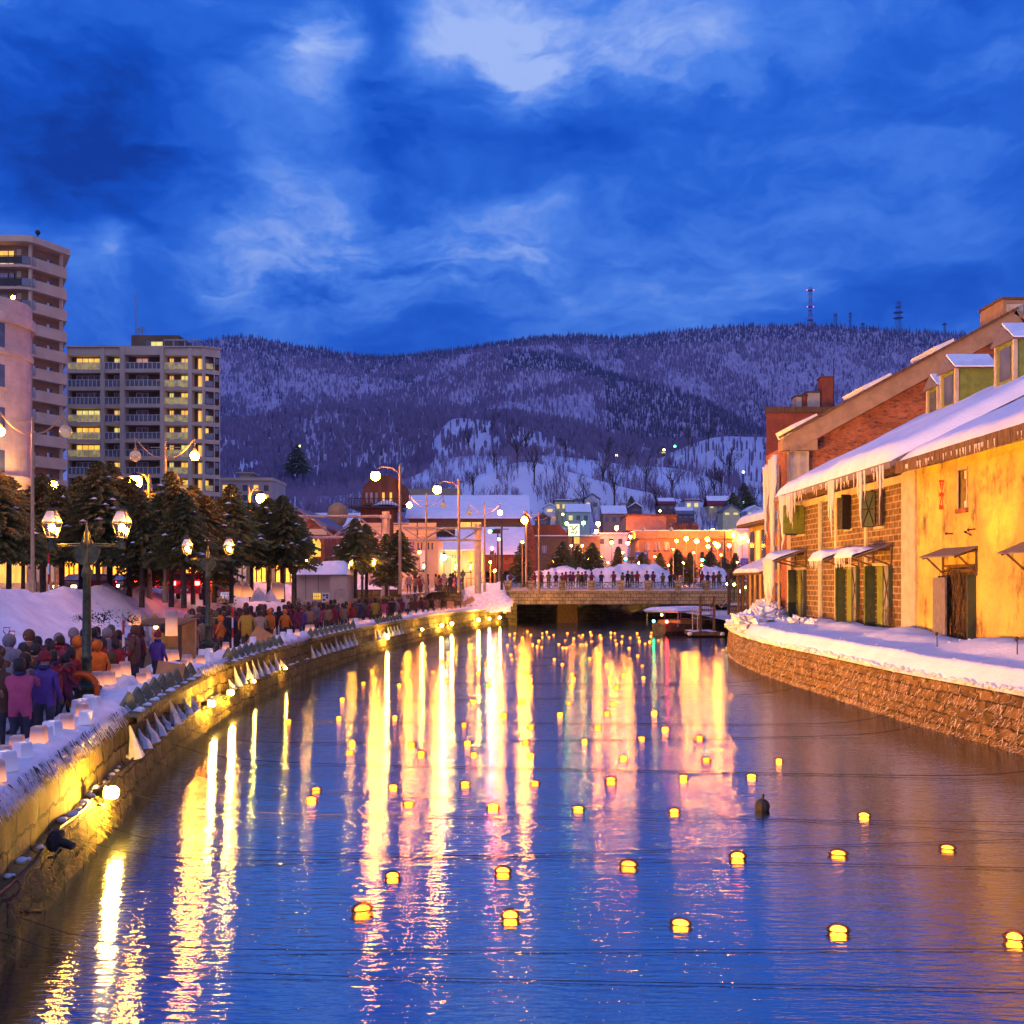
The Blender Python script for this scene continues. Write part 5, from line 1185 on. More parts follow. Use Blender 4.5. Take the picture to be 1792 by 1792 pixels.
# brick chapel like gable building
kb = thing('brick_gable_building', 'orange lit brick building with pointed arch windows behind the conifers', 'building', (-24, 112, 3.6)); KY = 106.0
g = MB(); g.add([(PX(470,KY),KY,3.5),(PX(568,KY),KY,3.5),(PX(568,KY),KY,PZ(924,KY)),(PX(522,KY),KY,PZ(897,KY)),(PX(476,KY),KY,PZ(924,KY)),(PX(470,KY),KY,PZ(924,KY))], [(0,1,2,3,4,5)]); g.box(PX(470,KY), PX(568,KY), KY+.02, KY+16, 3.5, PZ(924,KY)); g.build('wall', M['brick'], kb)
g = MB(); x0, xm, x1 = PX(468,KY), PX(522,KY), PX(574,KY); ze, zp = PZ(926,KY), PZ(895,KY)
g.prism([(xm,KY-.5,zp),(x1,KY-.5,ze),(x1,KY-.5,ze+.35),(xm,KY-.5,zp+.4),(x0,KY-.5,ze+.35),(x0,KY-.5,ze)], (0,17,0)); g.build('roof', RC['blue'], kb)
g = MB(); g.box(PX(520,KY), PX(572,KY), KY-.25, KY-.01, PZ(936,KY), PZ(926,KY)); g.build('cornice', M['tan'], kb)
for px in (535, 549, 557):
    g = MB(); w_ = .25; zb, zt = PZ(974,KY), PZ(950,KY); X = PX(px,KY); g.prism([(X-w_,KY-.06,zb),(X+w_,KY-.06,zb),(X+w_,KY-.06,zt),(X,KY-.06,zt+.5),(X-w_,KY-.06,zt)], (0,.05,0)); g.build('arched_window', M['winlit'] if px > 540 else M['windark'], kb)

# snow roofed sheds in the middle distance
def shed(nm, lb, px0, px1, yfoot, yeave, yridge, Y, wall, depth=14, gable=False, th=.4, roofmat='snowsmooth'):
    r = thing(nm, lb, 'building', ((PX(px0,Y)+PX(px1,Y))/2, Y, 3.6)); g = MB(); x0, x1 = PX(px0,Y), PX(px1,Y); ze = PZ(yeave,Y); Yr = Y+depth/2; zr = PZ(yridge,Yr)
    g.box(x0, x1, Y, Y+depth, PZ(yfoot,Y), ze)
    g.prism([(x0,Y,ze),(x0,Yr,zr-.2),(x0,Y+depth,ze)], (x1-x0,0,0)); g.build('wall', M[wall] if isinstance(wall, str) else wall, r)
    g = MB(); o_ = .5
    rows = [[(x0-o_+(x1-x0+2*o_)*i/20, Y-o_+ (Yr-Y+o_)*t_, ze-.2+(zr-ze+.2)*t_ + th*min(1,(t_*6))**.5*(.9+.15*sn(i*.4,t_*2,1,int(px0)))) for i in range(21)] for t_ in (0,.02,.08,.2,.4,.6,.8,.95,1)]
    rows.append([(p[0], Y+depth+o_, ze) for p in rows[0]])
    g.grid(rows); 
    for xx in (x0-o_, x1+o_): g.add([(xx,Y-o_,ze-.2),(xx,Yr,zr+th),(xx,Y+depth+o_,ze)], [(0,1,2)])
    g.build('roof', M[roofmat], r, smooth=False)
    return r, x0, x1, ze
r, x0, x1, ze = shed('snow_roofed_warehouse', 'long warehouse whose broad snow roof spans the middle of the view', 716, 921, 930, 905, 871, 132, 'eavewood', 16)
for a, b_ in ((806,824),(826,842)):
    g = MB(); g.box(PX(a,132), PX(b_,132), 131.9, 131.96, PZ(932,132), PZ(914,132)); w_ = g.build('window', M['winlit'], r)
    g = MB(); g.box(PX(a,132), PX(b_,132), 131.82, 131.88, PZ(924,132), PZ(922.6,132)); g.build('frame', M['wood'], w_)
g = MB(); x0, x1 = PX(912,132), PX(940,132)
g.add([(PX(912,131),131,3.5),(PX(938,131),131,3.5),(PX(936,131),131,PZ(935,131)),(PX(922,131),131,PZ(893,131)),(PX(912,131),131,PZ(905,131))], [(0,1,2,3,4)]); g.build('end_wall', M['brick'], r)
r2, x0, x1, ze = shed('snow_roofed_shed', 'lower shed with smooth snow roof below the long warehouse', 800, 912, 1000, 968, 927, 124, 'brick', 12)
r3, x0, x1, ze = shed('white_roofed_hall', 'low hall with wide white roof behind the truss gantry', 430, 655, 985, 930, 902, 140, 'concrete', 18)
g = MB(); g.lathe([(.6,0),(1.0,.5),(1.45,1.6),(1.2,2.7),(.5,3.2),(.1,3.3)], 14, (PX(591,138),138,PZ(922,138))); g.build('dome', M['plywood'], r3, smooth=True)
g = MB(); g.tube([(PX(600,150),150,PZ(900,150)),(PX(600,150),150,PZ(884,150))], .25, 6); g.build('chimney', M['dark'], r3)
r4, x0, x1, ze = shed('orange_roofed_house', 'orange brown roofed house glowing above the snow roof', 716, 800, 875, 872, 856, 160, 'brick', 8, roofmat='fascia', th=.1)
r5, x0, x1, ze = shed('snow_igloo_shed', 'rounded white shed roof right of the brick gable', 566, 640, 1000, 968, 930, 116, 'tan', 8)
# dark timber tower
tt_ = thing('timber_lookout_tower', 'dark timber lookout tower with arched top and railed balcony', 'tower', (PX(662,125), 128, 3.6)); TQ = 125.0
M['dkwood'] = pm('dark_red_timber', (.20,.07,.03), (.12,.045,.02), 1.2, .8, .2, stretch=(1,1,.3))
g = MB(); g.box(PX(631,TQ), PX(688,TQ), TQ, TQ+5, 3.5, PZ(889,TQ)); g.build('wall', M['dkwood'], tt_)
g = MB(); g.box(PX(614,TQ), PX(702,TQ), TQ-1.6, TQ+6, PZ(890,TQ), PZ(887,TQ)); bl = g.build('balcony', M['dark'], tt_)
g = MB()
for i in range(19): xx = PX(614,TQ)+i*(PX(702,TQ)-PX(614,TQ))/18; g.box(xx-.03, xx+.03, TQ-1.6, TQ-1.54, PZ(887,TQ), PZ(874,TQ))
g.box(PX(614,TQ), PX(702,TQ), TQ-1.62, TQ-1.52, PZ(874.5,TQ), PZ(873.5,TQ)); g.build('railing', M['dark'], bl)
g = MB(); 
arch = [(PX(633,TQ),TQ,PZ(884,TQ))] + [((PX(672,TQ)-PX(39+896,TQ)*math.cos(a)), TQ, PZ(866,TQ)+ (PZ(832,TQ)-PZ(866,TQ))*math.sin(a)) for a in np.linspace(0, math.pi, 13)] + [(PX(711,TQ),TQ,PZ(884,TQ))]
g.prism(list(reversed(arch)), (0,5,0)); g.build('arched_top', M['dkwood'], tt_)
for i, a in enumerate((640, 648, 657, 669, 682)):
    g = MB(); g.box(PX(a,TQ), PX(a+4,TQ), TQ-.08, TQ-.02, PZ(880,TQ), PZ(862,TQ)); g.build('window', M['curtain'] if i < 3 else M['winlit'], tt_)
g = MB(); g.grid([[(PX(652,TQ)+i*.35, TQ-1.4+j*.4, PZ(887,TQ)+.02+.75*math.sin(math.pi*i/10)*math.sin(math.pi*(j+.4)/4.8)) for i in range(11)] for j in range(5)]); g.build('snow_mound', M['snow'], tt_, smooth=True)
# cream panelled block and slotted stone building
pb = thing('panelled_building', 'cream panelled building with slot windows behind the twin gas lamps', 'building', (PX(735,104), 106, 3.6)); PY_ = 104.0
M['cream'] = pm('cream_panel', (.66,.48,.26), (.58,.42,.22), .8, .7, .05)
for a, b_ in ((630, 668), (690, 730), (732, 764)):
    g = MB()
    for k in range(5): g.box(PX(a,PY_), PX(b_,PY_), PY_-.5-.06*k, PY_-.2, PZ(948-k*6.6,PY_), PZ(948-k*6.6-6.0,PY_))
    g.build('fascia_panel', M['cream'], pb)
g = MB(); g.box(PX(628,PY_), PX(767,PY_), PY_-.2, PY_+7, 3.5, PZ(945,PY_)); g.build('wall', M['tan'], pb)
for a in (731, 737, 749, 755.5):
    g = MB(); g.box(PX(a,PY_), PX(a+2.4,PY_), PY_-.26, PY_-.21, PZ(962,PY_), PZ(950,PY_)); g.build('slot_window', M['windark'], pb)
g = MB(); g.box(PX(734,PY_), PX(744,PY_), PY_-.3, PY_-.21, PZ(998,PY_), PZ(963,PY_)); g.build('banner', M['white'], pb)
g = MB(); g.box(PX(717,PY_), PX(725,PY_), PY_-.3, PY_-.21, PZ(966,PY_), PZ(943,PY_)); g.build('banner', pm('purple_cloth', (.12,.06,.35), (.4,.3,.6), 3, .8, 0), pb)
sp_ = thing('shop', 'small lit shop with green sign and snowy roof by the bridge head', 'shop', (PX(806,112), 114, 3.6)); SQ = 112.0
g = MB(); g.box(PX(767,SQ), PX(846,SQ), SQ, SQ+5, 3.5, PZ(962,SQ)); g.build('wall', HC['green'], sp_)
g = MB(); g.prism([(PX(764,SQ),SQ-.6,PZ(962,SQ)),(PX(764,SQ),SQ+4,PZ(938,SQ)),(PX(764,SQ),SQ+4,PZ(940,SQ)),(PX(764,SQ),SQ-.6,PZ(964,SQ))], (PX(846,SQ)-PX(764,SQ),0,0)); g.build('roof', M['snow'], sp_)
for a, b_, y0, y1, m_ in ((770,778,972,1010,'winlit2'),(790,800,976,1010,'winlit2'),(818,830,964,982,'winlit'),(832,844,964,1000,'winlit')):
    g = MB(); g.box(PX(a,SQ), PX(b_,SQ), SQ-.07, SQ-.01, PZ(y1,SQ), PZ(y0,SQ)); g.build('window', M[m_], sp_)
g = MB(); g.box(PX(782,SQ), PX(810,SQ), SQ-.3, SQ-.1, PZ(971,SQ), PZ(960,SQ)); g.build('sign_panel', M['cream'], sp_)
g = MB(); g.box(PX(782,SQ), PX(806,SQ), SQ-.32, SQ-.1, PZ(977,SQ), PZ(972,SQ)); sg_ = g.build('green_sign', em('green_sign', (.02,.35,.08), .8), sp_)
g = MB()
for i in range(5): g.bx((PX(786+i*4.4,SQ), SQ-.36, PZ(974.5,SQ)), (.14,.04,.2)); 
g.build('lettering', M['white'], sg_)
# stone wall row with snow heaps below the sheds
rwl = thing('tiled_road_wall', 'low tiled wall lit orange across the road behind the kiosk', 'wall', (PX(640,97), 97, 3.6))
g = MB(); g.box(PX(520,97), PX(722,97), 97, 97.6, 3.5, PZ(985,97)); g.build('wall', M['brickpale'] if 'brickpale' in M else M.setdefault('brickpale', brickm('pale_brick', (.52,.34,.24), (.45,.28,.2), (.6,.45,.35), .6, .3, .03, 1, .8, .3)), rwl)
g = MB(); g.box(PX(520,97), PX(722,97), 96.9, 97.7, PZ(985,97)+.002, PZ(985,97)+.14); g.build('coping', M['snow'], rwl)
for px, w_, lb in ((612,2.0,'tall rounded snow heap before the tiled wall'),(530,.9,'narrow pointed snow heap left of the tall rounded one')):
    ob = boulder(None, 1.0, px, flat=1.4).build('snow_heap', M['snow'], smooth=True); ob.location = (PX(px,94), 94, 4.4); ob.scale = (w_*.8, w_*.6, 1.2); tag(ob, lb, 'snow heap', 'snow heaps along the road')

# ------------------------------------------------------------------ blocks beyond the bridge
def block(nm, lb, parts): 
    r = thing(nm, lb, 'building', (PX((parts[0][0]+parts[0][1])/2, parts[0][4]), parts[0][4], 3.6))
    for a, b_, y0, y1, Y, m_, n_, d in parts:
        g = MB(); g.box(PX(a,Y), PX(b_,Y), Y, Y+d, PZ(y1,Y), PZ(y0,Y)); g.build(n_, m_, r)
    return r
o1 = block('brown_sided_building', 'brown sided building with snowy ledge left of the lit sign', [(936,995,938,1012,163,M['eavewood'],'wall',10),(995,1050,940,1012,163.3,M['fascia'],'wall',9),(934,1052,936.5,938.2,162.6,M['snow'],'snow_ledge',3)])
g = MB(); g.prism([(PX(928,170),170,PZ(940,170)),(PX(1000,170),170,PZ(940,170)),(PX(978,170),170,PZ(918,170)),(PX(932,170),170,PZ(919,170))], (0,8,0)); g.build('roof', M['dkwood'], o1)
g = MB(); g.box(PX(948,163), PX(957,163), 162.9, 162.97, PZ(968,163), PZ(955,163)); wn_ = g.build('window', M['curtain'], o1)
o2 = block('orange_lit_block', 'broad orange lit block with dark cornice and three windows beyond the bridge', [(1118,1292,942,1012,176,HC['tan'],'wall',14),(1112,1294,929,942,175.4,M['fascia'],'cornice',15),(1110,1296,927.6,929,175.2,M['snow'],'snow_ledge',15),(1096,1166,903,928,182,HC['pink'],'upper_storey',8),(1166,1184,903,928,183,HC['tan'],'upper_storey',7),(1094,1186,900,903.2,181.6,M['dkwood'],'upper_parapet',9)])
for a in (1128,1145.5,1163,1238,1256,1272):
    g = MB(); g.box(PX(a,176), PX(a+9,176), 175.85, 175.93, PZ(963,176), PZ(948,176)); wn_ = g.build('window', M['curtain'] if a < 1200 else M['windark'], o2)
    g = MB(); g.box(PX(a-1,176), PX(a+10,176), 175.7, 175.9, PZ(965,176), PZ(963.2,176)); g.build('sill', M['wood'], wn_)
for a, r_ in ((1180,4.5),(1198,5.5),(1212,5)):
    g = MB(); g.lathe([(r_*.22,0),(r_*.22,.9),(r_*.1,1.3),(.05,1.4)], 12, (PX(a,180),180,PZ(928,180))); g.build('roof_tank', M['dkwood'], o2)
o3 = block('slate_blue_building', 'slate blue building between the orange block and the annex', [(1290,1342,927,1012,172,HC['white'],'wall',10),(1288,1344,924,927,171.5,M['snow'],'snow_ledge',10)])
g = MB(); g.box(PX(1312,172), PX(1319,172), 171.9, 171.97, PZ(938,172), PZ(930,172)); g.build('window', M['windark'], o3)
o4 = block('rooftop_terrace_building', 'pale low building half hidden by snow between the lamps', [(1040,1098,935,1012,168,HC['white'],'wall',8),(1038,1100,932,935,167.6,M['snow'],'snow_ledge',8.5)])
for a in (1050, 1066, 1082):
    g = MB(); g.box(PX(a,168), PX(a+7,168), 167.9, 167.97, PZ(952,168), PZ(943,168)); g.build('window', M['windark'], o4)

# ------------------------------------------------------------------ the stone bridge
BY = 108.0
br = thing('stone_bridge', 'stone faced road bridge with leafy iron railings over the canal', 'bridge', (12, 115, 0))
M['bstone'] = brickm('bridge_ashlar', (.50,.40,.22), (.40,.31,.17), (.14,.10,.06), .62, .36, .03, .9, .45, .6)
bx0, bx1 = PX(885,BY), 27.0
g = MB(); g.box(PX(893,BY), bx1, BY, BY+.6, 2.12, 3.5); g.build('parapet_wall', M['bstone'], br)
g = MB(); g.box(bx0, bx1, BY-.12, BY+.7, 3.5, 3.62); g.build('string_course', M['concrete'], br)
g = MB(); g.box(bx0-3, bx1+12, BY+.6, BY+14, 2.9, 3.82); g.build('deck', M['dirtysnow'], br)
g = MB(); g.box(PX(896,BY), bx1, BY+.1, BY+13.9, 2.3, 2.9); g.build('soffit', M['dark'], br)
g = MB(); g.box(PX(885,BY)-2, PX(905,BY), BY-.2, BY+14, -1, 2.3); g.box(PX(905,BY), PX(1060,BY+14), BY+13, BY+14, -1, 2.4); g.build('abutment', M['lstone'], br)
g = MB(); g.box(PX(975,BY+5), PX(1010,BY+5), BY+4.5, BY+6, -1, 2.3); g.build('pier', M['eavewood'], br)
pxs = [889, 930, 984, 1035.5, 1086, 1135, 1186.5, 1237, 1285, 1330]
for i, p in enumerate(pxs):
    g = MB(); g.box(PX(p,BY)-.34, PX(p,BY)+.34, BY-.08, BY+.62, 3.62, 4.52); g.box(PX(p,BY)-.40, PX(p,BY)+.40, BY-.14, BY+.68, 4.52, 4.66); g.build('railing_pier', M['bstone'], br)
M['leaf'] = pm('painted_leafwork', (.20,.24,.07), (.10,.14,.04), 5, .6, 0)
for i in range(len(pxs)-1):
    a, b_ = PX(pxs[i],BY)+.36, PX(pxs[i+1],BY)-.36; g = MB(); n_ = int((b_-a)/.16)
    for k in range(n_):
        x = a+(b_-a)*(k+.5)/n_; bl_ = .10*math.sin(math.pi*((k % 3)/2.))
        g.tube([(x,BY+.25,3.66),(x+bl_,BY+.2,3.95),(x-bl_,BY+.2,4.25),(x,BY+.25,4.45)], .016, 4)
    g.tube([(a,BY+.25,4.46),(b_,BY+.25,4.46)], .035, 5); g.tube([(a,BY+.25,3.72),(b_,BY+.25,3.72)], .03, 5); rl = g.build('railing', M['metal_g'], br)
    g = MB()
    for k in range(150):
        x = R.uniform(a+.1, b_-.1); u = (x-a)/(b_-a); z = 4.05 + R.uniform(-.1,.5)*math.sin(math.pi*u)**.5; s_ = R.uniform(.05,.11); aa = R.uniform(0,6)
        g.add([(x-s_*math.cos(aa),BY+.18,z-s_*math.sin(aa)),(x+s_*math.sin(aa)*.5,BY+.1,z),(x+s_*math.cos(aa),BY+.2,z+s_*math.sin(aa)),(x-s_*math.sin(aa)*.5,BY+.3,z)], [(0,1,2,3)])
    g.build('leafwork', M['leaf'], rl)
    g = MB(); g.box(a, b_, BY-.02, BY+.5, 3.622, 3.70); g.build('snow_ledge', M['snow'], br)
# canal wall and water gate seen below the bridge
fw = MB(); fw.grid([[(PX(1030,125)+i*1.2, 128+i*.6+.2*sn(i,0), z) for z in (-1,.6,1.9,2.0)] for i in range(26)]); ob = fw.build('far_quay_wall', M['rstone']); tag(ob, 'distant quay wall seen beneath the bridge', 'quay wall')
rl_ = thing('quay_fence', 'short white fence on the far quay seen under the bridge', 'fence', (PX(1090,127), 127, 2))
for i in range(9):
    x = PX(1066+i*5.4, 127); g = MB(); g.box(x-.14, x+.14, 127.0, 127.1, 1.75, 2.15); g.build('fence_slat', M['white'], rl_)
# snow ploughed up on the bridge road
for px, w_, top, Y, lb in ((985,3.6,990,122,'left long snow mound behind the railing people'),(960,2.0,994,121,'low snow mound at the left end of the bridge road'),(1100,4.0,981,123,'largest dirty snow mound behind the bridge people'),(1065,2.6,988,122,'snow mound joined to the left of the largest one'),(1140,2.4,986,122,'speckled snow mound at the right of the largest one'),(1250,1.9,986,122,'separate snow mound near the pergola'),(1020,1.6,992,121,'small snow mound between the two long ones')):
    ob = boulder(None, 1.0, px*.013, flat=1).build('snow_mound', M['lumpysnow'], smooth=True); zt = PZ(top, Y); ob.location = (PX(px,Y), Y, 3.8); ob.scale = (w_, 1.5, (zt-3.8)/1.15); tag(ob, lb, 'snow mound', 'snow mounds on the bridge road')
# snow slope at the bridge head
rows = []
for i in range(22):
    u = i/21; x = PX(812,104) + (PX(896,107)-PX(812,104))*u; r = []
    for k in range(12):
        v = k/11; z = 1.6 + (PZ(1030-12*math.sin(u*2.2),106)-1.6)*(v**.8)*(1-.9*max(0,u-.8)/.2*v); r.append((x + .25*sn(v*3,u*3,1,5), 102.5+3.6*v-1.6*(1-v)*(u), z+.22*sn(u*4,v*3,1,6)))
    rows.append(r)
g = MB(); g.grid(rows); tag(g.build('snow_slope', M['lumpysnow'], smooth=True), kind='structure')
# stair side wall with stone facing
sw2 = thing('stair_wall', 'rough stone stair wall rising to the bridge head', 'wall', (PX(780,103), 103, 1.5)); Q = 103.0
g = MB(); g.prism([(PX(732,Q),Q,1.4),(PX(807,Q),Q,1.4),(PX(807,Q),Q,PZ(1021,Q)),(PX(772,Q),Q,PZ(1025,Q)),(PX(732,Q),Q,PZ(1052,Q))], (0,.5,0)); g.build('wall', M['lstone'], sw2)
g = MB(); g.prism([(PX(730,Q),Q-.15,PZ(1052,Q)),(PX(772,Q),Q-.15,PZ(1025,Q)),(PX(808,Q),Q-.15,PZ(1021,Q)),(PX(808,Q),Q-.15,PZ(1018,Q)),(PX(772,Q),Q-.15,PZ(1020,Q)),(PX(730,Q),Q-.15,PZ(1046,Q))], (0,.9,0)); g.build('snow_coping', M['snow'], sw2)
g = MB(); g.prism([(PX(690,Q+1),Q+1,1.4),(PX(812,Q+1),Q+1,1.4),(PX(812,Q+1),Q+1,3.7),(PX(765,Q+1),Q+1,3.7),(PX(690,Q+1),Q+1,1.5)], (0,4,0)); g.build('stair_ramp', M['dirtysnow'], sw2)
# retaining wall with snow
rt = thing('retaining_wall', 'stone retaining wall topped with thick snow between kiosk and stairs', 'wall', (PX(655,86), 86, 1.5)); Q2 = 86.0
g = MB(); g.box(PX(600,Q2), PX(700,Q2), Q2, Q2+1.5, 1.4, PZ(1032,Q2)); g.build('wall', M['lstone'], rt)
g = MB(); g.grid([[(PX(600,Q2)+i*.25, Q2-.15+j*.4, PZ(1032,Q2)+.02+ (.45 if j else 0)*(.9+.25*sn(i*.3,j,1,3))) for i in range(21)] for j in range(6)]); g.build('snow_cap', M['snow'], rt, smooth=True)
g = MB(); g.add([(-13.5,86.5,3.45),(PX(700,86.5),86.5,3.45),(PX(790,104),106,3.62),(-15,106,3.62)], [(0,1,2,3)]); tag(g.build('upper_pavement', M['dirtysnow']), kind='structure')
# kiosk
ks = thing('stone_kiosk', 'beige panelled kiosk with gothic arch door and thick snow roof', 'kiosk', (PX(565,72), 73, 1.5)); KQ = 72.0
M['panel'] = pm('beige_stone_panel', (.48,.40,.33), (.40,.34,.28), 1.2, .7, .05)
g = MB(); g.box(PX(517,KQ), PX(579,KQ), KQ, KQ+4, 1.4, PZ(1006,KQ)); g.box(PX(579.2,KQ), PX(609,KQ), KQ-.5, KQ+4, 1.4, PZ(1005.5,KQ)); g.build('wall', M['panel'], ks)
g = MB()
for p in (535, 557): g.box(PX(p,KQ)-.015, PX(p,KQ)+.015, KQ-.01, KQ+.01, 3.4, PZ(1006,KQ))
g.build('panel_joint', M['dark'], ks)
rows = []
for j in range(9):
    v = j/8; rows.append([(PX(512,KQ)+(PX(611,KQ)-PX(512,KQ))*(i/24), KQ-.75+5.2*v, PZ(1006,KQ)+.02+.95*min(1,math.sin(math.pi*min(1,(i+.0)/24))*5)**.5*min(1,math.sin(math.pi*v)*3)**.5*(1+.1*sn(i*.3,v*3,1,3))) for i in range(25)])
g = MB(); g.grid(rows); g.build('roof_snow', M['snow'], ks, smooth=True)
g = MB(); g.box(PX(548,KQ), PX(562,KQ), KQ-.05, KQ-.01, PZ(1049,KQ), PZ(1038,KQ)); wn_ = g.build('window', M['winlit'], ks)
g = MB()
for i in range(5): xx = PX(548+i*3.5,KQ); g.box(xx-.02, xx+.02, KQ-.09, KQ-.055, PZ(1049,KQ), PZ(1038,KQ))
g.box(PX(548,KQ), PX(562,KQ), KQ-.09, KQ-.055, PZ(1044,KQ), PZ(1043.4,KQ)); g.build('frame', M['wood'], wn_)
g = MB(); g.box(PX(563.5,KQ), PX(577,KQ), KQ-.06, KQ-.01, PZ(1055,KQ), PZ(1037,KQ)); po = g.build('poster', M['white'], ks)
g = MB()
for a, b_ in ((565.5,1040),(571,1040),(571,1044),(565.5,1048)): g.box(PX(a,KQ), PX(a+3.6,KQ), KQ-.085, KQ-.065, PZ(b_+3.2,KQ), PZ(b_,KQ))
g.build('poster_picture', M['dark'], po)
z0, zs, zt = 1.5, PZ(1042,KQ-.5), PZ(1030,KQ-.5); xc = PX(597,KQ-.5); hw = .42
arc = [(xc-hw*1.0, zs)] + [(xc-hw+ (hw)*(1-math.cos(a)) , zs+(zt-zs)*math.sin(a)**.9) for a in np.linspace(.1, math.pi/2, 6)] ; arc += [(2*xc-a, b_) for a, b_ in reversed(arc[:-1])]
g = MB(); g.prism([(xc-hw,KQ-.58,z0)]+[(a,KQ-.58,b_) for a, b_ in arc]+[(xc+hw,KQ-.58,z0)], (0,.06,0)); dn = g.build('arched_door', M['concrete'], ks)
g = MB(); g.tube([(xc-hw,KQ-.6,z0)]+[(a,KQ-.6,b_) for a, b_ in arc]+[(xc+hw,KQ-.6,z0)], .04, 4); g.build('arch_moulding', M['panel'], dn)
for dx in (-.22, .22):
    g = MB(); g.box(xc+dx-.13, xc+dx+.13, KQ-.66, KQ-.59, 1.6, 2.75); g.build('door_leaf', M['plywood'], dn)

# ------------------------------------------------------------------ truss gantries over the road
def gantry(nm, lb, pa, pb, ya, yb, Y, post_px, lb2=None):
    r = thing(nm, lb, 'sign gantry', (PX(post_px,Y), Y, 3.6)); z1, z0 = PZ(ya,Y), PZ(yb,Y); x0, x1 = PX(pa,Y), PX(pb,Y); g = MB()
    for dy in (0, .9):
        g.tube([(x0,Y+dy,z1),(x1,Y+dy,z1)], .10, 6); g.tube([(x0,Y+dy,z0),(x1,Y+dy,z0)], .10, 6)
        n_ = max(3, int((x1-x0)/1.7))
        for i in range(n_):
            xa, xb = x0+(x1-x0)*i/n_, x0+(x1-x0)*(i+1)/n_
            g.tube([(xa,Y+dy,z0 if i % 2 else z1),(xb,Y+dy,z1 if i % 2 else z0)], .05, 4)
    g.build('truss', M['greymetal'], r)
    g = MB(); X = PX(post_px,Y); g.tube([(X,Y+.4,3.4),(X,Y+.4,z1+.4)], .32, 10); g.build('post', M['concrete'], r)
    g = MB(); g.box(X-.4, X+.4, Y, Y+.8, z1-.2, z1+.1); g.build('bracket', M['greymetal'], r)
gantry('sign_gantry', 'long steel truss gantry left of the round post behind the conifers', 455, 668, 903, 940, 84, 674)
gantry('sign_gantry', 'steel truss gantry spanning from the panelled building to the shop post', 705, 842, 924, 945, 98, 836)

# made ground below the raised road
g = MB(); g.add([(-60,-12,1.42),(-9.5,-12,1.42),(-11,60,1.42),(-3,107,1.42),(-60,107,1.42)], [(0,1,2,3,4)]); g.box(-60, PX(886,108), 107.0, 107.6, 1.2, 3.62); g.box(-40, -13.4, 86.9, 87.2, 1.2, 3.5)
g.box(PX(700,87), PX(700,87)+.4, 87.2, 100, 1.2, 3.44); tag(g.build('embankment_ground', M['dirtysnow']), kind='structure')
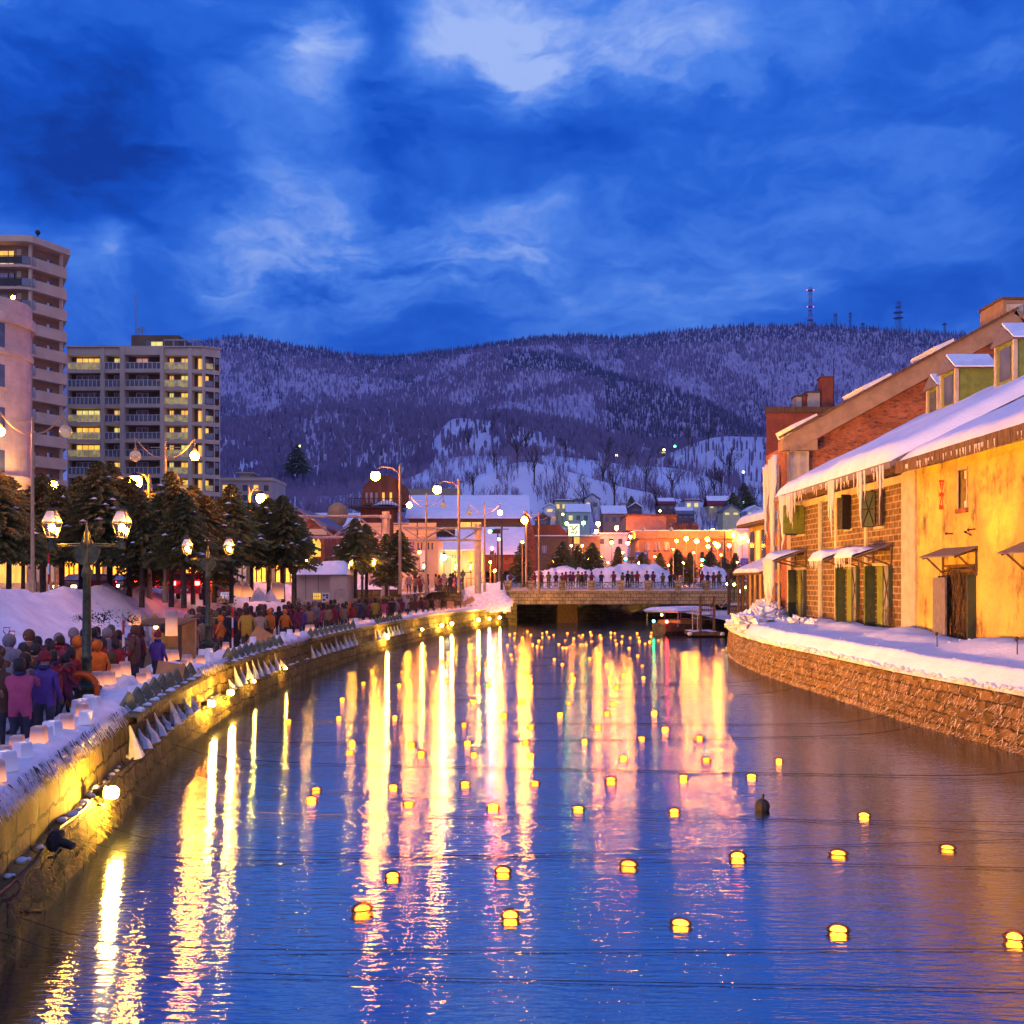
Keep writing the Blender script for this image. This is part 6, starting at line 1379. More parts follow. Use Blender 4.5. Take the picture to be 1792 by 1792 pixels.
# ------------------------------------------------------------------ double gas lamps
M['lampglass'] = thin_glass('lantern_glass', (1,.9,.65), .10, .15)
M['hoodglass'] = thin_glass('hood_glass', (.75,.62,.42), .35, .35)
def gaslamp():
    r = thing('gas_lamp', 'x y', 'street lamp')
    g = MB(); g.lathe([(.34,0),(.34,.12),(.28,.16),(.27,.62),(.33,.68),(.33,.74),(.2,.80),(.17,.84)], 8, (0,0,0), ph=rad(22.5)); g.build('base', M['metal_g'], r, world=False)
    g = MB(); g.lathe([(.13,.80),(.15,.86),(.115,.92),(.11,1.35),(.135,1.38),(.135,1.42),(.11,1.45),(.085,3.25),(.12,3.30),(.12,3.42),(.09,3.48),(.06,3.6),(.055,3.98),(.075,4.0),(.085,4.1),(.06,4.16),(.075,4.22),(.06,4.32),(.03,4.36),(.02,4.5),(.005,4.56)], 12); g.build('post', M['metal_g'], r, world=False, smooth=True)
    g = MB(); fan = [(.30*math.cos(a), -.02, 3.92+.0+.34*math.sin(a)*(1 if math.sin(a) < 0 else 0)) for a in np.linspace(math.pi, 2*math.pi, 15)]
    fan = [(.30,-.03,3.90)] + [(.30*math.cos(a), -.03, 3.88+.36*math.sin(a)) for a in np.linspace(0, -math.pi, 15)] + [(-.30,-.03,3.90),(-.14,-.03,4.05),(-.06,-.03,4.25),(.06,-.03,4.25),(.14,-.03,4.05)]
    g.prism(fan, (0,.06,0)); g.build('crest', M['metal_g'], r, world=False)
    g = MB(); g.tube([(-.86,0,3.98),(.86,0,3.98)], .028, 6); g.tube([(-.75,0,4.02),(0,0,4.04),(.75,0,4.02)], .018, 5); g.build('arm', M['metal_g'], r, world=False)
    for sx_ in (-1, 1):
        cx = .81*sx_
        g = MB(); g.lathe([(.09,4.08-.16),(.09,4.06),(.05,4.10),(.045,4.16)], 8, (cx,0,0))
        g.lathe([(.13,4.16),(.14,4.18)], 4, (cx,0,0), ph=rad(45))
        for k in range(4):
            a = rad(45+90*k); g.tube([(cx+.125*math.cos(a),.125*math.sin(a),4.18),(cx+.245*math.cos(a),.245*math.sin(a),4.53),(cx+.12*math.cos(a),.12*math.sin(a),4.80)], .012, 4)
            b_ = rad(135+90*k); g.tube([(cx+.245*math.cos(a),.245*math.sin(a),4.53),(cx+.245*math.cos(b_),.245*math.sin(b_),4.53)], .013, 4); g.tube([(cx+.125*math.cos(a),.125*math.sin(a),4.18),(cx+.125*math.cos(b_),.125*math.sin(b_),4.18)], .012, 4)
        g.lathe([(.13,4.79),(.14,4.82),(.09,4.86),(.03,4.87)], 8, (cx,0,0)); ln = g.build('lantern', M['metal_g'], r, world=False)
        g = MB()
        for k in range(4):
            a, b_ = rad(45+90*k), rad(135+90*k); q = [(cx+.12*math.cos(a),.12*math.sin(a),4.19),(cx+.12*math.cos(b_),.12*math.sin(b_),4.19),(cx+.238*math.cos(b_),.238*math.sin(b_),4.52),(cx+.238*math.cos(a),.238*math.sin(a),4.52)]; g.add(q, [(0,1,2,3)])
        g.build('glass', M['lampglass'], ln, world=False)
        g = MB()
        for k in range(4):
            a, b_ = rad(45+90*k), rad(135+90*k); g.add([(cx+.238*math.cos(a),.238*math.sin(a),4.535),(cx+.238*math.cos(b_),.238*math.sin(b_),4.535),(cx+.12*math.cos(b_),.12*math.sin(b_),4.79),(cx+.12*math.cos(a),.12*math.sin(a),4.79)], [(0,1,2,3)])
        g.build('hood_glass', M['hoodglass'], ln, world=False)
        g = MB(); g.sph((cx,0,4.41), .075, 10, 7, sz=1.2); g.build('flame', M['gas'], ln, world=False)
    return tree_of(r)
GLp = gaslamp()
for px, Y, lb in ((152,23.7,'nearest and tallest double gas lamp, with an orange life ring at its base'),(364,39.7,'second double gas lamp from the left, rising from the crowd before the snow bank'),(513,61,'third double gas lamp, in front of the left snow bank end'),
                  (634,73,'fourth double gas lamp, standing before the conifer pair'),(726,95,'fifth double gas lamp, by the foot of the stairs'),(810,106,'farthest double gas lamp, against the snow slope at the bridge head')):
    place(GLp, (PX(px,Y), Y, 1.5), 0, 1, lb, 'double gas lamps along the promenade')
drop(GLp)
# life ring on the nearest lamp
g = MB(); c = (PX(152,23.7), 23.7-.30, 2.15); ring_ = [(c[0]+.36*math.cos(a), c[1], c[2]+.40*math.sin(a)) for a in np.linspace(0, 2*math.pi, 25)]
g.tube(ring_, .065, 8, cap=False); g.tube([(p[0]*1, p[1]-.02, p[2]+.03) for p in [(c[0]+.46*math.cos(a), c[1], c[2]+.49*math.sin(a)-.05) for a in np.linspace(.4, 3.8, 14)]], .012, 4)
tag(g.build('life_ring', pm('orange_plastic', (.75,.12,.01), (.6,.08,.01), 3, .4, 0), smooth=True), 'orange life ring with rope hung on the nearest gas lamp', 'life ring')

# ------------------------------------------------------------------ tall curved street lamps
M['glowglobe'] = em('glowing_unlit_globe', (.8,.45,.3), .45, (.4,.2,.15), 3)  # unlit globes, given a faint warm glow of their own
M['sodpole'] = pm('lamp_pole_paint', (.42,.30,.16), (.36,.25,.13), 4, .5, 0)
def streetlamp(px, Y, ytop, yglobe, foot, lb, lit=(True, True), half=1.45, rr=.27, both=True):
    z0 = foot; zt, zg = PZ(ytop,Y), PZ(yglobe,Y); X = PX(px,Y); r = thing('street_lamp', lb, 'street lamp', (X,Y,z0), group='curved arm street lamps')
    h, hg = zt-z0, zg-z0
    g = MB(); g.lathe([(.14,0),(.13,1.0),(.09,1.1),(.07,h*.8),(.05,h-.1),(.01,h)], 10); g.build('post', M['sodpole'], r, world=False)
    for s_, on in ((-1, lit[0]), (1, lit[1])):
        if not both and s_ < 0: continue
        g = MB(); pts = [(s_*half*t_, 0, hg+.42 + .10 - .62*math.sin(math.pi*(1-t_)**1.0*.62+0.0) + .35*(t_)**2 -.0) for t_ in np.linspace(0, 1, 12)]
        g.tube(pts, .035, 6); e_ = pts[-1]; g.tube([e_, (e_[0], 0, hg+rr+.1)], .03, 6); g.lathe([(.03,.16),(.09,.10),(.10,0)], 8, (e_[0],0,hg+rr-.02)); a = g.build('arm', M['sodpole'], r, world=False)
        g = MB(); g.sph((e_[0],0,hg), rr if not on else rr*.8, 14, 10); g.build('globe', M['sod'] if on else M['glowglobe'], a, world=False, smooth=True)
    g = MB(); g.tube([(-half*.5,0,hg+.42),(half*.5,0,hg+.42)], .02, 5); g.build('stay_bar', M['sodpole'], r, world=False)
M['sod'].node_tree.nodes['Emission'].inputs[1].default_value = 420
for a in [(57,45,728,755,'tall curved double lamp at the left edge before the tan tower',(True,False)),(289,50,768,798,'curved double lamp in front of the grey apartments, right globe lit',(False,True)),
          (746,87,862,884,'curved double lamp before the long snow roof, left globe lit',(True,False)),(848,96,878,897,'curved double lamp beside the hanging traffic signals, right globe lit',(False,True)),
          (943,101,893,908,'curved lamp with an amber globe just right of the brick end wall',(True,False))]:
    streetlamp(a[0], a[1], a[2], a[3], 3.6, a[4], a[5])
streetlamp(1150, 140, 905, 926, 3.8, 'distant unlit curved lamp in front of the orange block', (False,False), 1.9, .3)
def gooseneck(px_pole, ytop, px_l, y_l, Y, lb, foot=3.6, rr=.36, mat='sod'):
    X = PX(px_pole,Y); zt = PZ(ytop,Y); xl, zl = PX(px_l,Y), PZ(y_l,Y); r = thing('road_lamp', lb, 'street lamp', (X,Y,foot), group='sodium road lamps')
    g = MB(); g.lathe([(.15,0),(.12,1.2),(.09,zt-foot-.1),(.05,zt-foot)], 10); g.build('post', M['sodpole'], r, world=False)
    g = MB(); zz = max(zl+.45, min(zt-.2, zl+1.0)); g.tube([(X,Y,zz-.6),(X+(xl-X)*.3,Y,zz-.1),(X+(xl-X)*.7,Y,zz),(xl,Y,zl+rr+.12)], .05, 6); a = g.build('arm', M['sodpole'], r)
    g = MB(); g.lathe([(rr*1.0,0),(rr*.8,.1),(rr*.3,.2),(.03,.26)], 10, (xl,Y,zl+rr*.75)); g.build('shade', M['dark'], a)
    g = MB(); g.sph((xl,Y,zl), rr, 12, 8); g.build('bulb', M[mat], a, smooth=True)
for a in [(700,812,657,833,79,'road lamp with the largest flare, on the tall pole above the timber tower'),(803,838,765,857,90,'road lamp on the second tall pole above the orange roof'),
          (262,830,237,843,55,'road lamp among the conifers before the grey apartments'),(436,850,457,872,74,'road lamp in the crown of the right hand roadside conifer'),
          (98,845,90,851,60,'small road lamp left of the nearest gas lamp lantern'),(921,905,918,911,112,'road lamp at the top of the tall brick end wall')]: gooseneck(*a)
def post_lamp(px, py, z, lb, mat='sodfar', rr=.3, foot=3.8, grp='distant street lamps beyond the bridge'):
    Y = (z-EYE)*F/(HY-py) if z > 0 else -z; z = PZ(py, Y); X = PX(px,Y); r = thing('street_lamp', lb, 'street lamp', (X,Y,foot), group=grp)
    g = MB(); g.lathe([(.12,0),(.08,1),(.05,z-foot)], 8); g.build('post', M['sodpole'], r, world=False)
    g = MB(); g.sph((0,0,z-foot+rr*.6), rr, 10, 8); g.build('globe', M[mat], r, world=False)
    g = MB(); g.lathe([(rr*.9,0),(rr*.4,.2),(.02,.25)], 8, (0,0,z-foot+rr*1.5)); g.build('cap', M['dark'], r, world=False)
FL = [(1047,919,13.5,'high street lamp right of the lit sign'),(1044,933,12.5,'lamp just below the high one right of the lit sign'),(1079,926,13.5,'brightest distant lamp, over the pale low building'),(1070.5,951,10.4,'lamp low in front of the pale low building'),
 (1103,941,12,'upper lamp of the pair left of the orange block'),(1098.6,952,10,'lower lamp of the pair left of the orange block'),(1041,944,11.5,'small dim lamp below the high pair'),(1184,948,11,'leftmost lamp of the row across the orange block'),
 (1201,945,11.3,'second bright lamp of the row across the orange block'),(1219,949,11,'round dim lamp between two bright ones before the orange block'),(1238,946,11.2,'bright lamp above the green signal'),(1239,958,9.4,'small lamp directly under another near the green signal'),
 (1251,952,10.4,'lamp right of the green signal'),(1256,957,9.5,'tiny lamp touching its brighter neighbour right of the green signal'),(1247,931,13.2,'highest lamp above the orange block'),(1276,956,9.4,'small lamp low at the right of the orange block'),(1283,938,12.2,'bright lamp at the right end of the orange block'),
 (1299,943,11.6,'tall lamp on a gold post before the slate building'),(1310,948,10.6,'lantern lamp before the slate building above the purple banner')]
for px, py, z, lb in FL: post_lamp(px, py, z, lb, 'sodfar', .34 if 'bright' in lb or 'high' in lb else .24)
for px, py, z, lb in [(914,950,-118,'dim globe lamp right of the black pole'),(873,945,-119,'dim globe lamp left of the black pole'),(1000,956,-130,'left globe of the twin lamp on the bridge road'),(1019,956,-130,'right globe of the twin lamp on the bridge road'),
    (858,985,-111,'low yellow lamp at the head of the stairs'),(824,990,-110,'low yellow lamp by the top of the stairs'),(797,990,-109,'low lamp beside the shop door'),(866,1000,-110,'small lantern glowing low beside the orange barrier'),(712,967,-99,'small low lamp left of the slot windowed building'),(734,968,-99,'small low lamp under the slot windows'),(768,966,-108,'small low lamp at the left of the shop'),(606,968,-92,'small low lamp before the tiled wall'),(560,1000,-92,'low lamp by the snow heaps at the tiled wall')]: post_lamp(px, py, z, lb, 'sodfar', .13, 3.7, 'small lamps at the bridge head')
for i, (px, py) in enumerate(((968,984),(1029,980),(1052,975),(1064,985),(1090,968),(1118,986),(1146,975),(1170,990),(1178,962),(1196,986),(1214,968),(1228,990),(1262,972),(1290,985))):
    post_lamp(px, py, -(129+i % 3), 'tiny amber light among the conifers past the bridge, %s from the left' % ords[i], 'sodfar', .10, 3.8, 'tiny lights among the conifers past the bridge')
M['whitelamp'] = bulb('white_lamp', (.95,1,.55), 120)
post_lamp(777, 978, -109, 'white flood lamp before the green lit shop', 'whitelamp', .28, 3.6, 'small lamps at the bridge head')
M['floodg'] = bulb('green_flood', (.3,1,.12), 60)
for px, py, lb in ((1021,917,'bright green floodlight right of the lit sign'),(992,918,'green floodlight left of the lit sign')): post_lamp(px, py, 14.5, lb, 'floodg', .3)
# lit advertising board
ad_ = thing('lit_sign', 'glowing white sign board with olive scribbled picture between green floodlights', 'sign', (PX(1004,155),155,3.8))
g = MB(); g.box(PX(995,155), PX(1014,155), 155, 155.4, PZ(938,155), PZ(917,155)); bd = g.build('board', bulb('sign_glow', (.95,1,.55), 1.6), ad_)
g = MB(); 
for pts in ([(998,922),(1001,920),(1003,924),(1000,927)],[(1002,928),(1006,925),(1009,921),(1012,920)],[(999,933),(1003,931),(1007,934),(1010,929)]): g.tube([(PX(a,155),154.95,PZ(b_,155)) for a, b_ in pts], .09, 4)
g.build('sign_picture', pm('olive_ink', (.25,.22,.03), (.2,.18,.03), 3, .8, 0), bd)
g = MB(); g.box(PX(1005,155), PX(1014,155), 155, 155.3, PZ(951,155), PZ(940,155)); g.build('lower_board', M['winlit'], ad_)
g = MB(); g.box(PX(1003,155)-.1, PX(1003,155)+.1, 155.4, 155.6, 3.8, PZ(920,155)); g.build('post', M['dark'], ad_)
bs = thing('blue_sign', 'blue and white painted sign board behind the small conifer', 'sign', (PX(1123,134),136,3.8))
g = MB(); g.box(PX(1112,138), PX(1134,138), 138, 138.2, PZ(985,138), PZ(966,138)); bd = g.build('board', pm('blue_board', (.10,.22,.60), (.08,.18,.5), 2, .5, 0), bs)
g = MB(); g.box(PX(1114,138), PX(1122,138), 137.93, 137.99, PZ(984,138), PZ(972,138)); g.box(PX(1122,138)+.02, PX(1126,138), 137.93, 137.99, PZ(970,138), PZ(967,138)); g.box(PX(1127,138), PX(1131,138), 137.93, 137.99, PZ(970,138), PZ(967,138)); g.build('lettering', M['white'], bd)
g = MB(); g.box(PX(1123,138)-.1, PX(1123,138)+.1, 138.2, 138.4, 3.8, PZ(985,138)); g.build('post', M['dark'], bs)
# purple banner
pbn = thing('purple_banner', 'purple banner with white star trails and swoosh above the pergola', 'banner', (PX(1317,92),92,4))
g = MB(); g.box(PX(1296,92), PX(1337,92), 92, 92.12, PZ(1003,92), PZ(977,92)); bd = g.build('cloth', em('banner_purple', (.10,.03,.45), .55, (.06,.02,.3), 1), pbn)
g = MB(); rb_ = random.Random(4)
for i in range(26):
    a, b_ = rb_.uniform(1298,1335), rb_.uniform(979,995); g.tube([(PX(a,92),91.95,PZ(b_,92)),(PX(a+rb_.uniform(-3,3),92),91.95,PZ(b_+rb_.uniform(-2,2),92))], .018, 4)
g.sph((PX(1315,92),91.97,PZ(988,92)), .09, 8, 5); g.tube([(PX(a,92),91.95,PZ(1000+2.5*((a-1317)/19)**2*-1+0,92)) for a in np.linspace(1298,1334,12)], .045, 5); g.build('star_print', M['white'], bd)
for px in (1298, 1335):
    g = MB(); g.box(PX(px,92)-.06, PX(px,92)+.06, 92.13, 92.25, 1.6, PZ(978,92)); g.build('post', M['dark'], pbn)
g = MB(); g.box(PX(1331,92), PX(1335,92), 91.7, 91.95, PZ(976,92), PZ(971,92)); g.build('blue_lamp', bulb('blue_light', (.1,.3,1), 6), pbn)
# round blue road sign
rs = thing('road_sign', 'round blue road sign with white slanting arrow above a small white plate', 'road sign', (PX(588,86),86,3.6))
M['signblue'] = pm('sign_blue', (.04,.22,.62), (.04,.2,.55), 2, .4, 0)
g = MB(); T = Matrix.Translation((PX(588,86),86,PZ(990,86))) @ Matrix.Rotation(rad(90), 4, 'X'); g.lathe([(.25,-.01),(.25,.01)], 20, (0,0,0), M=T); dsc = g.build('disc', M['signblue'], rs)
g = MB(); g.lathe([(.27,-.008),(.27,.0)], 20, (0,0,-.012), M=T); g.build('rim', M['white'], dsc)
g = MB(); c = Vector((PX(588,86),85.97,PZ(990,86))); g.prism([c+Vector(p) for p in ((-.14,0,-.10),(-.10,0,-.15),(.06,0,-.0),(.10,0,-.05),(.14,0,.13),(-.03,0,.10),(.02,0,.05))], (0,-.02,0)); g.build('arrow', M['white'], dsc)
g = MB(); g.box(PX(588,86)-.18, PX(588,86)+.18, 85.98, 86.0, PZ(1001,86), PZ(998,86)); g.build('plate', M['white'], rs)
g = MB(); g.tube([(PX(588,86),86.05,3.6),(PX(588,86),86.05,PZ(985,86))], .035, 6); g.build('post', M['greymetal'], rs)
# indigo plate sign on the left pole
ps = thing('plate_sign', 'small indigo plate sign on a grey pole among the left trees', 'sign', (PX(56,50),50,3.6)); g = MB(); g.box(PX(43,50), PX(58,50), 49.9, 49.95, PZ(978,50), PZ(970,50)); g.build('plate', M['signblue'], ps)
g = MB(); g.lathe([(.16,0),(.13,1.2),(.10,3.2)], 8, (PX(57.5,50),50.1,3.6)); g.build('post', M['greymetal'], ps)
# traffic signals
M['siggreen'] = bulb('signal_green', (.02,1,.35), 120)
def signal(px, py, Y, lamp, lb, horiz=False, foot=3.8):
    X, z = PX(px,Y), PZ(py,Y); r = thing('traffic_signal', lb, 'traffic signal', (X,Y,foot), group='traffic signals at the bridge')
    g = MB()
    if horiz: g.box(X-.65, X+.65, Y, Y+.3, z-.22, z+.22)
    else: g.box(X-.22, X+.22, Y, Y+.3, z-.6, z+.6)
    h = g.build('housing', M['dark'], r)
    g = MB(); g.lathe([(.07,foot),(.06,z)], 8, (X+.35,Y+.4,0)); g.build('post', M['dark'], r)
    off = {'red': .45, 'green': -.45}.get(lamp, 0)
    g = MB(); T = Matrix.Translation((X+(off if horiz else 0), Y-.04, z+(0 if horiz else off))) @ Matrix.Rotation(rad(90), 4, 'X'); g.lathe([(.17,-.03),(.16,.03)], 14, (0,0,0), M=T); g.build('lamp', M['sigred' if lamp == 'red' else 'siggreen'], h)
    for o_ in (0, -off):
        g = MB(); T = Matrix.Translation((X+(o_ if horiz else 0), Y-.03, z+(0 if horiz else o_))) @ Matrix.Rotation(rad(90), 4, 'X'); g.lathe([(.15,-.02),(.15,.02)], 12, (0,0,0), M=T); g.build('dark_lamp', M['black'], h)
signal(861, 967, 112, 'red', 'traffic signal showing bright red at the bridge head')
signal(865, 930, 106, 'green', 'hanging traffic signal group with a small green light', True)
signal(1229, 974, 132, 'green', 'traffic signal showing bright green behind the bridge')
signal(1101, 978, 132, 'green', 'horizontal green traffic signal above the snow mound', True)
signal(811, 975, 108, 'none' if 0 else 'red', 'small pedestrian signal by the stair head', False) if 0 else None
for px, Y, yt, lb in ((878,104,915,'black utility pole right of the hanging signals'),(1268,138,930,'thin dark pole behind the green signal'),(700,83,905,'slim pole beside the panelled building'),(1245,136,958,'short dark pole with crossbar right of the green signal')):
    r = thing('utility_pole', lb, 'pole', (PX(px,Y),Y,3.7)); g = MB(); g.lathe([(.13,0),(.09,PZ(yt,Y)-3.7)], 8); g.build('post', M['dark'], r, world=False)
    g = MB(); g.box(-.7,.7,-.05,.05,(PZ(yt,Y)-3.7)*.9,(PZ(yt,Y)-3.7)*.9+.08); g.build('crossbar', M['dark'], r, world=False)

# ------------------------------------------------------------------ lights on the left quay wall
BEAM = {18.5: ((17,33,7),27000,80), 31.8: ((17,42,7),30000,85), 34.9: ((17,53,7.5),34000,75), 44.5: ((17,60,9),36000,70), 68.5: ((17,70,10),32000,90), 98.2: ((12,108,2.5),2500,90)}
def wall_light(Y, lit, lb, s_=1.0):
    beam = BEAM.get(Y)
    X = LQ(Y) + .12; z = .86; r = thing('quay_light', lb, 'floodlight', (X, Y, z), group='floodlights along the quay wall')
    g = MB(); g.tube([(-.45,0,-.25),(-.1,0,-.22),(0,0,-.1)], .02, 5); g.tube([(-.05,0,-.16),(-.12,-.1,-.35),(-.3,-.25,-.3),(-.42,-.3,-.15)], .012, 4); br_ = g.build('bracket', M['dark'], r, world=False)
    T = Matrix.Rotation(rad(-60), 4, 'Z') @ Matrix.Rotation(rad(90), 4, 'Y')
    if lit: g = MB(); g.lathe([(.03,-.26),(.06,-.24),(.07,-.12),(.11,-.08),(.12,-.02)], 12, M=Matrix.Rotation(rad(90), 4, 'Y') @ Matrix.Translation((0,0,-.02)))
    else: g = MB(); g.lathe([(.05,-.2),(.06,-.18),(.07,.0),(.17,.05),(.18,.1),(.15,.16),(.05,.2)], 14, M=Matrix.Rotation(rad(170), 4, 'Z') @ Matrix.Rotation(rad(75), 4, 'Y'))
    g.build('housing', M['dark'], r, world=False)
    if lit: g = MB(); g.sph((.08,0,0), .085*s_, 12, 8); g.build('bulb', M['flood'], r, world=False, smooth=True)
    if lit and beam:
        d = (Vector(beam[0])-Vector((X,Y,z))).normalized(); la = bpy.data.lights.new('floodlight', 'SPOT'); la.energy = beam[1]; la.color = (1,.385,.022); la.spot_size = rad(beam[2]); la.spot_blend = .9; la.shadow_soft_size = .2
        lo = bpy.data.objects.new('floodlight_beam', la); COL.objects.link(lo); lo.parent = r; lo.location = Vector((.2,0,0))+d*.12; lo.rotation_euler = d.to_track_quat('-Z','Y').to_euler()
for Y, on, lb, s_ in [(18.5,1,'nearest and brightest quay floodlight, low on the mossy wall',1.35),(31.8,1,'second quay floodlight, left one of the close pair',1),(34.9,1,'third quay floodlight, right one of the close pair',1),(38.8,1,'small flame like quay light right of the close pair',.4),
    (44.5,1,'faint quay light beneath the second row of stone teeth',.35),(68.5,1,'quay floodlight below the gas lamp before the kiosk',1.2),(79.5,1,'small quay light left of the far trio',.7),(86.3,1,'first light of the far trio on the quay bend',1.2),(89.8,1,'second light of the far trio on the quay bend',1.2),(98.2,1,'brightest of the far quay lights near the snow slope',1.3),
    (101.5,1,'small quay light close to the bridge',.8),(104.5,1,'last quay light beside the bridge abutment',.9),(15.0,0,'unlit black floodlight on a bracket with hanging cable',1)]: wall_light(Y, on, lb, s_)
g = MB(); yy = np.arange(12, 60, .8); g.tube([(LQ(y)-.12, y, .80+.05*math.sin(y*1.7)) for y in yy], .022, 5); tag(g.build('power_cable', M['dark']), 'black cable sagging along the quay wall ledge', 'cable')
g = MB()
for _ in range(90):
    y = 11 + 48*R.random()**1.3; s_ = R.uniform(.03,.09)
    g.sph((LQ(y)-.20+R.uniform(-.05,.05), y, .80+s_*.3), s_, 7, 5, sz=R.uniform(.4,.7)); g.sph((LQ(y)-.20+R.uniform(-.05,.05), y+s_*1.2, .80+s_*.2), s_*.7, 6, 4, sz=.5)
tag(g.build('ledge_snow', M['snow'], smooth=True), 'clumps of snow caught on the quay ledge and cable', 'snow', kind='stuff')
jb = thing('broken_bracket', 'rusty broken lamp bracket jutting from the near quay wall', 'bracket', (LQ(13.4)-.1, 13.4, .38)); g = MB(); g.box(-.1,.35,-.05,.05,-.03,.0); g.tube([(-.1,0,0),(-.1,0,.3)], .02, 5); g.build('arm', M['wood'], jb, world=False)

# ------------------------------------------------------------------ rows of pointed stone teeth on the quay
M['tooth'] = pm('grey_green_stone_teeth', (.20,.22,.15), (.12,.14,.09), 5, .7, .2)
secs = []
for pa, pb, n_, lb in ((236,352,9,'nearest row of pointed stone teeth on the quay edge'),(405,503,10,'second row of pointed stone teeth on the quay edge'),(547,628,10,'third row of pointed stone teeth, left of the floodlit gap'),(662,708,8,'farthest row of pointed stone teeth near the quay bend')):
    ya, yb = LQpx(pa), LQpx(pb); secs.append((ya, yb)); r = thing('stone_teeth_row', lb, 'parapet row', (LQ(ya), ya, 1.8), group='rows of stone teeth on the quay')
    g = MB(); g.grid([[ (LQ(y)-.15,y,1.62),(LQ(y)+.10,y,1.66),(LQ(y)+.10,y,1.80),(LQ(y)-.5,y,1.84)] for y in np.linspace(ya-.3, yb+.3, 16)]); g.build('ledge', M['lstone'], r)
    for k in range(n_):
        y = ya+(yb-ya)*(k+.5)/n_; x = LQ(y)-.22; w_ = min(.21, (yb-ya)/n_*.30); ang = math.atan2(LQ(y+.5)-LQ(y-.5), 1.0)
        T = Matrix.Translation((x, y, 1.82)) @ Matrix.Rotation(-ang-rad(48), 4, 'Z') @ Matrix.Rotation(rad(8), 4, 'Y'); h = .46+R.uniform(-.04,.04)
        g = MB(); g.prism([(0,-w_,0),(0,w_,0),(0,w_*.82,h*.35),(0,0,h),(0,-w_*.82,h*.35)], (-.12,0,0), M=T)
        g.prism([(.02,-w_*.62,.02),(.02,w_*.62,.02),(.02,w_*.5,h*.3),(.02,0,h*.78),(.02,-w_*.5,h*.3)], (-.02,0,0), M=T); tk = g.build('stone_tooth', M['tooth'], r)
        g = MB(); g.sph((LQ(y+w_)-.02, y+w_*.9, 1.83), .11*R.uniform(.5,1.2), 8, 5, sz=R.uniform(.3,.7)); g.sph((LQ(y+w_)-.10, y+w_*.6, 1.83), .09*R.uniform(.5,1.2), 7, 4, sz=.5); g.build('snow_clump', M['snow'], tk)
        y2 = y + .1; xf = LQ(y2)-.28
        g = MB(); hh = R.uniform(.3,.75); q_ = R.uniform(.7,1.15)
        g.tube([(xf+.20,y2,.80),(xf+.17,y2+R.uniform(-.04,.04),.86+hh*.25),(xf+.11,y2+R.uniform(-.05,.05),.86+hh*.55),(xf+.05,y2+R.uniform(-.05,.05),.86+hh)], [.17*q_,.12*q_,.065*q_,.012], 7); g.sph((xf+.24,y2+.12,.84), .10*q_, 7, 5, sz=.5)
        g.build('snow_cone', M['snow'], r)

# ------------------------------------------------------------------ ice candle lanterns
M['icewhite'] = em('ice_lantern_glow', (1,.27,.035), .62, (1,.36,.10), 2.5); M['icewhite'].node_tree.nodes['Principled BSDF'].inputs['Base Color'].default_value = (.36,.30,.30,1)
M['icedim'] = em('ice_lantern_dim', (.5,.35,.35), .14, (.35,.33,.42), 2); M['icedim'].node_tree.nodes['Principled BSDF'].inputs['Base Color'].default_value = (.78,.78,.84,1)
for nm_, hot in (('icewhite',1.25),('icedim',.22)):
    t = M[nm_].node_tree; b = t.nodes['Principled BSDF']; tcn = t.nodes.new('ShaderNodeTexCoord'); spn = t.nodes.new('ShaderNodeSeparateXYZ'); t.links.new(tcn.outputs['Generated'], spn.inputs[0])
    mrn = t.nodes.new('ShaderNodeMapRange'); mrn.inputs['To Min'].default_value = hot; mrn.inputs['To Max'].default_value = hot*.04; mrn.inputs['From Max'].default_value = .8; t.links.new(spn.outputs['Z'], mrn.inputs[0]); t.links.new(mrn.outputs[0], b.inputs['Emission Strength'])
def icelantern(seed, mt, w_=.13, h=.30):
    rng = random.Random(seed); r = thing('ice_lantern', 'x y', 'ice lantern'); g = MB(); n_ = 10
    pr = [(w_*1.05,0),(w_*1.08,.02),(w_*.98,h*.5),(w_*.92,h-.03),(w_*.85,h),(w_*.62,h),(w_*.58,h-.05),(w_*.55,.05)]
    if seed % 2: pr = [(a*1.25, b_) for a, b_ in pr]; n_ = 4
    g.lathe(pr, n_, ph=rad(45)); ob = g.build('ice_shell', M[mt], r, world=False, bevel=.02)
    g = MB(); g.sph((0,0,.10), .030, 6, 5, sz=1.6); g.build('candle_flame', M['candle'], r, world=False)
    return tree_of(r)
IL = [icelantern(0,'icewhite'), icelantern(1,'icewhite',.12,.27), icelantern(2,'icedim'), icelantern(3,'icedim',.13,.26)]
y = 11.6; k = 0; near_lb = ['squat glowing ice lantern','tall pink glowing ice lantern','frosted white ice lantern','square amber glowing ice lantern']
nearn = 0
def seclabel(y):
    if y < secs[0][0]: return 'near quay snow'
    for i, (a, b_) in enumerate(secs):
        if y < a: return ['', 'gap after the first teeth row', 'gap after the second teeth row', 'gap after the third teeth row'][i]
    return 'far quay bend'
_o = ['first','second','third','fourth','fifth','sixth','seventh','eighth','ninth','tenth','eleventh','twelfth','thirteenth','fourteenth','fifteenth','sixteenth','seventeenth','eighteenth','nineteenth','twentieth','twentyfirst','twentysecond','twentythird','twentyfourth','twentyfifth','twentysixth','twentyseventh','twentyeighth','twentyninth','thirtieth']
cnt = {}
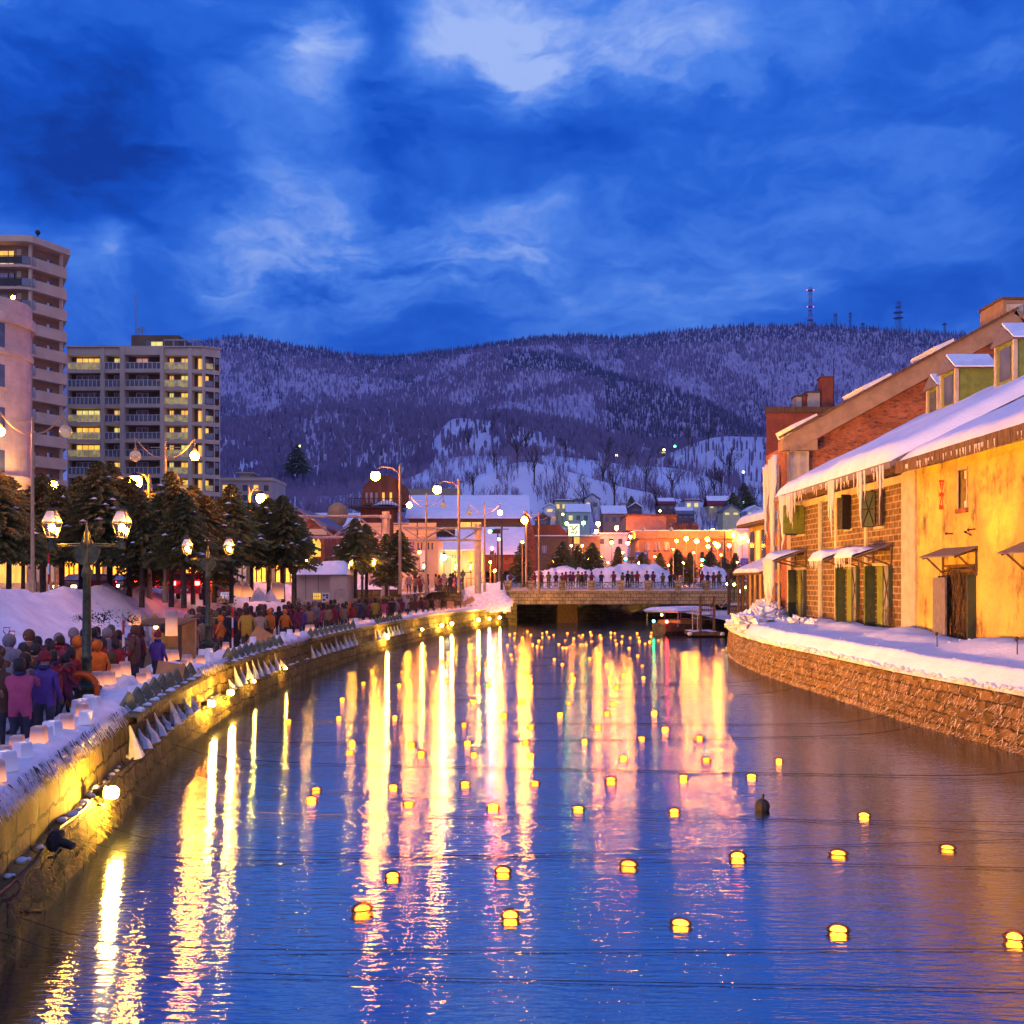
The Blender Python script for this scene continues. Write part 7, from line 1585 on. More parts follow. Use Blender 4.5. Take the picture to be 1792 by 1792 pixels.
while y < 99:
    if not any(a-.3 < y < b_+.3 for a, b_ in secs) or R.random() < .25:
        inn = any(a-.3 < y < b_+.3 for a, b_ in secs)
        v = R.choice([0,0,1,1,2,3]) if y > 14 else [2,0,0,1,1,2][k % 6]; sl_ = seclabel(y); cnt[sl_] = cnt.get(sl_, 0)+1
        x = LQ(y) - (.95 if inn else R.uniform(.42,.85)); z = cap_top(y)-.0
        what = ['round glowing ice lantern','square glowing ice lantern','round unlit ice lantern','square unlit ice lantern'][v]
        lb = '%s, %s along the %s' % (what, ords[cnt[sl_]-1], sl_)
        place(IL[v], (x, y, z-.02), R.uniform(0,1.5), R.uniform(.9,1.2) , lb, 'ice lanterns, ' + (sl_ if y >= 50 else 'on the quay snow')); k += 1
    y += R.uniform(.38,.75) if y < 50 else R.uniform(.7, 1.4)
# mounds behind the teeth carrying lanterns
for i, (Y, hz_, lb) in enumerate([(24.5,.55,'left'),(26.2,.65,'right'),(32.5,.5,'far')]):
    ob = boulder(None, .75, 30+i, flat=.8).build('snow_heap', M['snow'], smooth=True); ob.location = (LQ(Y)-1.35, Y, 1.85); ob.scale = (.75,1.1,hz_); tag(ob, 'snow heap behind the nearest stone teeth, the %s one of three' % lb, 'snow heap')
    for q_, (dy, dz) in enumerate(((-.25,.36),(.2,.42))): place(IL[(q_+i) % 2], (LQ(Y)-1.3+.1*q_, Y+dy, 1.85+hz_*.62), i, 1.15, '%s ice lantern on the %s snow heap behind the nearest stone teeth' % (('front glowing','rear glowing')[q_], lb), 'ice lanterns on snow heaps')
for i in range(13):
    u = i/12; px = 733+72*u; py = (1049-27*min(1,u/.55)) if u < .55 else 1022-3*(u-.55); Y = 102.9
    place(IL[(i*7) % 3], (PX(px,Y), Y+.1, PZ(py,Y)+.02), i, 1.5, '%s ice lantern from the bottom on the stair wall coping' % ords[i], 'ice lanterns on the stair wall')
for t_ in IL: drop(t_)
# orange plywood boards
for px, py, Y, w_, h, rz, ry, lb in ((452,1122,44,.8,1.1,.3,.55,'tilted orange plywood board leaning behind the second teeth row'),(297,1178,29,.75,.6,.5,.2,'small orange plywood board behind the first teeth row'),(762,1060,96,.7,1.0,.1,-.12,'left one of two orange boards in the snow by the stairs'),(788,1061,96,.65,.95,-.1,.06,'right one of two orange boards in the snow by the stairs'),(819,1053,98,.5,1.3,.2,1.0,'orange board lying slanted against the snow slope')):
    r = thing('plywood_board', lb, 'board', (PX(px,Y), Y, PZ(py,Y)-h*.5), rz, 'orange plywood boards'); g = MB(); g.bx((0,0,h*.5), (w_,.05,h), ry=ry); g.build('panel', M['plywood'], r, world=False); g = MB(); g.bx((0,.18,h*.4), (.05,.05,h*.9), rx=-.3); g.build('prop', M['wood'], r, world=False)

# ------------------------------------------------------------------ snow poles, shovels, shrubs
def snowpole(px, ytop, Y, z0, lb, lean=0):
    r = thing('snow_pole', lb, 'snow pole', (PX(px,Y), Y, z0), group='red and white snow poles'); H = PZ(ytop,Y)-z0; n_ = 5
    for i in range(n_):
        g = MB(); g.tube([(lean*i/n_,0,H*i/n_+(.001 if i else 0)),(lean*(i+1)/n_,0,H*(i+1)/n_)], .035, 8); g.build('red_band' if (n_-i) % 2 else 'white_band', M['red'] if (n_-i) % 2 else M['white'], r, world=False)
for a in [(216,1085,29,1.5,'red and white snow pole in the crowd right of the nearest gas lamp'),(407,1063,42,1.5,'snow pole in the crowd right of the second gas lamp'),(541,1053,60,1.5,'snow pole in front of the snow bank left of the kiosk'),(653,1040,78,1.5,'snow pole left of the retaining wall middle'),(667,1021,86,1.5,'snow pole standing against the retaining wall'),
   (85,968,44,3.6,'snow pole among the left roadside trees'),(705,1040,92,1.5,'snow pole at the foot of the stairs'),(548,992,84,3.6,'snow pole beside the brick gable wall'),(622,990,80,3.6,'snow pole under the conifer pair')]: snowpole(*a)
for px, lb, dz in ((12,'red shovel stuck in the snow bank, left one of the pair',0),(21,'red handled shovel stuck in the snow bank, right one of the pair',-.1)):
    Y = 28.; r = thing('snow_shovel', lb, 'shovel', (PX(px,Y), Y, PZ(1125,Y)), 0, 'shovels in the snow bank'); g = MB(); g.tube([(.12,0,-.9),(0,0,.2+dz)], .018, 6); g.build('shaft', M['red'], r, world=False)
    g = MB(); g.tube([(0,0,.2+dz),(-.09,0,.30+dz),(-.08,0,.42+dz),(.08,0,.42+dz),(.07,0,.30+dz),(0,0,.2+dz)], .016, 5); g.build('handle', M['red'], r, world=False)
def shrub(px, py, Y, s_, lb):
    rng = random.Random(int(px)); r = thing('shrub', lb, 'shrub', P(px,py,Y), group='dark shrubs poking through the snow bank'); g = MB()
    for _ in range(150):
        d = Vector((rng.gauss(0,.5), rng.gauss(0,.35), rng.gauss(0,.26)))*s_; a = rng.uniform(0,6); q = .10*s_
        g.add([tuple(d+Vector((-q,0,0))), tuple(d+Vector((0,-q*.4,q*rng.uniform(-1,1)))), tuple(d+Vector((q*math.cos(a),.02,q*math.sin(a)))), tuple(d+Vector((0,q*.4,-q*.4)))], [(0,1,2,3)])
    g.build('leaves', M['needle'], r, world=False); g = MB()
    for _ in range(6): g.tube([(0,.1,-.3*s_),(rng.uniform(-.5,.5)*s_,0,rng.uniform(-.1,.3)*s_)], .015, 4)
    g.build('stem', M['bark'], r, world=False)
for a in [(178,1080,29,.42,'dark shrub right of the nearest gas lamp post'),(140,1081,29,.22,'small shrub left of the nearest gas lamp post'),(228,1083,30.5,.4,'dark shrub beside the red and white pole and small lantern'),(395,1053,41,.45,'drooping shrub above the second snow pole'),(520,1052,66,.5,'pair of tiny shrubs on the snow bank end'),(532,1060,65,.35,'small shrub above the third snow pole')]: shrub(*a)
# conical snow lumps with lights on the bank end
for px, py, lb, on in ((417,1034,'small glowing igloo cone, left one on the bank end',1),(430,1036,'small glowing igloo cone, second one on the bank end',1),(453,1044,'white snow cone on the bank end',0),(478,1044,'wider white snow cone on the bank end',0),(487,1040,'glowing snow block right of the snow cones',1),(300,1086,'stacked pale snow tower before the crowd',1),(236,1086,'tiny amber lantern hanging by the shrub',1)):
    Y = 60. if px > 320 else 33.; s_ = .55 if px > 320 else .28; r = thing('snow_cone_lantern', lb, 'snow lantern', P(px,py,Y)-Vector((0,0,s_*.5)), group='snow cones on the bank'); g = MB()
    g.lathe([(s_,0),(s_*.8,s_*.6),(s_*.35,s_*1.2),(.03,s_*1.5)] if px > 320 and px != 487 else [(s_*.7,-.35 if px == 300 else 0),(s_*.7,s_*1.6),(s_*.6,s_*1.7),(s_*.5,s_*1.7)], 10); g.build('snow_body', M['icewhite'] if on else M['snow'], r, world=False)

# ------------------------------------------------------------------ stall roof in the crowd
st = thing('market_stall', 'low brown roofed stall glowing orange inside, behind the crowd', 'stall', P(280,1110,35)); g = MB(); x0, x1 = PX(238,35), PX(326,35)
g.prism([(x0,34.5,PZ(1095,35)),(x0,36.5,PZ(1086,35)),(x0,36.5,PZ(1084,35)),(x0,34.5,PZ(1092,35))], (x1-x0,0,0)); g.build('roof', M['wood'], st)
g = MB(); g.box(x0+.1, x1-.1, 36.3, 36.45, 1.5, PZ(1088,35)); g.build('back_wall', M['plywood'], st)
g = MB(); g.box(x0+.2, x1-.2, 35.0, 35.3, 1.5, 2.4); g.build('counter', M['fascia'], st)
for x in (x0+.1, x1-.1):
    g = MB(); g.box(x-.05, x+.05, 34.6, 34.7, 1.5, PZ(1095,35)); g.build('post', M['wood'], st)
g = MB(); g.sph((PX(262,35),35.6,PZ(1098,35)), .08, 8, 6); g.build('lamp', M['candle'], st)

# ------------------------------------------------------------------ cars
def car(nm, lb, X, Y, z, rz, body, braking=True):
    r = thing(nm, lb, 'car', (X, Y, z), rz, 'cars on the street'); Wd = .85
    prof = [(-2.1,.35),(-2.15,.75),(-2.05,.95),(-1.45,1.05),(-.75,1.45),(.75,1.5),(1.7,1.42),(2.0,1.02),(2.12,.85),(2.1,.35)]   # x forward = -; rear = +
    g = MB(); rows = []
    for t_ in (-1, -.94, -.6, 0, .6, .94, 1):
        k = 1 if abs(t_) < 1 else .96
        rows.append([(x, t_*Wd*(1 if zz < 1.06 else .86), .35+(zz-.35)*k) for x, zz in prof])
    g.grid(rows); g.add(rows[0], [tuple(range(len(prof)))]); g.add(rows[-1], [tuple(reversed(range(len(prof))))]); g.build('body', body, r, world=False, smooth=False)
    for nm_, q in (('rear_window',[(1.78,-.62,1.36),(1.78,.62,1.36),(2.03,.68,1.04),(2.03,-.68,1.04)]),('windscreen',[(-.82,-.62,1.42),(-.82,.62,1.42),(-1.45,.7,1.07),(-1.45,-.7,1.07)])):
        g = MB(); d = Vector((.03 if nm_[0] == 'r' else -.03, 0, .02)); g.prism([Vector(p)+d for p in q], -d*.5); g.build(nm_, M['windark'], r, world=False)
    for s_ in (-1, 1):
        g = MB(); g.prism([(-1.3,s_*.83,1.07),(-.7,s_*.76,1.38),(1.6,s_*.76,1.36),(1.8,s_*.83,1.07)], (0,s_*.03,0)); g.build('side_window', M['windark'], r, world=False)
        for xx in (-1.3, 1.3):
            g = MB(); T = Matrix.Translation((xx, s_*.80, .32)) @ Matrix.Rotation(rad(90), 4, 'X'); g.lathe([(.22,-.11),(.32,-.10),(.32,.10),(.22,.11)], 16, M=T); w_ = g.build('wheel', M['black'], r, world=False)
            g = MB(); g.lathe([(.18,-.125),(.2,-.12),(.2,.12),(.18,.125)], 10, M=T); g.build('rim', M['greymetal'], w_, world=False)
        g = MB(); g.box(2.05, 2.14, s_*.62-.16, s_*.62+.16, .82, 1.02); g.build('tail_light', M['redlamp'], r, world=False)
        g = MB(); g.box(-2.18, -2.1, s_*.6-.16, s_*.6+.16, .62, .78); g.build('headlight', M['headlamp'], r, world=False)
    g = MB(); g.box(2.1, 2.16, -.2, .2, .5, .62); g.build('number_plate', M['white'], r, world=False)
M['headlamp'] = bulb('headlamp', (1,.8,.35), 25); M['carred'] = pm('car_red', (.45,.01,.015), (.4,.01,.01), 2, .25, 0, spec=.6); M['carblk'] = pm('car_dark', (.03,.02,.03), (.03,.02,.03), 2, .25, 0, spec=.6)
for nm, px, Y, rz, mt, lb in (('parked_car',332,58,rad(-80),'carred','dark red hatchback with glowing tail lights between the conifer trunks'),('parked_car',372,64,rad(-96),'carred','red car half hidden behind the second gas lamp post'),('parked_car',258,66,rad(-75),'carred','red car left of the hatchback under the yellow shop glow'),
   ('parked_car',150,64,rad(80),'carblk','dark car facing the viewer with headlights on behind the left trees'),('parked_car',215,74,rad(85),'carblk','farther dark car with headlights by the shop row')):
    car(nm, lb, PX(px,Y), Y, 3.6, rz, M[mt])
pt = thing('parasol', 'dark pyramid parasol above the red car', 'parasol', (PX(257,62),62,3.6)); g = MB(); g.lathe([(2.2,2.25),(1.3,2.75),(.1,3.1)], 4, ph=rad(45)); g.build('canopy', M['dark'], pt, world=False); g = MB(); g.tube([(0,0,0),(0,0,3.0)], .04, 6); g.build('post', M['dark'], pt, world=False)
bf = thing('orange_barrier', 'orange tube barrier with pale panel at the top of the snow slope', 'barrier', (PX(850,107),107,3.7)); g = MB(); z1 = PZ(1012,107); x0, x1 = PX(816,107), PX(858,107); g.tube([(x0,107,3.7),(x0,107,z1),(x1,107,z1),(x1,107,3.7)], .05, 6); g.build('frame', pm('orange_paint', (.7,.13,.02), (.6,.1,.02), 3, .5, 0), bf)
g = MB(); g.box(PX(832,107), PX(843,107), 106.85, 106.9, PZ(1019,107), PZ(1005,107)); g.build('panel', M['white'], bf)

# ------------------------------------------------------------------ floating candle balls and ropes
M['ballglass'] = thin_glass('float_glass', (1,.62,.22), .10, .1)
def flt():
    r = thing('float_lantern', 'x y', 'float lantern'); g = MB(); g.sph((0,0,.035), .135, 12, 8, sz=.7); g.build('glass_ball', M['ballglass'], r, world=False, smooth=True)
    g = MB(); g.sph((0,0,.04), .095, 10, 6, sz=.5); g.build('candle', M['candleball'], r, world=False)
    g = MB(); g.tube([(.143*math.cos(a),.143*math.sin(a),.05) for a in np.linspace(0,2*math.pi,13)], .008, 4, cap=False); g.build('net_cord', M['dark'], r, world=False); return tree_of(r)
M['candleball'] = bulb('float_candle', (1,.40,.04), 9)
t = M['candleball'].node_tree; oi = t.nodes.new('ShaderNodeObjectInfo'); mrn = t.nodes.new('ShaderNodeMapRange'); mrn.inputs['To Min'].default_value = 5; mrn.inputs['To Max'].default_value = 20; t.links.new(oi.outputs['Random'], mrn.inputs[0]); t.links.new(mrn.outputs[0], t.nodes['Emission'].inputs[1])
FT = flt()
near = [(634,1588,'amber float lantern alone at lower left of the channel'),(893,1598,'float lantern at lower centre below the pink streak'),(1191,1610,'float lantern at lower right of centre'),(1467,1622,'float lantern on the dark water below another at right'),(1775,1637,'float lantern nearest the right frame edge'),
 (1467,1489,'bright float lantern at right, directly above another'),(1658,1479,'bright float lantern in the golden wall reflection'),(1512,1423,'small float lantern on dark water at right'),(1291,1495,'float lantern right of the pair of pink streaks'),(1100,1509,'float lantern beside the middle pink streak'),
 (880,1520,'float lantern under the red streak'),(687,1528,'float lantern between the two wide gold streaks'),(1363,1328,'solitary float lantern towards the right quay'),(1315,1355,'float lantern right of the three pink streaks'),(1012,1411,'float lantern left of the middle pink streaks'),(1180,1416,'float lantern touching the left pink streak of three'),
 (863,1407,'float lantern inside the red streak'),(545,1395,'lower one of two close float lanterns at left'),(553,1378,'upper one of two close float lanterns at left'),(1196,1358,'float lantern on the leftmost of three pink streaks'),(936,1366,'float lantern on the bent pink streak'),(814,1368,'float lantern between gold and red streaks'),(688,1373,'float lantern right of the widest gold streak')]
mid = [(715,1402),(1069,1362),(1236,1326),(1091,1323),(929,1319),(829,1317),(737,1316),(612,1313),(616,1298),(721,1300),(818,1297),(920,1296),(1023,1294),(1123,1289),(1224,1289),(1164,1273),(1046,1271),(929,1269),(812,1266),(505,1260),(593,1254),(691,1253),(882,1249),(980,1248),(1062,1246),(1145,1245),(996,1228),(1073,1229),(912,1227),(829,1225),(599,1222),
 (1079,1201),(1000,1200),(930,1199),(855,1198),(699,1197),(636,1194),(716,1190),(783,1189),(858,1187),(928,1187),(1004,1186),(1067,1184),(1126,1184),(1091,1179),(1001,1178),(922,1176),(837,1176),(704,1174),(758,1174),(651,1173)]
farl = [(1061,1162),(1124,1163),(984,1161),(850,1158),(783,1158),(716,1155),(774,1154),(834,1152),(970,1152),(1032,1151),(1102,1151),(896,1152),(1050,1146),(1116,1146),(894,1144),(785,1141),(1101,1133),(822,1127),(892,1109),(901,1107),(900,1115),(914,1115),(923,1104),(929,1110),(932,1127),(949,1107),(943,1120),(949,1114),(957,1105),(961,1114),(969,1110),(993,1107),(989,1119),(978,1126),(985,1132),(991,1132),(1013,1111),(1017,1114),(1004,1116),(1033,1105),(1035,1110),(1035,1121),(1026,1127),(1050,1111),(1052,1116),(1044,1134),(1069,1106),(1076,1107),(1077,1119),(1089,1112),(1088,1122),(1069,1114),(1079,1126),(1103,1115),(1115,1107),(1118,1115),(1119,1121),(1129,1125),(1137,1122),(1139,1112),(1140,1106),(1152,1119),(1156,1107),(902,1130),(888,1128),(1020,1110),(940,1130),(948,1131)]
def fplace(px, py, lb, grp):
    Y = (EYE-.08)*F/(py-HY); place(FT, (PX(px,Y), Y, 0), R.uniform(0,6), tuple(R.uniform(.8,1.12)*(1.1 if py > 1480 else 1)*k_ for k_ in (1,1,R.uniform(.8,1.1))), lb, grp)
for px, py, lb in near: fplace(px, py, lb, 'float lanterns on the near water')
def streakname(px): return 'left gold streak' if px < 690 else 'right gold streak' if px < 800 else 'red streak' if px < 890 else 'bent pink streak' if px < 975 else 'middle pink streaks' if px < 1100 else 'three right pink streaks'
cc = {}
for px, py in sorted(mid, key=lambda q: (streakname(q[0]), q[1])):
    s_ = streakname(px); cc[s_] = cc.get(s_, 0)+1; fplace(px, py, 'float lantern on mid water near the %s, %s counting from the bridge' % (s_, ords[cc[s_]-1]), 'float lanterns on the middle water')
for i, (px, py) in enumerate(sorted(farl)): fplace(px, py, 'tiny float lantern in the cluster before the bridge, %s from the left' % ords[i], 'float lanterns clustered before the bridge')
drop(FT)
g = MB(); c = Vector((PX(1334,20.9),20.9,0)); g.sph((0,0,.08), .16, 10, 7); g.tube([(0,0,.2),(.02,0,.33)], .03, 5); ob = g.build('dark_buoy', M['black']); ob.location = c; tag(ob, 'black unlit buoy float on the rope at right', 'buoy')
ropes = [(12.9,13.05),(12.3,11.3),(20.6,19.6),(17.9,16.2),(16.7,19.0),(24.0,17.6),(26.5,24.0),(29,31),(34,33),(39,42),(47,46),(54,58),(63,61),(72,75),(84,82)]
for i, (ya, yb) in enumerate(ropes):
    xa, xb = LQ(ya), RQ(yb); pts = [(xa+(xb-xa)*u, ya+(yb-ya)*u, .02 + .45*((1-u)**20) + .9*(u**22)) for u in np.linspace(0, 1, 30)]
    g = MB(); g.tube(pts, .0045 if i < 6 else .007, 4); ob = g.build('mooring_rope', M['black'])
    tag(ob, 'thin dark rope across the canal, %s from the front' % ords[i], 'rope', 'ropes stretched across the canal')

# ------------------------------------------------------------------ boat and landing
bt = thing('tour_boat', 'covered tour boat with snowy canopy, green and red navigation lights', 'boat', (PX(1150,88), 90, 0)); BYy = 88.
def bp(px, dy, py): return (PX(px,BYy)+0, BYy+dy, PZ(py,BYy))
g = MB(); hullx = [(-2.3,0,.35),(-1.2,-.9,.55),(.5,-1.2,.7),(2.2,-1.1,.75),(2.6,0,.75)]
L0, W0 = 6.0, 1.25; rows = []
for i in range(13):
    u = i/12; w_ = W0*math.sin(math.pi*min(1,.08+u*.62))**.6; 
    rows.append([(-w_*.6,u*L0,-.15),(-w_*.95,u*L0,.25),(-w_,u*L0,.62+.25*(1-u)**2),(-w_*.92,u*L0,.62+.25*(1-u)**2),(0,u*L0,.5),(w_*.92,u*L0,.62+.25*(1-u)**2),(w_,u*L0,.62+.25*(1-u)**2),(w_*.95,u*L0,.25),(w_*.6,u*L0,-.15)])
T = Matrix.Translation((PX(1150,BYy),BYy-1,0)) @ Matrix.Rotation(rad(-38), 4, 'Z') @ Matrix.Scale(1.25, 4)
g.grid(rows); g.add(rows[0], [tuple(range(9))]); g.v = [tuple(T @ Vector(p)) for p in g.v]; g.build('hull', pm('hull_paint', (.10,.06,.04), (.16,.11,.04), 2, .4, 0), bt)
g = MB(); g.v = []; g.box(-1.3, 1.3, .3, 5.6, 1.55, 1.66, M=T); cpy = g.build('canopy', M['white'], bt)
g = MB(); g.grid([[tuple(T @ Vector((-1.4+2.8*i/10, .1+5.7*j/8, 1.67+.22*min(1,math.sin(math.pi*i/10)*3)*min(1,math.sin(math.pi*j/8)*3)+.02*sn(i,j)))) for i in range(11)] for j in range(9)]); g.build('snow_cover', M['snow'], cpy)
for sx_ in (-1.2, 1.2):
    for yy in (.5, 2.9, 5.3):
        g = MB(); g.tube([T @ Vector((sx_,yy,.6)), T @ Vector((sx_,yy,1.56))], .035, 5); g.build('post', M['greymetal'], bt)
g = MB(); g.box(-.9, .9, 1.4, 5, .55, 1.0, M=T); g.build('cabin', M['plywood'], bt)
g = MB(); g.sph(P(1144,1087,BYy-1.6), .12, 8, 6); g.build('green_lamp', M['greenlamp'], bt)
g = MB(); g.sph(P(1167,1088,BYy-1.8), .14, 8, 6); g.build('red_lamp', M['redlamp'], bt)
g = MB(); g.sph(P(1158,1076,BYy-.5), .09, 8, 6); g.build('cabin_lamp', M['candle'], bt)
ld = thing('boat_landing', 'low wooden landing stage with timber ladder frame and rope rails', 'landing stage', (PX(1232,84),84,0)); LYy = 84.
g = MB(); g.box(PX(1208,LYy), PX(1262,LYy), LYy, LYy+3.2, .15, .42); g.build('deck', M['wood'], ld)
g = MB(); g.grid([[(PX(1209,LYy)+i*.24, LYy+.1+j*.7, .43+.1*sn(i*.5,j,1,3)+.04) for i in range(10)] for j in range(5)]); g.build('snow_cover', M['snow'], ld)
for px, y0, y1 in ((1228,1093,1043),(1252,1094,1043)):
    g = MB(); g.box(PX(px,LYy)-.09, PX(px,LYy)+.09, LYy+.5, LYy+.68, .4, PZ(y1,LYy)); g.build('post', M['wood'], ld)
g = MB()
for i in range(6): xx = PX(1232+i*3.6,LYy); g.box(xx-.02, xx+.02, LYy+.56, LYy+.6, PZ(1070,LYy), PZ(1045,LYy))
for yy in (1045, 1067, 1077, 1084): g.box(PX(1229,LYy), PX(1251,LYy), LYy+.54, LYy+.62, PZ(yy+.8,LYy), PZ(yy-.8,LYy))
g.build('ladder_frame', M['wood'], ld)
for px in (1213, 1222):
    g = MB(); g.tube([(PX(px,LYy),LYy+.3,.4),(PX(px,LYy),LYy+.3,PZ(1066,LYy))], .05, 6); g.build('rail_post', M['concrete'], ld)
g = MB()
for z in (1068, 1074, 1080): g.tube([(PX(1213,LYy),LYy+.3,PZ(z,LYy)),(PX(1218,LYy),LYy+.3,PZ(z+2,LYy)),(PX(1226,LYy),LYy+.3,PZ(z+1,LYy))], .025, 5)
g.tube([(PX(1254,LYy),LYy,PZ(1052,LYy)),(PX(1262,LYy),LYy,PZ(1064,LYy)),(PX(1272,LYy),LYy,PZ(1050,LYy))], .03, 5); g.build('rope_rail', M['concrete'], ld)
for px in (1207, 1264):
    g = MB(); g.sph((PX(px,LYy),LYy-.1,.28), .22, 10, 7, sz=.8); g.build('fender', M['white'], ld, smooth=True)
# pergola by the bridge end with iron fence and green glow
pg = thing('pergola', 'dark timber pergola with cables beside the bridge end', 'pergola', (PX(1285,96),96,1.6))
for px, y0 in ((1276,999),(1316,1005)):
    g = MB(); g.box(PX(px,95)-.12, PX(px,95)+.12, 95, 95.24, 1.0, PZ(y0,95)); g.build('post', M['wood'], pg)
g = MB(); g.tube([(PX(1274,95),95.1,PZ(1000,95)),(PX(1300,95),95.1,PZ(1004,95)),(PX(1318,95),95.1,PZ(1010,95))], .09, 5); g.build('beam', M['wood'], pg)
fe = thing('iron_fence', 'green black iron fence with snow at its foot beside the pergola', 'fence', (PX(1300,97),97,1.8)); g = MB()
for i in range(22): xx = PX(1279+i*2.4,97); g.box(xx-.02, xx+.02, 97, 97.04, 2.3, PZ(1020,97))
for z in (PZ(1020,97), PZ(1045,97)): g.box(PX(1279,97), PX(1332,97), 96.98, 97.06, z-.03, z+.03)
g.build('railing', M['dkgreen'], fe); g = MB(); g.box(PX(1278,97), PX(1335,97), 97.1, 97.9, 1.0, 2.3); g.build('plinth', M['bstone'], fe)
g = MB(); g.box(PX(1278,97), PX(1335,97), 96.95, 97.8, 2.302, 2.5); g.build('snow_ledge', M['snow'], fe)
M['yg'] = bulb('yellow_green_lamp', (.9,1,.2), 45)
for i, (px, py) in enumerate(((1285,1023),(1296,1035),(1306,1028),(1273,1022),(1321,1040))):
    o_ = thing('garden_lamp', ['round garden lamp left under the pergola','low garden lamp by the iron fence foot','garden lamp in the middle of the pergola','garden lamp on the end pier of the bridge','small garden lamp beside the shelter posts'][i], 'lamp', P(px,py,98.3), group='garden lamps by the pergola')
    g = MB(); g.sph((0,0,0), .13, 8, 6); g.build('globe', M['yg'], o_, world=False); g = MB(); g.tube([(0,0,-1.5),(0,0,-.12)], .03, 5); g.build('post', M['dark'], o_, world=False)

# ------------------------------------------------------------------ added floodlights on the bank, put in to brighten the warehouse walls
def added_uplight(x, y, z, tgt, energy, col, lb, spot=70):
    r = thing('added_floodlight', lb, 'floodlight', (x, y, z), group='added floodlights in the bank snow'); d = (Vector(tgt)-Vector((x,y,z))).normalized(); q = d.to_track_quat('-Z', 'Y')
    g = MB(); T = q.to_matrix().to_4x4(); g.lathe([(.05,-.02),(.055,.0),(.045,.09),(.02,.11)], 12, M=T); g.tube([(0,0,-.5),(0,0,-.05)], .018, 5); g.build('housing', M['dark'], r, world=False)
    la = bpy.data.lights.new('floodlight', 'SPOT'); la.energy = energy; la.color = col; la.spot_size = rad(spot); la.spot_blend = .8; la.shadow_soft_size = .12
    lo = bpy.data.objects.new('floodlight_beam', la); COL.objects.link(lo); lo.parent = r; lo.location = d*.12; lo.rotation_euler = q.to_euler()
for x, y, z, t_, e_, lb, sp in [(14.9,35.9,2.85,(17,35.7,8.8),2400,'added flood lamp at the foot of the brightest wall patch',42),(15.0,53.4,2.7,(17,53.7,8.6),2000,'added flood lamp at the foot of the downpipe',44),(14.9,30.2,3.0,(17,30.2,8),1600,'added flood lamp at the foot of the wall near the frame edge',80)]:
    added_uplight(x, y, z, t_, e_, (1,.48,.05), lb, sp)
# ------------------------------------------------------------------ people
def skin_body(pose, seed, coat_col, trouser_col, H=1.68):
    rng = random.Random(seed); s_ = H/1.7
    ls, as_ = pose['stride'], pose['arms']
    V = []; E = []; RR = []
    def add(p, r_, par=None):
        V.append((p[0]*s_, p[1]*s_, p[2]*s_)); RR.append(r_*s_); i = len(V)-1
        if par is not None: E.append((par, i))
        return i
    lean = pose.get('lean', 0)
    pel = add((0,0,.90), .165); ch1 = add((0,-lean*.3,1.12), .165, pel); ch2 = add((0,-lean*.6,1.33), .175, ch1); nk = add((0,-lean*.8,1.47), .065, ch2)
    hd = add((0,-lean-.01,1.56), .085, nk); hd2 = add((0,-lean-.015,1.64), .095, hd); add((0,-lean,1.70), .06, hd2)
    for k, sd in enumerate((-1, 1)):
        st_ = ls*(1 if k else -1); hp = add((.10*sd,0,.82), .11, pel); kn = add((.11*sd,-.16*max(st_,0)-.5*st_*.3,.47), .075, hp); an = add((.11*sd,-st_*.42,.10), .052, kn); add((.12*sd,-st_*.42-.13,.04), .045, an)
        sh = add((.20*sd,-lean*.6,1.37), .075, ch2)
        if as_ == 'up' : el = add((.25*sd,-.22-lean,1.22), .06, sh); ha = add((.09*sd,-.38-lean,1.45), .042, el); add((.06*sd,-.41-lean,1.50), .035, ha)
        elif as_ == 'pocket': el = add((.31*sd,.05,1.12), .062, sh); ha = add((.20*sd,-.10,.95), .048, el); add((.16*sd,-.15,.92), .035, ha)
        elif as_ == 'rail': el = add((.27*sd,-.16-lean*.7,1.15), .06, sh); ha = add((.20*sd,-.36-lean*.5,1.06), .042, el); add((.17*sd,-.42-lean*.5,1.06), .034, ha)
        else: el = add((.27*sd,.04-st_*.2,1.12), .06, sh); ha = add((.28*sd,-.10-st_*.35,.88), .045, el); add((.27*sd,-.13-st_*.35,.79), .038, ha)
    me = bpy.data.meshes.new('tmp'); me.from_pydata(V, E, []); ob = bpy.data.objects.new('tmp', me); COL.objects.link(ob)
    sk = ob.modifiers.new('s', 'SKIN'); sk.use_smooth_shade = True
    for i, v in enumerate(me.skin_vertices[0].data): v.radius = (RR[i], RR[i]*.85); v.use_root = (i == 0)
    sb = ob.modifiers.new('d', 'SUBSURF'); sb.levels = 1; sb.render_levels = 1
    dg = bpy.context.evaluated_depsgraph_get(); dg.update(); nm_ = bpy.data.meshes.new_from_object(ob.evaluated_get(dg)); bpy.data.objects.remove(ob)
    # puff the coat below the waist so that it hangs
    for v in nm_.vertices:
        z = v.co.z/s_
        if .62 < z < 1.35 and abs(v.co.x) < .24*s_: f_ = 1.16; v.co.x *= f_; v.co.y *= 1.12
    nm_.materials.clear()
    for m_ in (M['skin'], coat_col, trouser_col, M['boot'], M['glove']): nm_.materials.append(m_)
    for p in nm_.polygons:
        c = p.center; z = c.z/s_
        r_arm = abs(c.x) > .0
        hand = (as_ == 'up' and z > 1.40 and c.y < -.30*s_) or (as_ == 'walk' and z < .90 and abs(c.x) > .2*s_) or (as_ == 'rail' and c.y < -.36*s_ - lean*.3)
        p.material_index = 4 if hand else 0 if z > 1.48 else 1 if z > (.66 if pose.get('long') else .80) else 2 if z > .16 else 3
        p.use_smooth = True
    return nm_, s_, lean
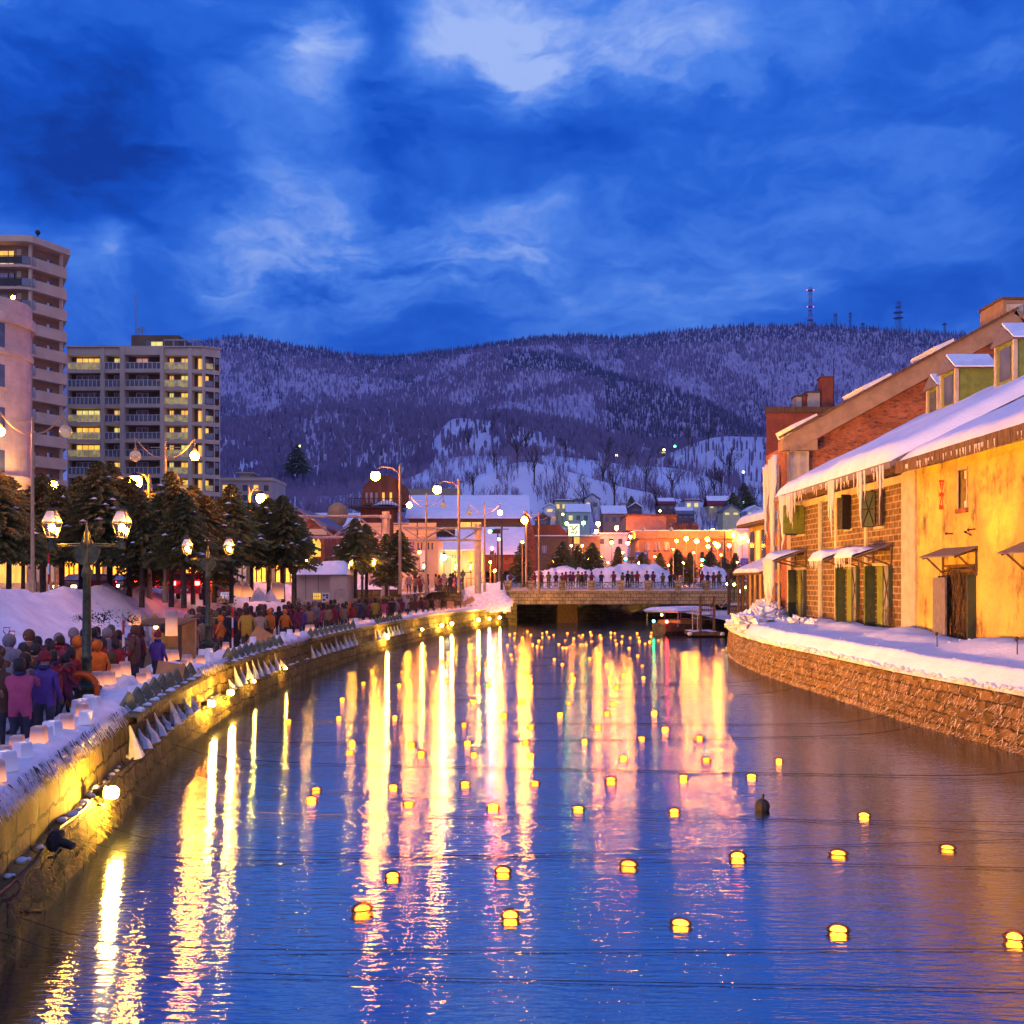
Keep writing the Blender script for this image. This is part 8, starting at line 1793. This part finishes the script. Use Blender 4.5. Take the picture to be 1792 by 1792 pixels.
M['skin'] = pm('skin', (.55,.32,.22), (.48,.27,.18), 3, .6, 0); M['boot'] = pm('boot', (.04,.03,.03), (.03,.02,.02), 3, .6, 0); M['glove'] = pm('glove', (.12,.08,.08), (.05,.05,.05), 3, .8, 0)
M['hairdk'] = pm('dark_hair', (.02,.015,.012), (.03,.02,.015), 8, .5, .1)
coats = {'black': (.03,.025,.035), 'brown': (.16,.08,.045), 'dark red': (.32,.03,.035), 'orange': (.75,.20,.02), 'purple': (.13,.06,.30), 'beige': (.50,.36,.24), 'olive': (.14,.12,.04), 'navy': (.04,.045,.13), 'pink': (.62,.10,.20), 'grey': (.28,.24,.25), 'mustard': (.52,.34,.04), 'maroon': (.20,.03,.07), 'white': (.62,.58,.58), 'tan': (.36,.22,.12)}
CM = {k: pm(k.replace(' ', '_')+'_coat', tuple(x*.8 for x in v), tuple(x*.65 for x in v), 5, .8, .25) for k, v in coats.items()}
TM = [pm('trousers_dark', (.03,.03,.05), (.05,.045,.06), 5, .8, 0), pm('trousers_brown', (.10,.07,.05), (.07,.05,.04), 5, .8, 0)]
POSES = [dict(stride=.0, arms='walk'), dict(stride=.55, arms='walk'), dict(stride=.0, arms='up', long=True), dict(stride=-.45, arms='walk', long=True), dict(stride=.05, arms='pocket', long=True), dict(stride=.0, arms='rail', lean=.12)]
def make_person(coat, pi, hat, seed, H, bag=False):
    r = thing('person', 'x y', 'person'); me, s_, lean = skin_body(POSES[pi], seed, CM[coat], TM[seed % 2], H); b_ = bpy.data.objects.new('body', me); COL.objects.link(b_); b_.parent = r
    hy = -lean*s_
    def hp(x, y, z): return (x*s_, hy + y*s_, z*s_)
    g = MB()
    if hat == 'beanie': g.lathe([(.118,1.60),(.122,1.66),(.112,1.72),(.08,1.77),(.03,1.80)], 12, (0,hy/s_+.005,0)); g.sph((0,hy/s_,1.81), .035, 8, 6)
    elif hat == 'hood': g.sph((0,hy/s_+.025,1.63), .138, 12, 9, sz=1.15)
    elif hat == 'hair': g.lathe([(.10,1.52),(.115,1.60),(.112,1.68),(.085,1.74),(.02,1.765)], 12, (0,hy/s_+.022,0))
    else: g.lathe([(.112,1.50),(.125,1.58),(.115,1.68),(.085,1.74),(.02,1.77)], 12, (0,hy/s_+.028,0))
    g.v = [(a*s_, c*s_, d*s_) for a, c, d in g.v]
    hm = CM[coat] if hat == 'hood' else M['hairdk'] if hat in ('hair','longhair') else CM[random.Random(seed).choice(['white','dark red','grey','purple','black','mustard'])]
    g.build({'beanie':'hat','hood':'hood','hair':'hair','longhair':'hair'}[hat], hm, r, world=False, smooth=True)
    g = MB(); g.sph(hp(0,-.115,1.60), .018*s_, 6, 5); 
    for sx_ in (-.035,.035): g.sph(hp(sx_,-.100,1.63), .011*s_, 6, 4, mi=1)
    g.add([hp(-.03,-.104,1.565), hp(.03,-.104,1.565), hp(.02,-.108,1.557), hp(-.02,-.108,1.557)], [(0,1,2,3)], 1)
    g.build('face', [M['skin'], M['dark']], r, world=False)
    if hat != 'hood':
        g = MB(); g.lathe([(.09,1.44),(.115,1.47),(.11,1.51),(.085,1.53)], 12, (0,hy/s_*.85,0)); g.v = [(a*s_, c*s_, d*s_) for a, c, d in g.v]; g.build('scarf', CM[random.Random(seed+3).choice(['grey','dark red','beige','navy'])], r, world=False, smooth=True)
    if bag: g = MB(); g.sph((0,.23*s_,1.18*s_), .17*s_, 10, 7, sz=1.25); g.build('backpack', CM[random.Random(seed+5).choice(['black','maroon','navy','olive'])], r, world=False, smooth=True)
    return tree_of(r)
PD = []
ck = list(coats); hats = ['beanie','hood','hair','longhair']
pn = {0:'standing', 1:'walking', 2:'holding up a camera', 3:'striding', 4:'standing with hands in pockets', 5:'leaning on the railing'}
hn = {'beanie':'knitted hat','hood':'hood up','hair':'short dark hair','longhair':'long dark hair'}
sd = 0
for c in ck:
    for j in range(2 if c in ('black','brown','dark red','beige','grey','olive','maroon','tan') else 1):
        sd += 1; pi = [0,1,2,3,4,1,3,0][(sd*3) % 8]; ht = hats[(sd*7+j) % 4]; bg = sd % 3 == 0
        PD.append((make_person(c, pi, ht, sd, R.uniform(1.55,1.82), bg), c, pn[pi], hn[ht], bg))
PR = [(make_person(c, 5, h, 90+i, 1.66), c, pn[5], hn[h], False) for i, (c, h) in enumerate((('black','beanie'),('brown','hood'),('dark red','hair'),('navy','beanie'),('maroon','hood'),('olive','longhair')))]
placed = []
used = {}
def put_person(src, x, y, z, rz, where, sc=1.0, grp='crowd on the promenade'):
    t_, c, pz, h, bg = src
    o = place(t_, (x, y, z), rz, sc, None, grp, 'person'); PLIST.append((y, o, 'person in %s %s coat, %s, %s, %s' % ('an' if c[0] in 'aeiou' else 'a', c, h, pz, where))); return o
PLIST = []
def zone(y): return 'left of the nearest gas lamp' if y < 23.7 else 'between the first two gas lamps' if y < 39.7 else 'between the second and third gas lamps' if y < 61 else 'before the kiosk' if y < 76 else 'near the stair foot'
# a few who stand out in the photograph
byc = {}
for s_ in PD: byc.setdefault(s_[1], s_)
def special(c, px, Y, rz, lb, sc=1.0):
    x = PX(px, Y); o_ = place(byc[c][0], (x, Y, 1.5), rz, sc, lb, None, 'person'); placed.append((x, Y))
special('orange', 138, 24.9, 2.6, 'person in a bright orange jacket bending behind the nearest gas lamp', 1.08)
special('orange', 170, 25.6, 3.6, 'second orange clad person just right of the nearest gas lamp')
special('purple', 78, 19.6, 3.0, 'big dark purple coat with hood in the left foreground', 1.12)
special('dark red', 182, 27.4, 2.2, 'person in red leaning right of the nearest gas lamp')
special('pink', 35, 18.9, 3.3, 'pink coated person at the left foreground edge of the crowd', 1.03)
special('mustard', 432, 45, 3.1, 'tall mustard coat standing behind the tilted orange board', 1.1)
special('purple', 276, 31, 2.8, 'purple coat standing before the stall')
special('pink', 704, 90, 1.0, 'pink coat near the foot of the stairs')
tries = 0; n_p = 0
while n_p < 225 and tries < 9000:
    tries += 1
    y = 15.5 + 78*R.random()**1.6; x0, x1 = BX(y)+1.0, LQ(y)-1.75
    if y < 32: x0 = max(x0, x1-5.2)
    if y > 76: x0 = max(x0, x1-6)
    x = R.uniform(x0, x1) if R.random() < .6 else R.uniform(max(x0,x1-2.6), x1)
    px = 896+F*x/y
    if px < -30: continue
    md = .48 if y < 60 else .6
    if any(abs(a-x) < md and abs(b_-y) < md for a, b_ in placed): continue
    if any(math.hypot(PX(a,Yl)-x, Yl-y) < .55 for a, Yl in ((152,23.7),(364,39.7),(513,61),(634,73),(726,95))): continue
    if 34 < y < 37 and x < PX(326,35)+.4: continue
    if y > 70.5 and y < 77.5 and x < PX(611,72)+.5: continue
    placed.append((x, y)); n_p += 1
    d_ = R.choice([0, math.pi, math.pi, R.uniform(0,6.28), math.pi/2*R.choice([1,-1])])
    put_person(R.choice(PD if R.random() < .55 else [q for q in PD if q[1] in ('brown','dark red','maroon','tan','black','orange')]), x, y, 1.5, d_+R.uniform(-.5,.5), zone(y), R.uniform(.94,1.06))
for i in range(42):    # people going up to the road
    y = R.uniform(88, 104); x = PX(R.uniform(640, 806), y); 
    if any(abs(a-x) < .5 and abs(b_-y) < .5 for a, b_ in placed): continue
    placed.append((x, y)); put_person(R.choice(PD), x, y, 3.45 if y < 99 else 3.6, R.uniform(0,6.28), 'on the upper pavement by the stairs', 1, 'people on the upper pavement')
k = 0
for p in [880,893,935,945,947.5,960,973,984,990,997.5,1003,1012,1018,1024,1035,1052,1074,1089,1098,1106,1115,1132,1143,1160,1173,1180,1228,1238,1249,1258,1273,1284,1300]:
    Y = 109.1 + R.uniform(0,.3); s_ = PR[k % 6]; lb = 'railing person in a %s coat, %s from the left on the bridge' % (s_[1], ords[k] if k < 30 else ('last but two','last but one','last')[k-30])
    place(s_[0], (PX(p,Y), Y, 3.82), R.uniform(-.35,.35), R.uniform(.96,1.08), lb, 'people leaning on the bridge railing', 'person'); k += 1
for s_ in PD+PR: drop(s_[0])

seen = {}
for y, o, lb in sorted(PLIST, key=lambda q: q[0]): seen.setdefault(lb, []).append(o)
for lb, os_ in seen.items():
    for i, o in enumerate(os_):
        t_ = lb if len(os_) == 1 else ('nearest ' if i == 0 else ords[i]+' nearest ')+lb
        w_ = t_.split()
        while len(w_) > 16:
            t_ = t_.replace(', walking in a long coat', ', walking', 1) if ', walking in a long coat' in t_ else t_.replace(' with hands in pockets', '', 1) if ' with hands in pockets' in t_ else t_.replace('long dark hair', 'long hair', 1).replace('short dark hair', 'short hair', 1) if 'dark hair' in t_ else t_.replace(', standing', '', 1) if ', standing' in t_ else t_.replace(' the ', ' ', 1) if ' the ' in t_ else ' '.join(w_[:16])
            w_ = t_.split()
        o['label'] = t_

# ------------------------------------------------------------------ evening air
g = MB(); g.box(-1600, 2400, -40, 3700, -8, 820)
hm = bpy.data.materials.new('evening_haze'); hm.use_nodes = True; t = hm.node_tree; t.nodes.clear()
pv = t.nodes.new('ShaderNodeVolumePrincipled'); pv.inputs['Density'].default_value = .00008; pv.inputs['Color'].default_value = (.35,.52,1,1); pv.inputs['Anisotropy'].default_value = .2
ov = t.nodes.new('ShaderNodeOutputMaterial'); t.links.new(pv.outputs[0], ov.inputs['Volume'])
hz_ = g.build('haze', hm); tag(hz_, kind='stuff')
S.cycles.volume_bounces = 0
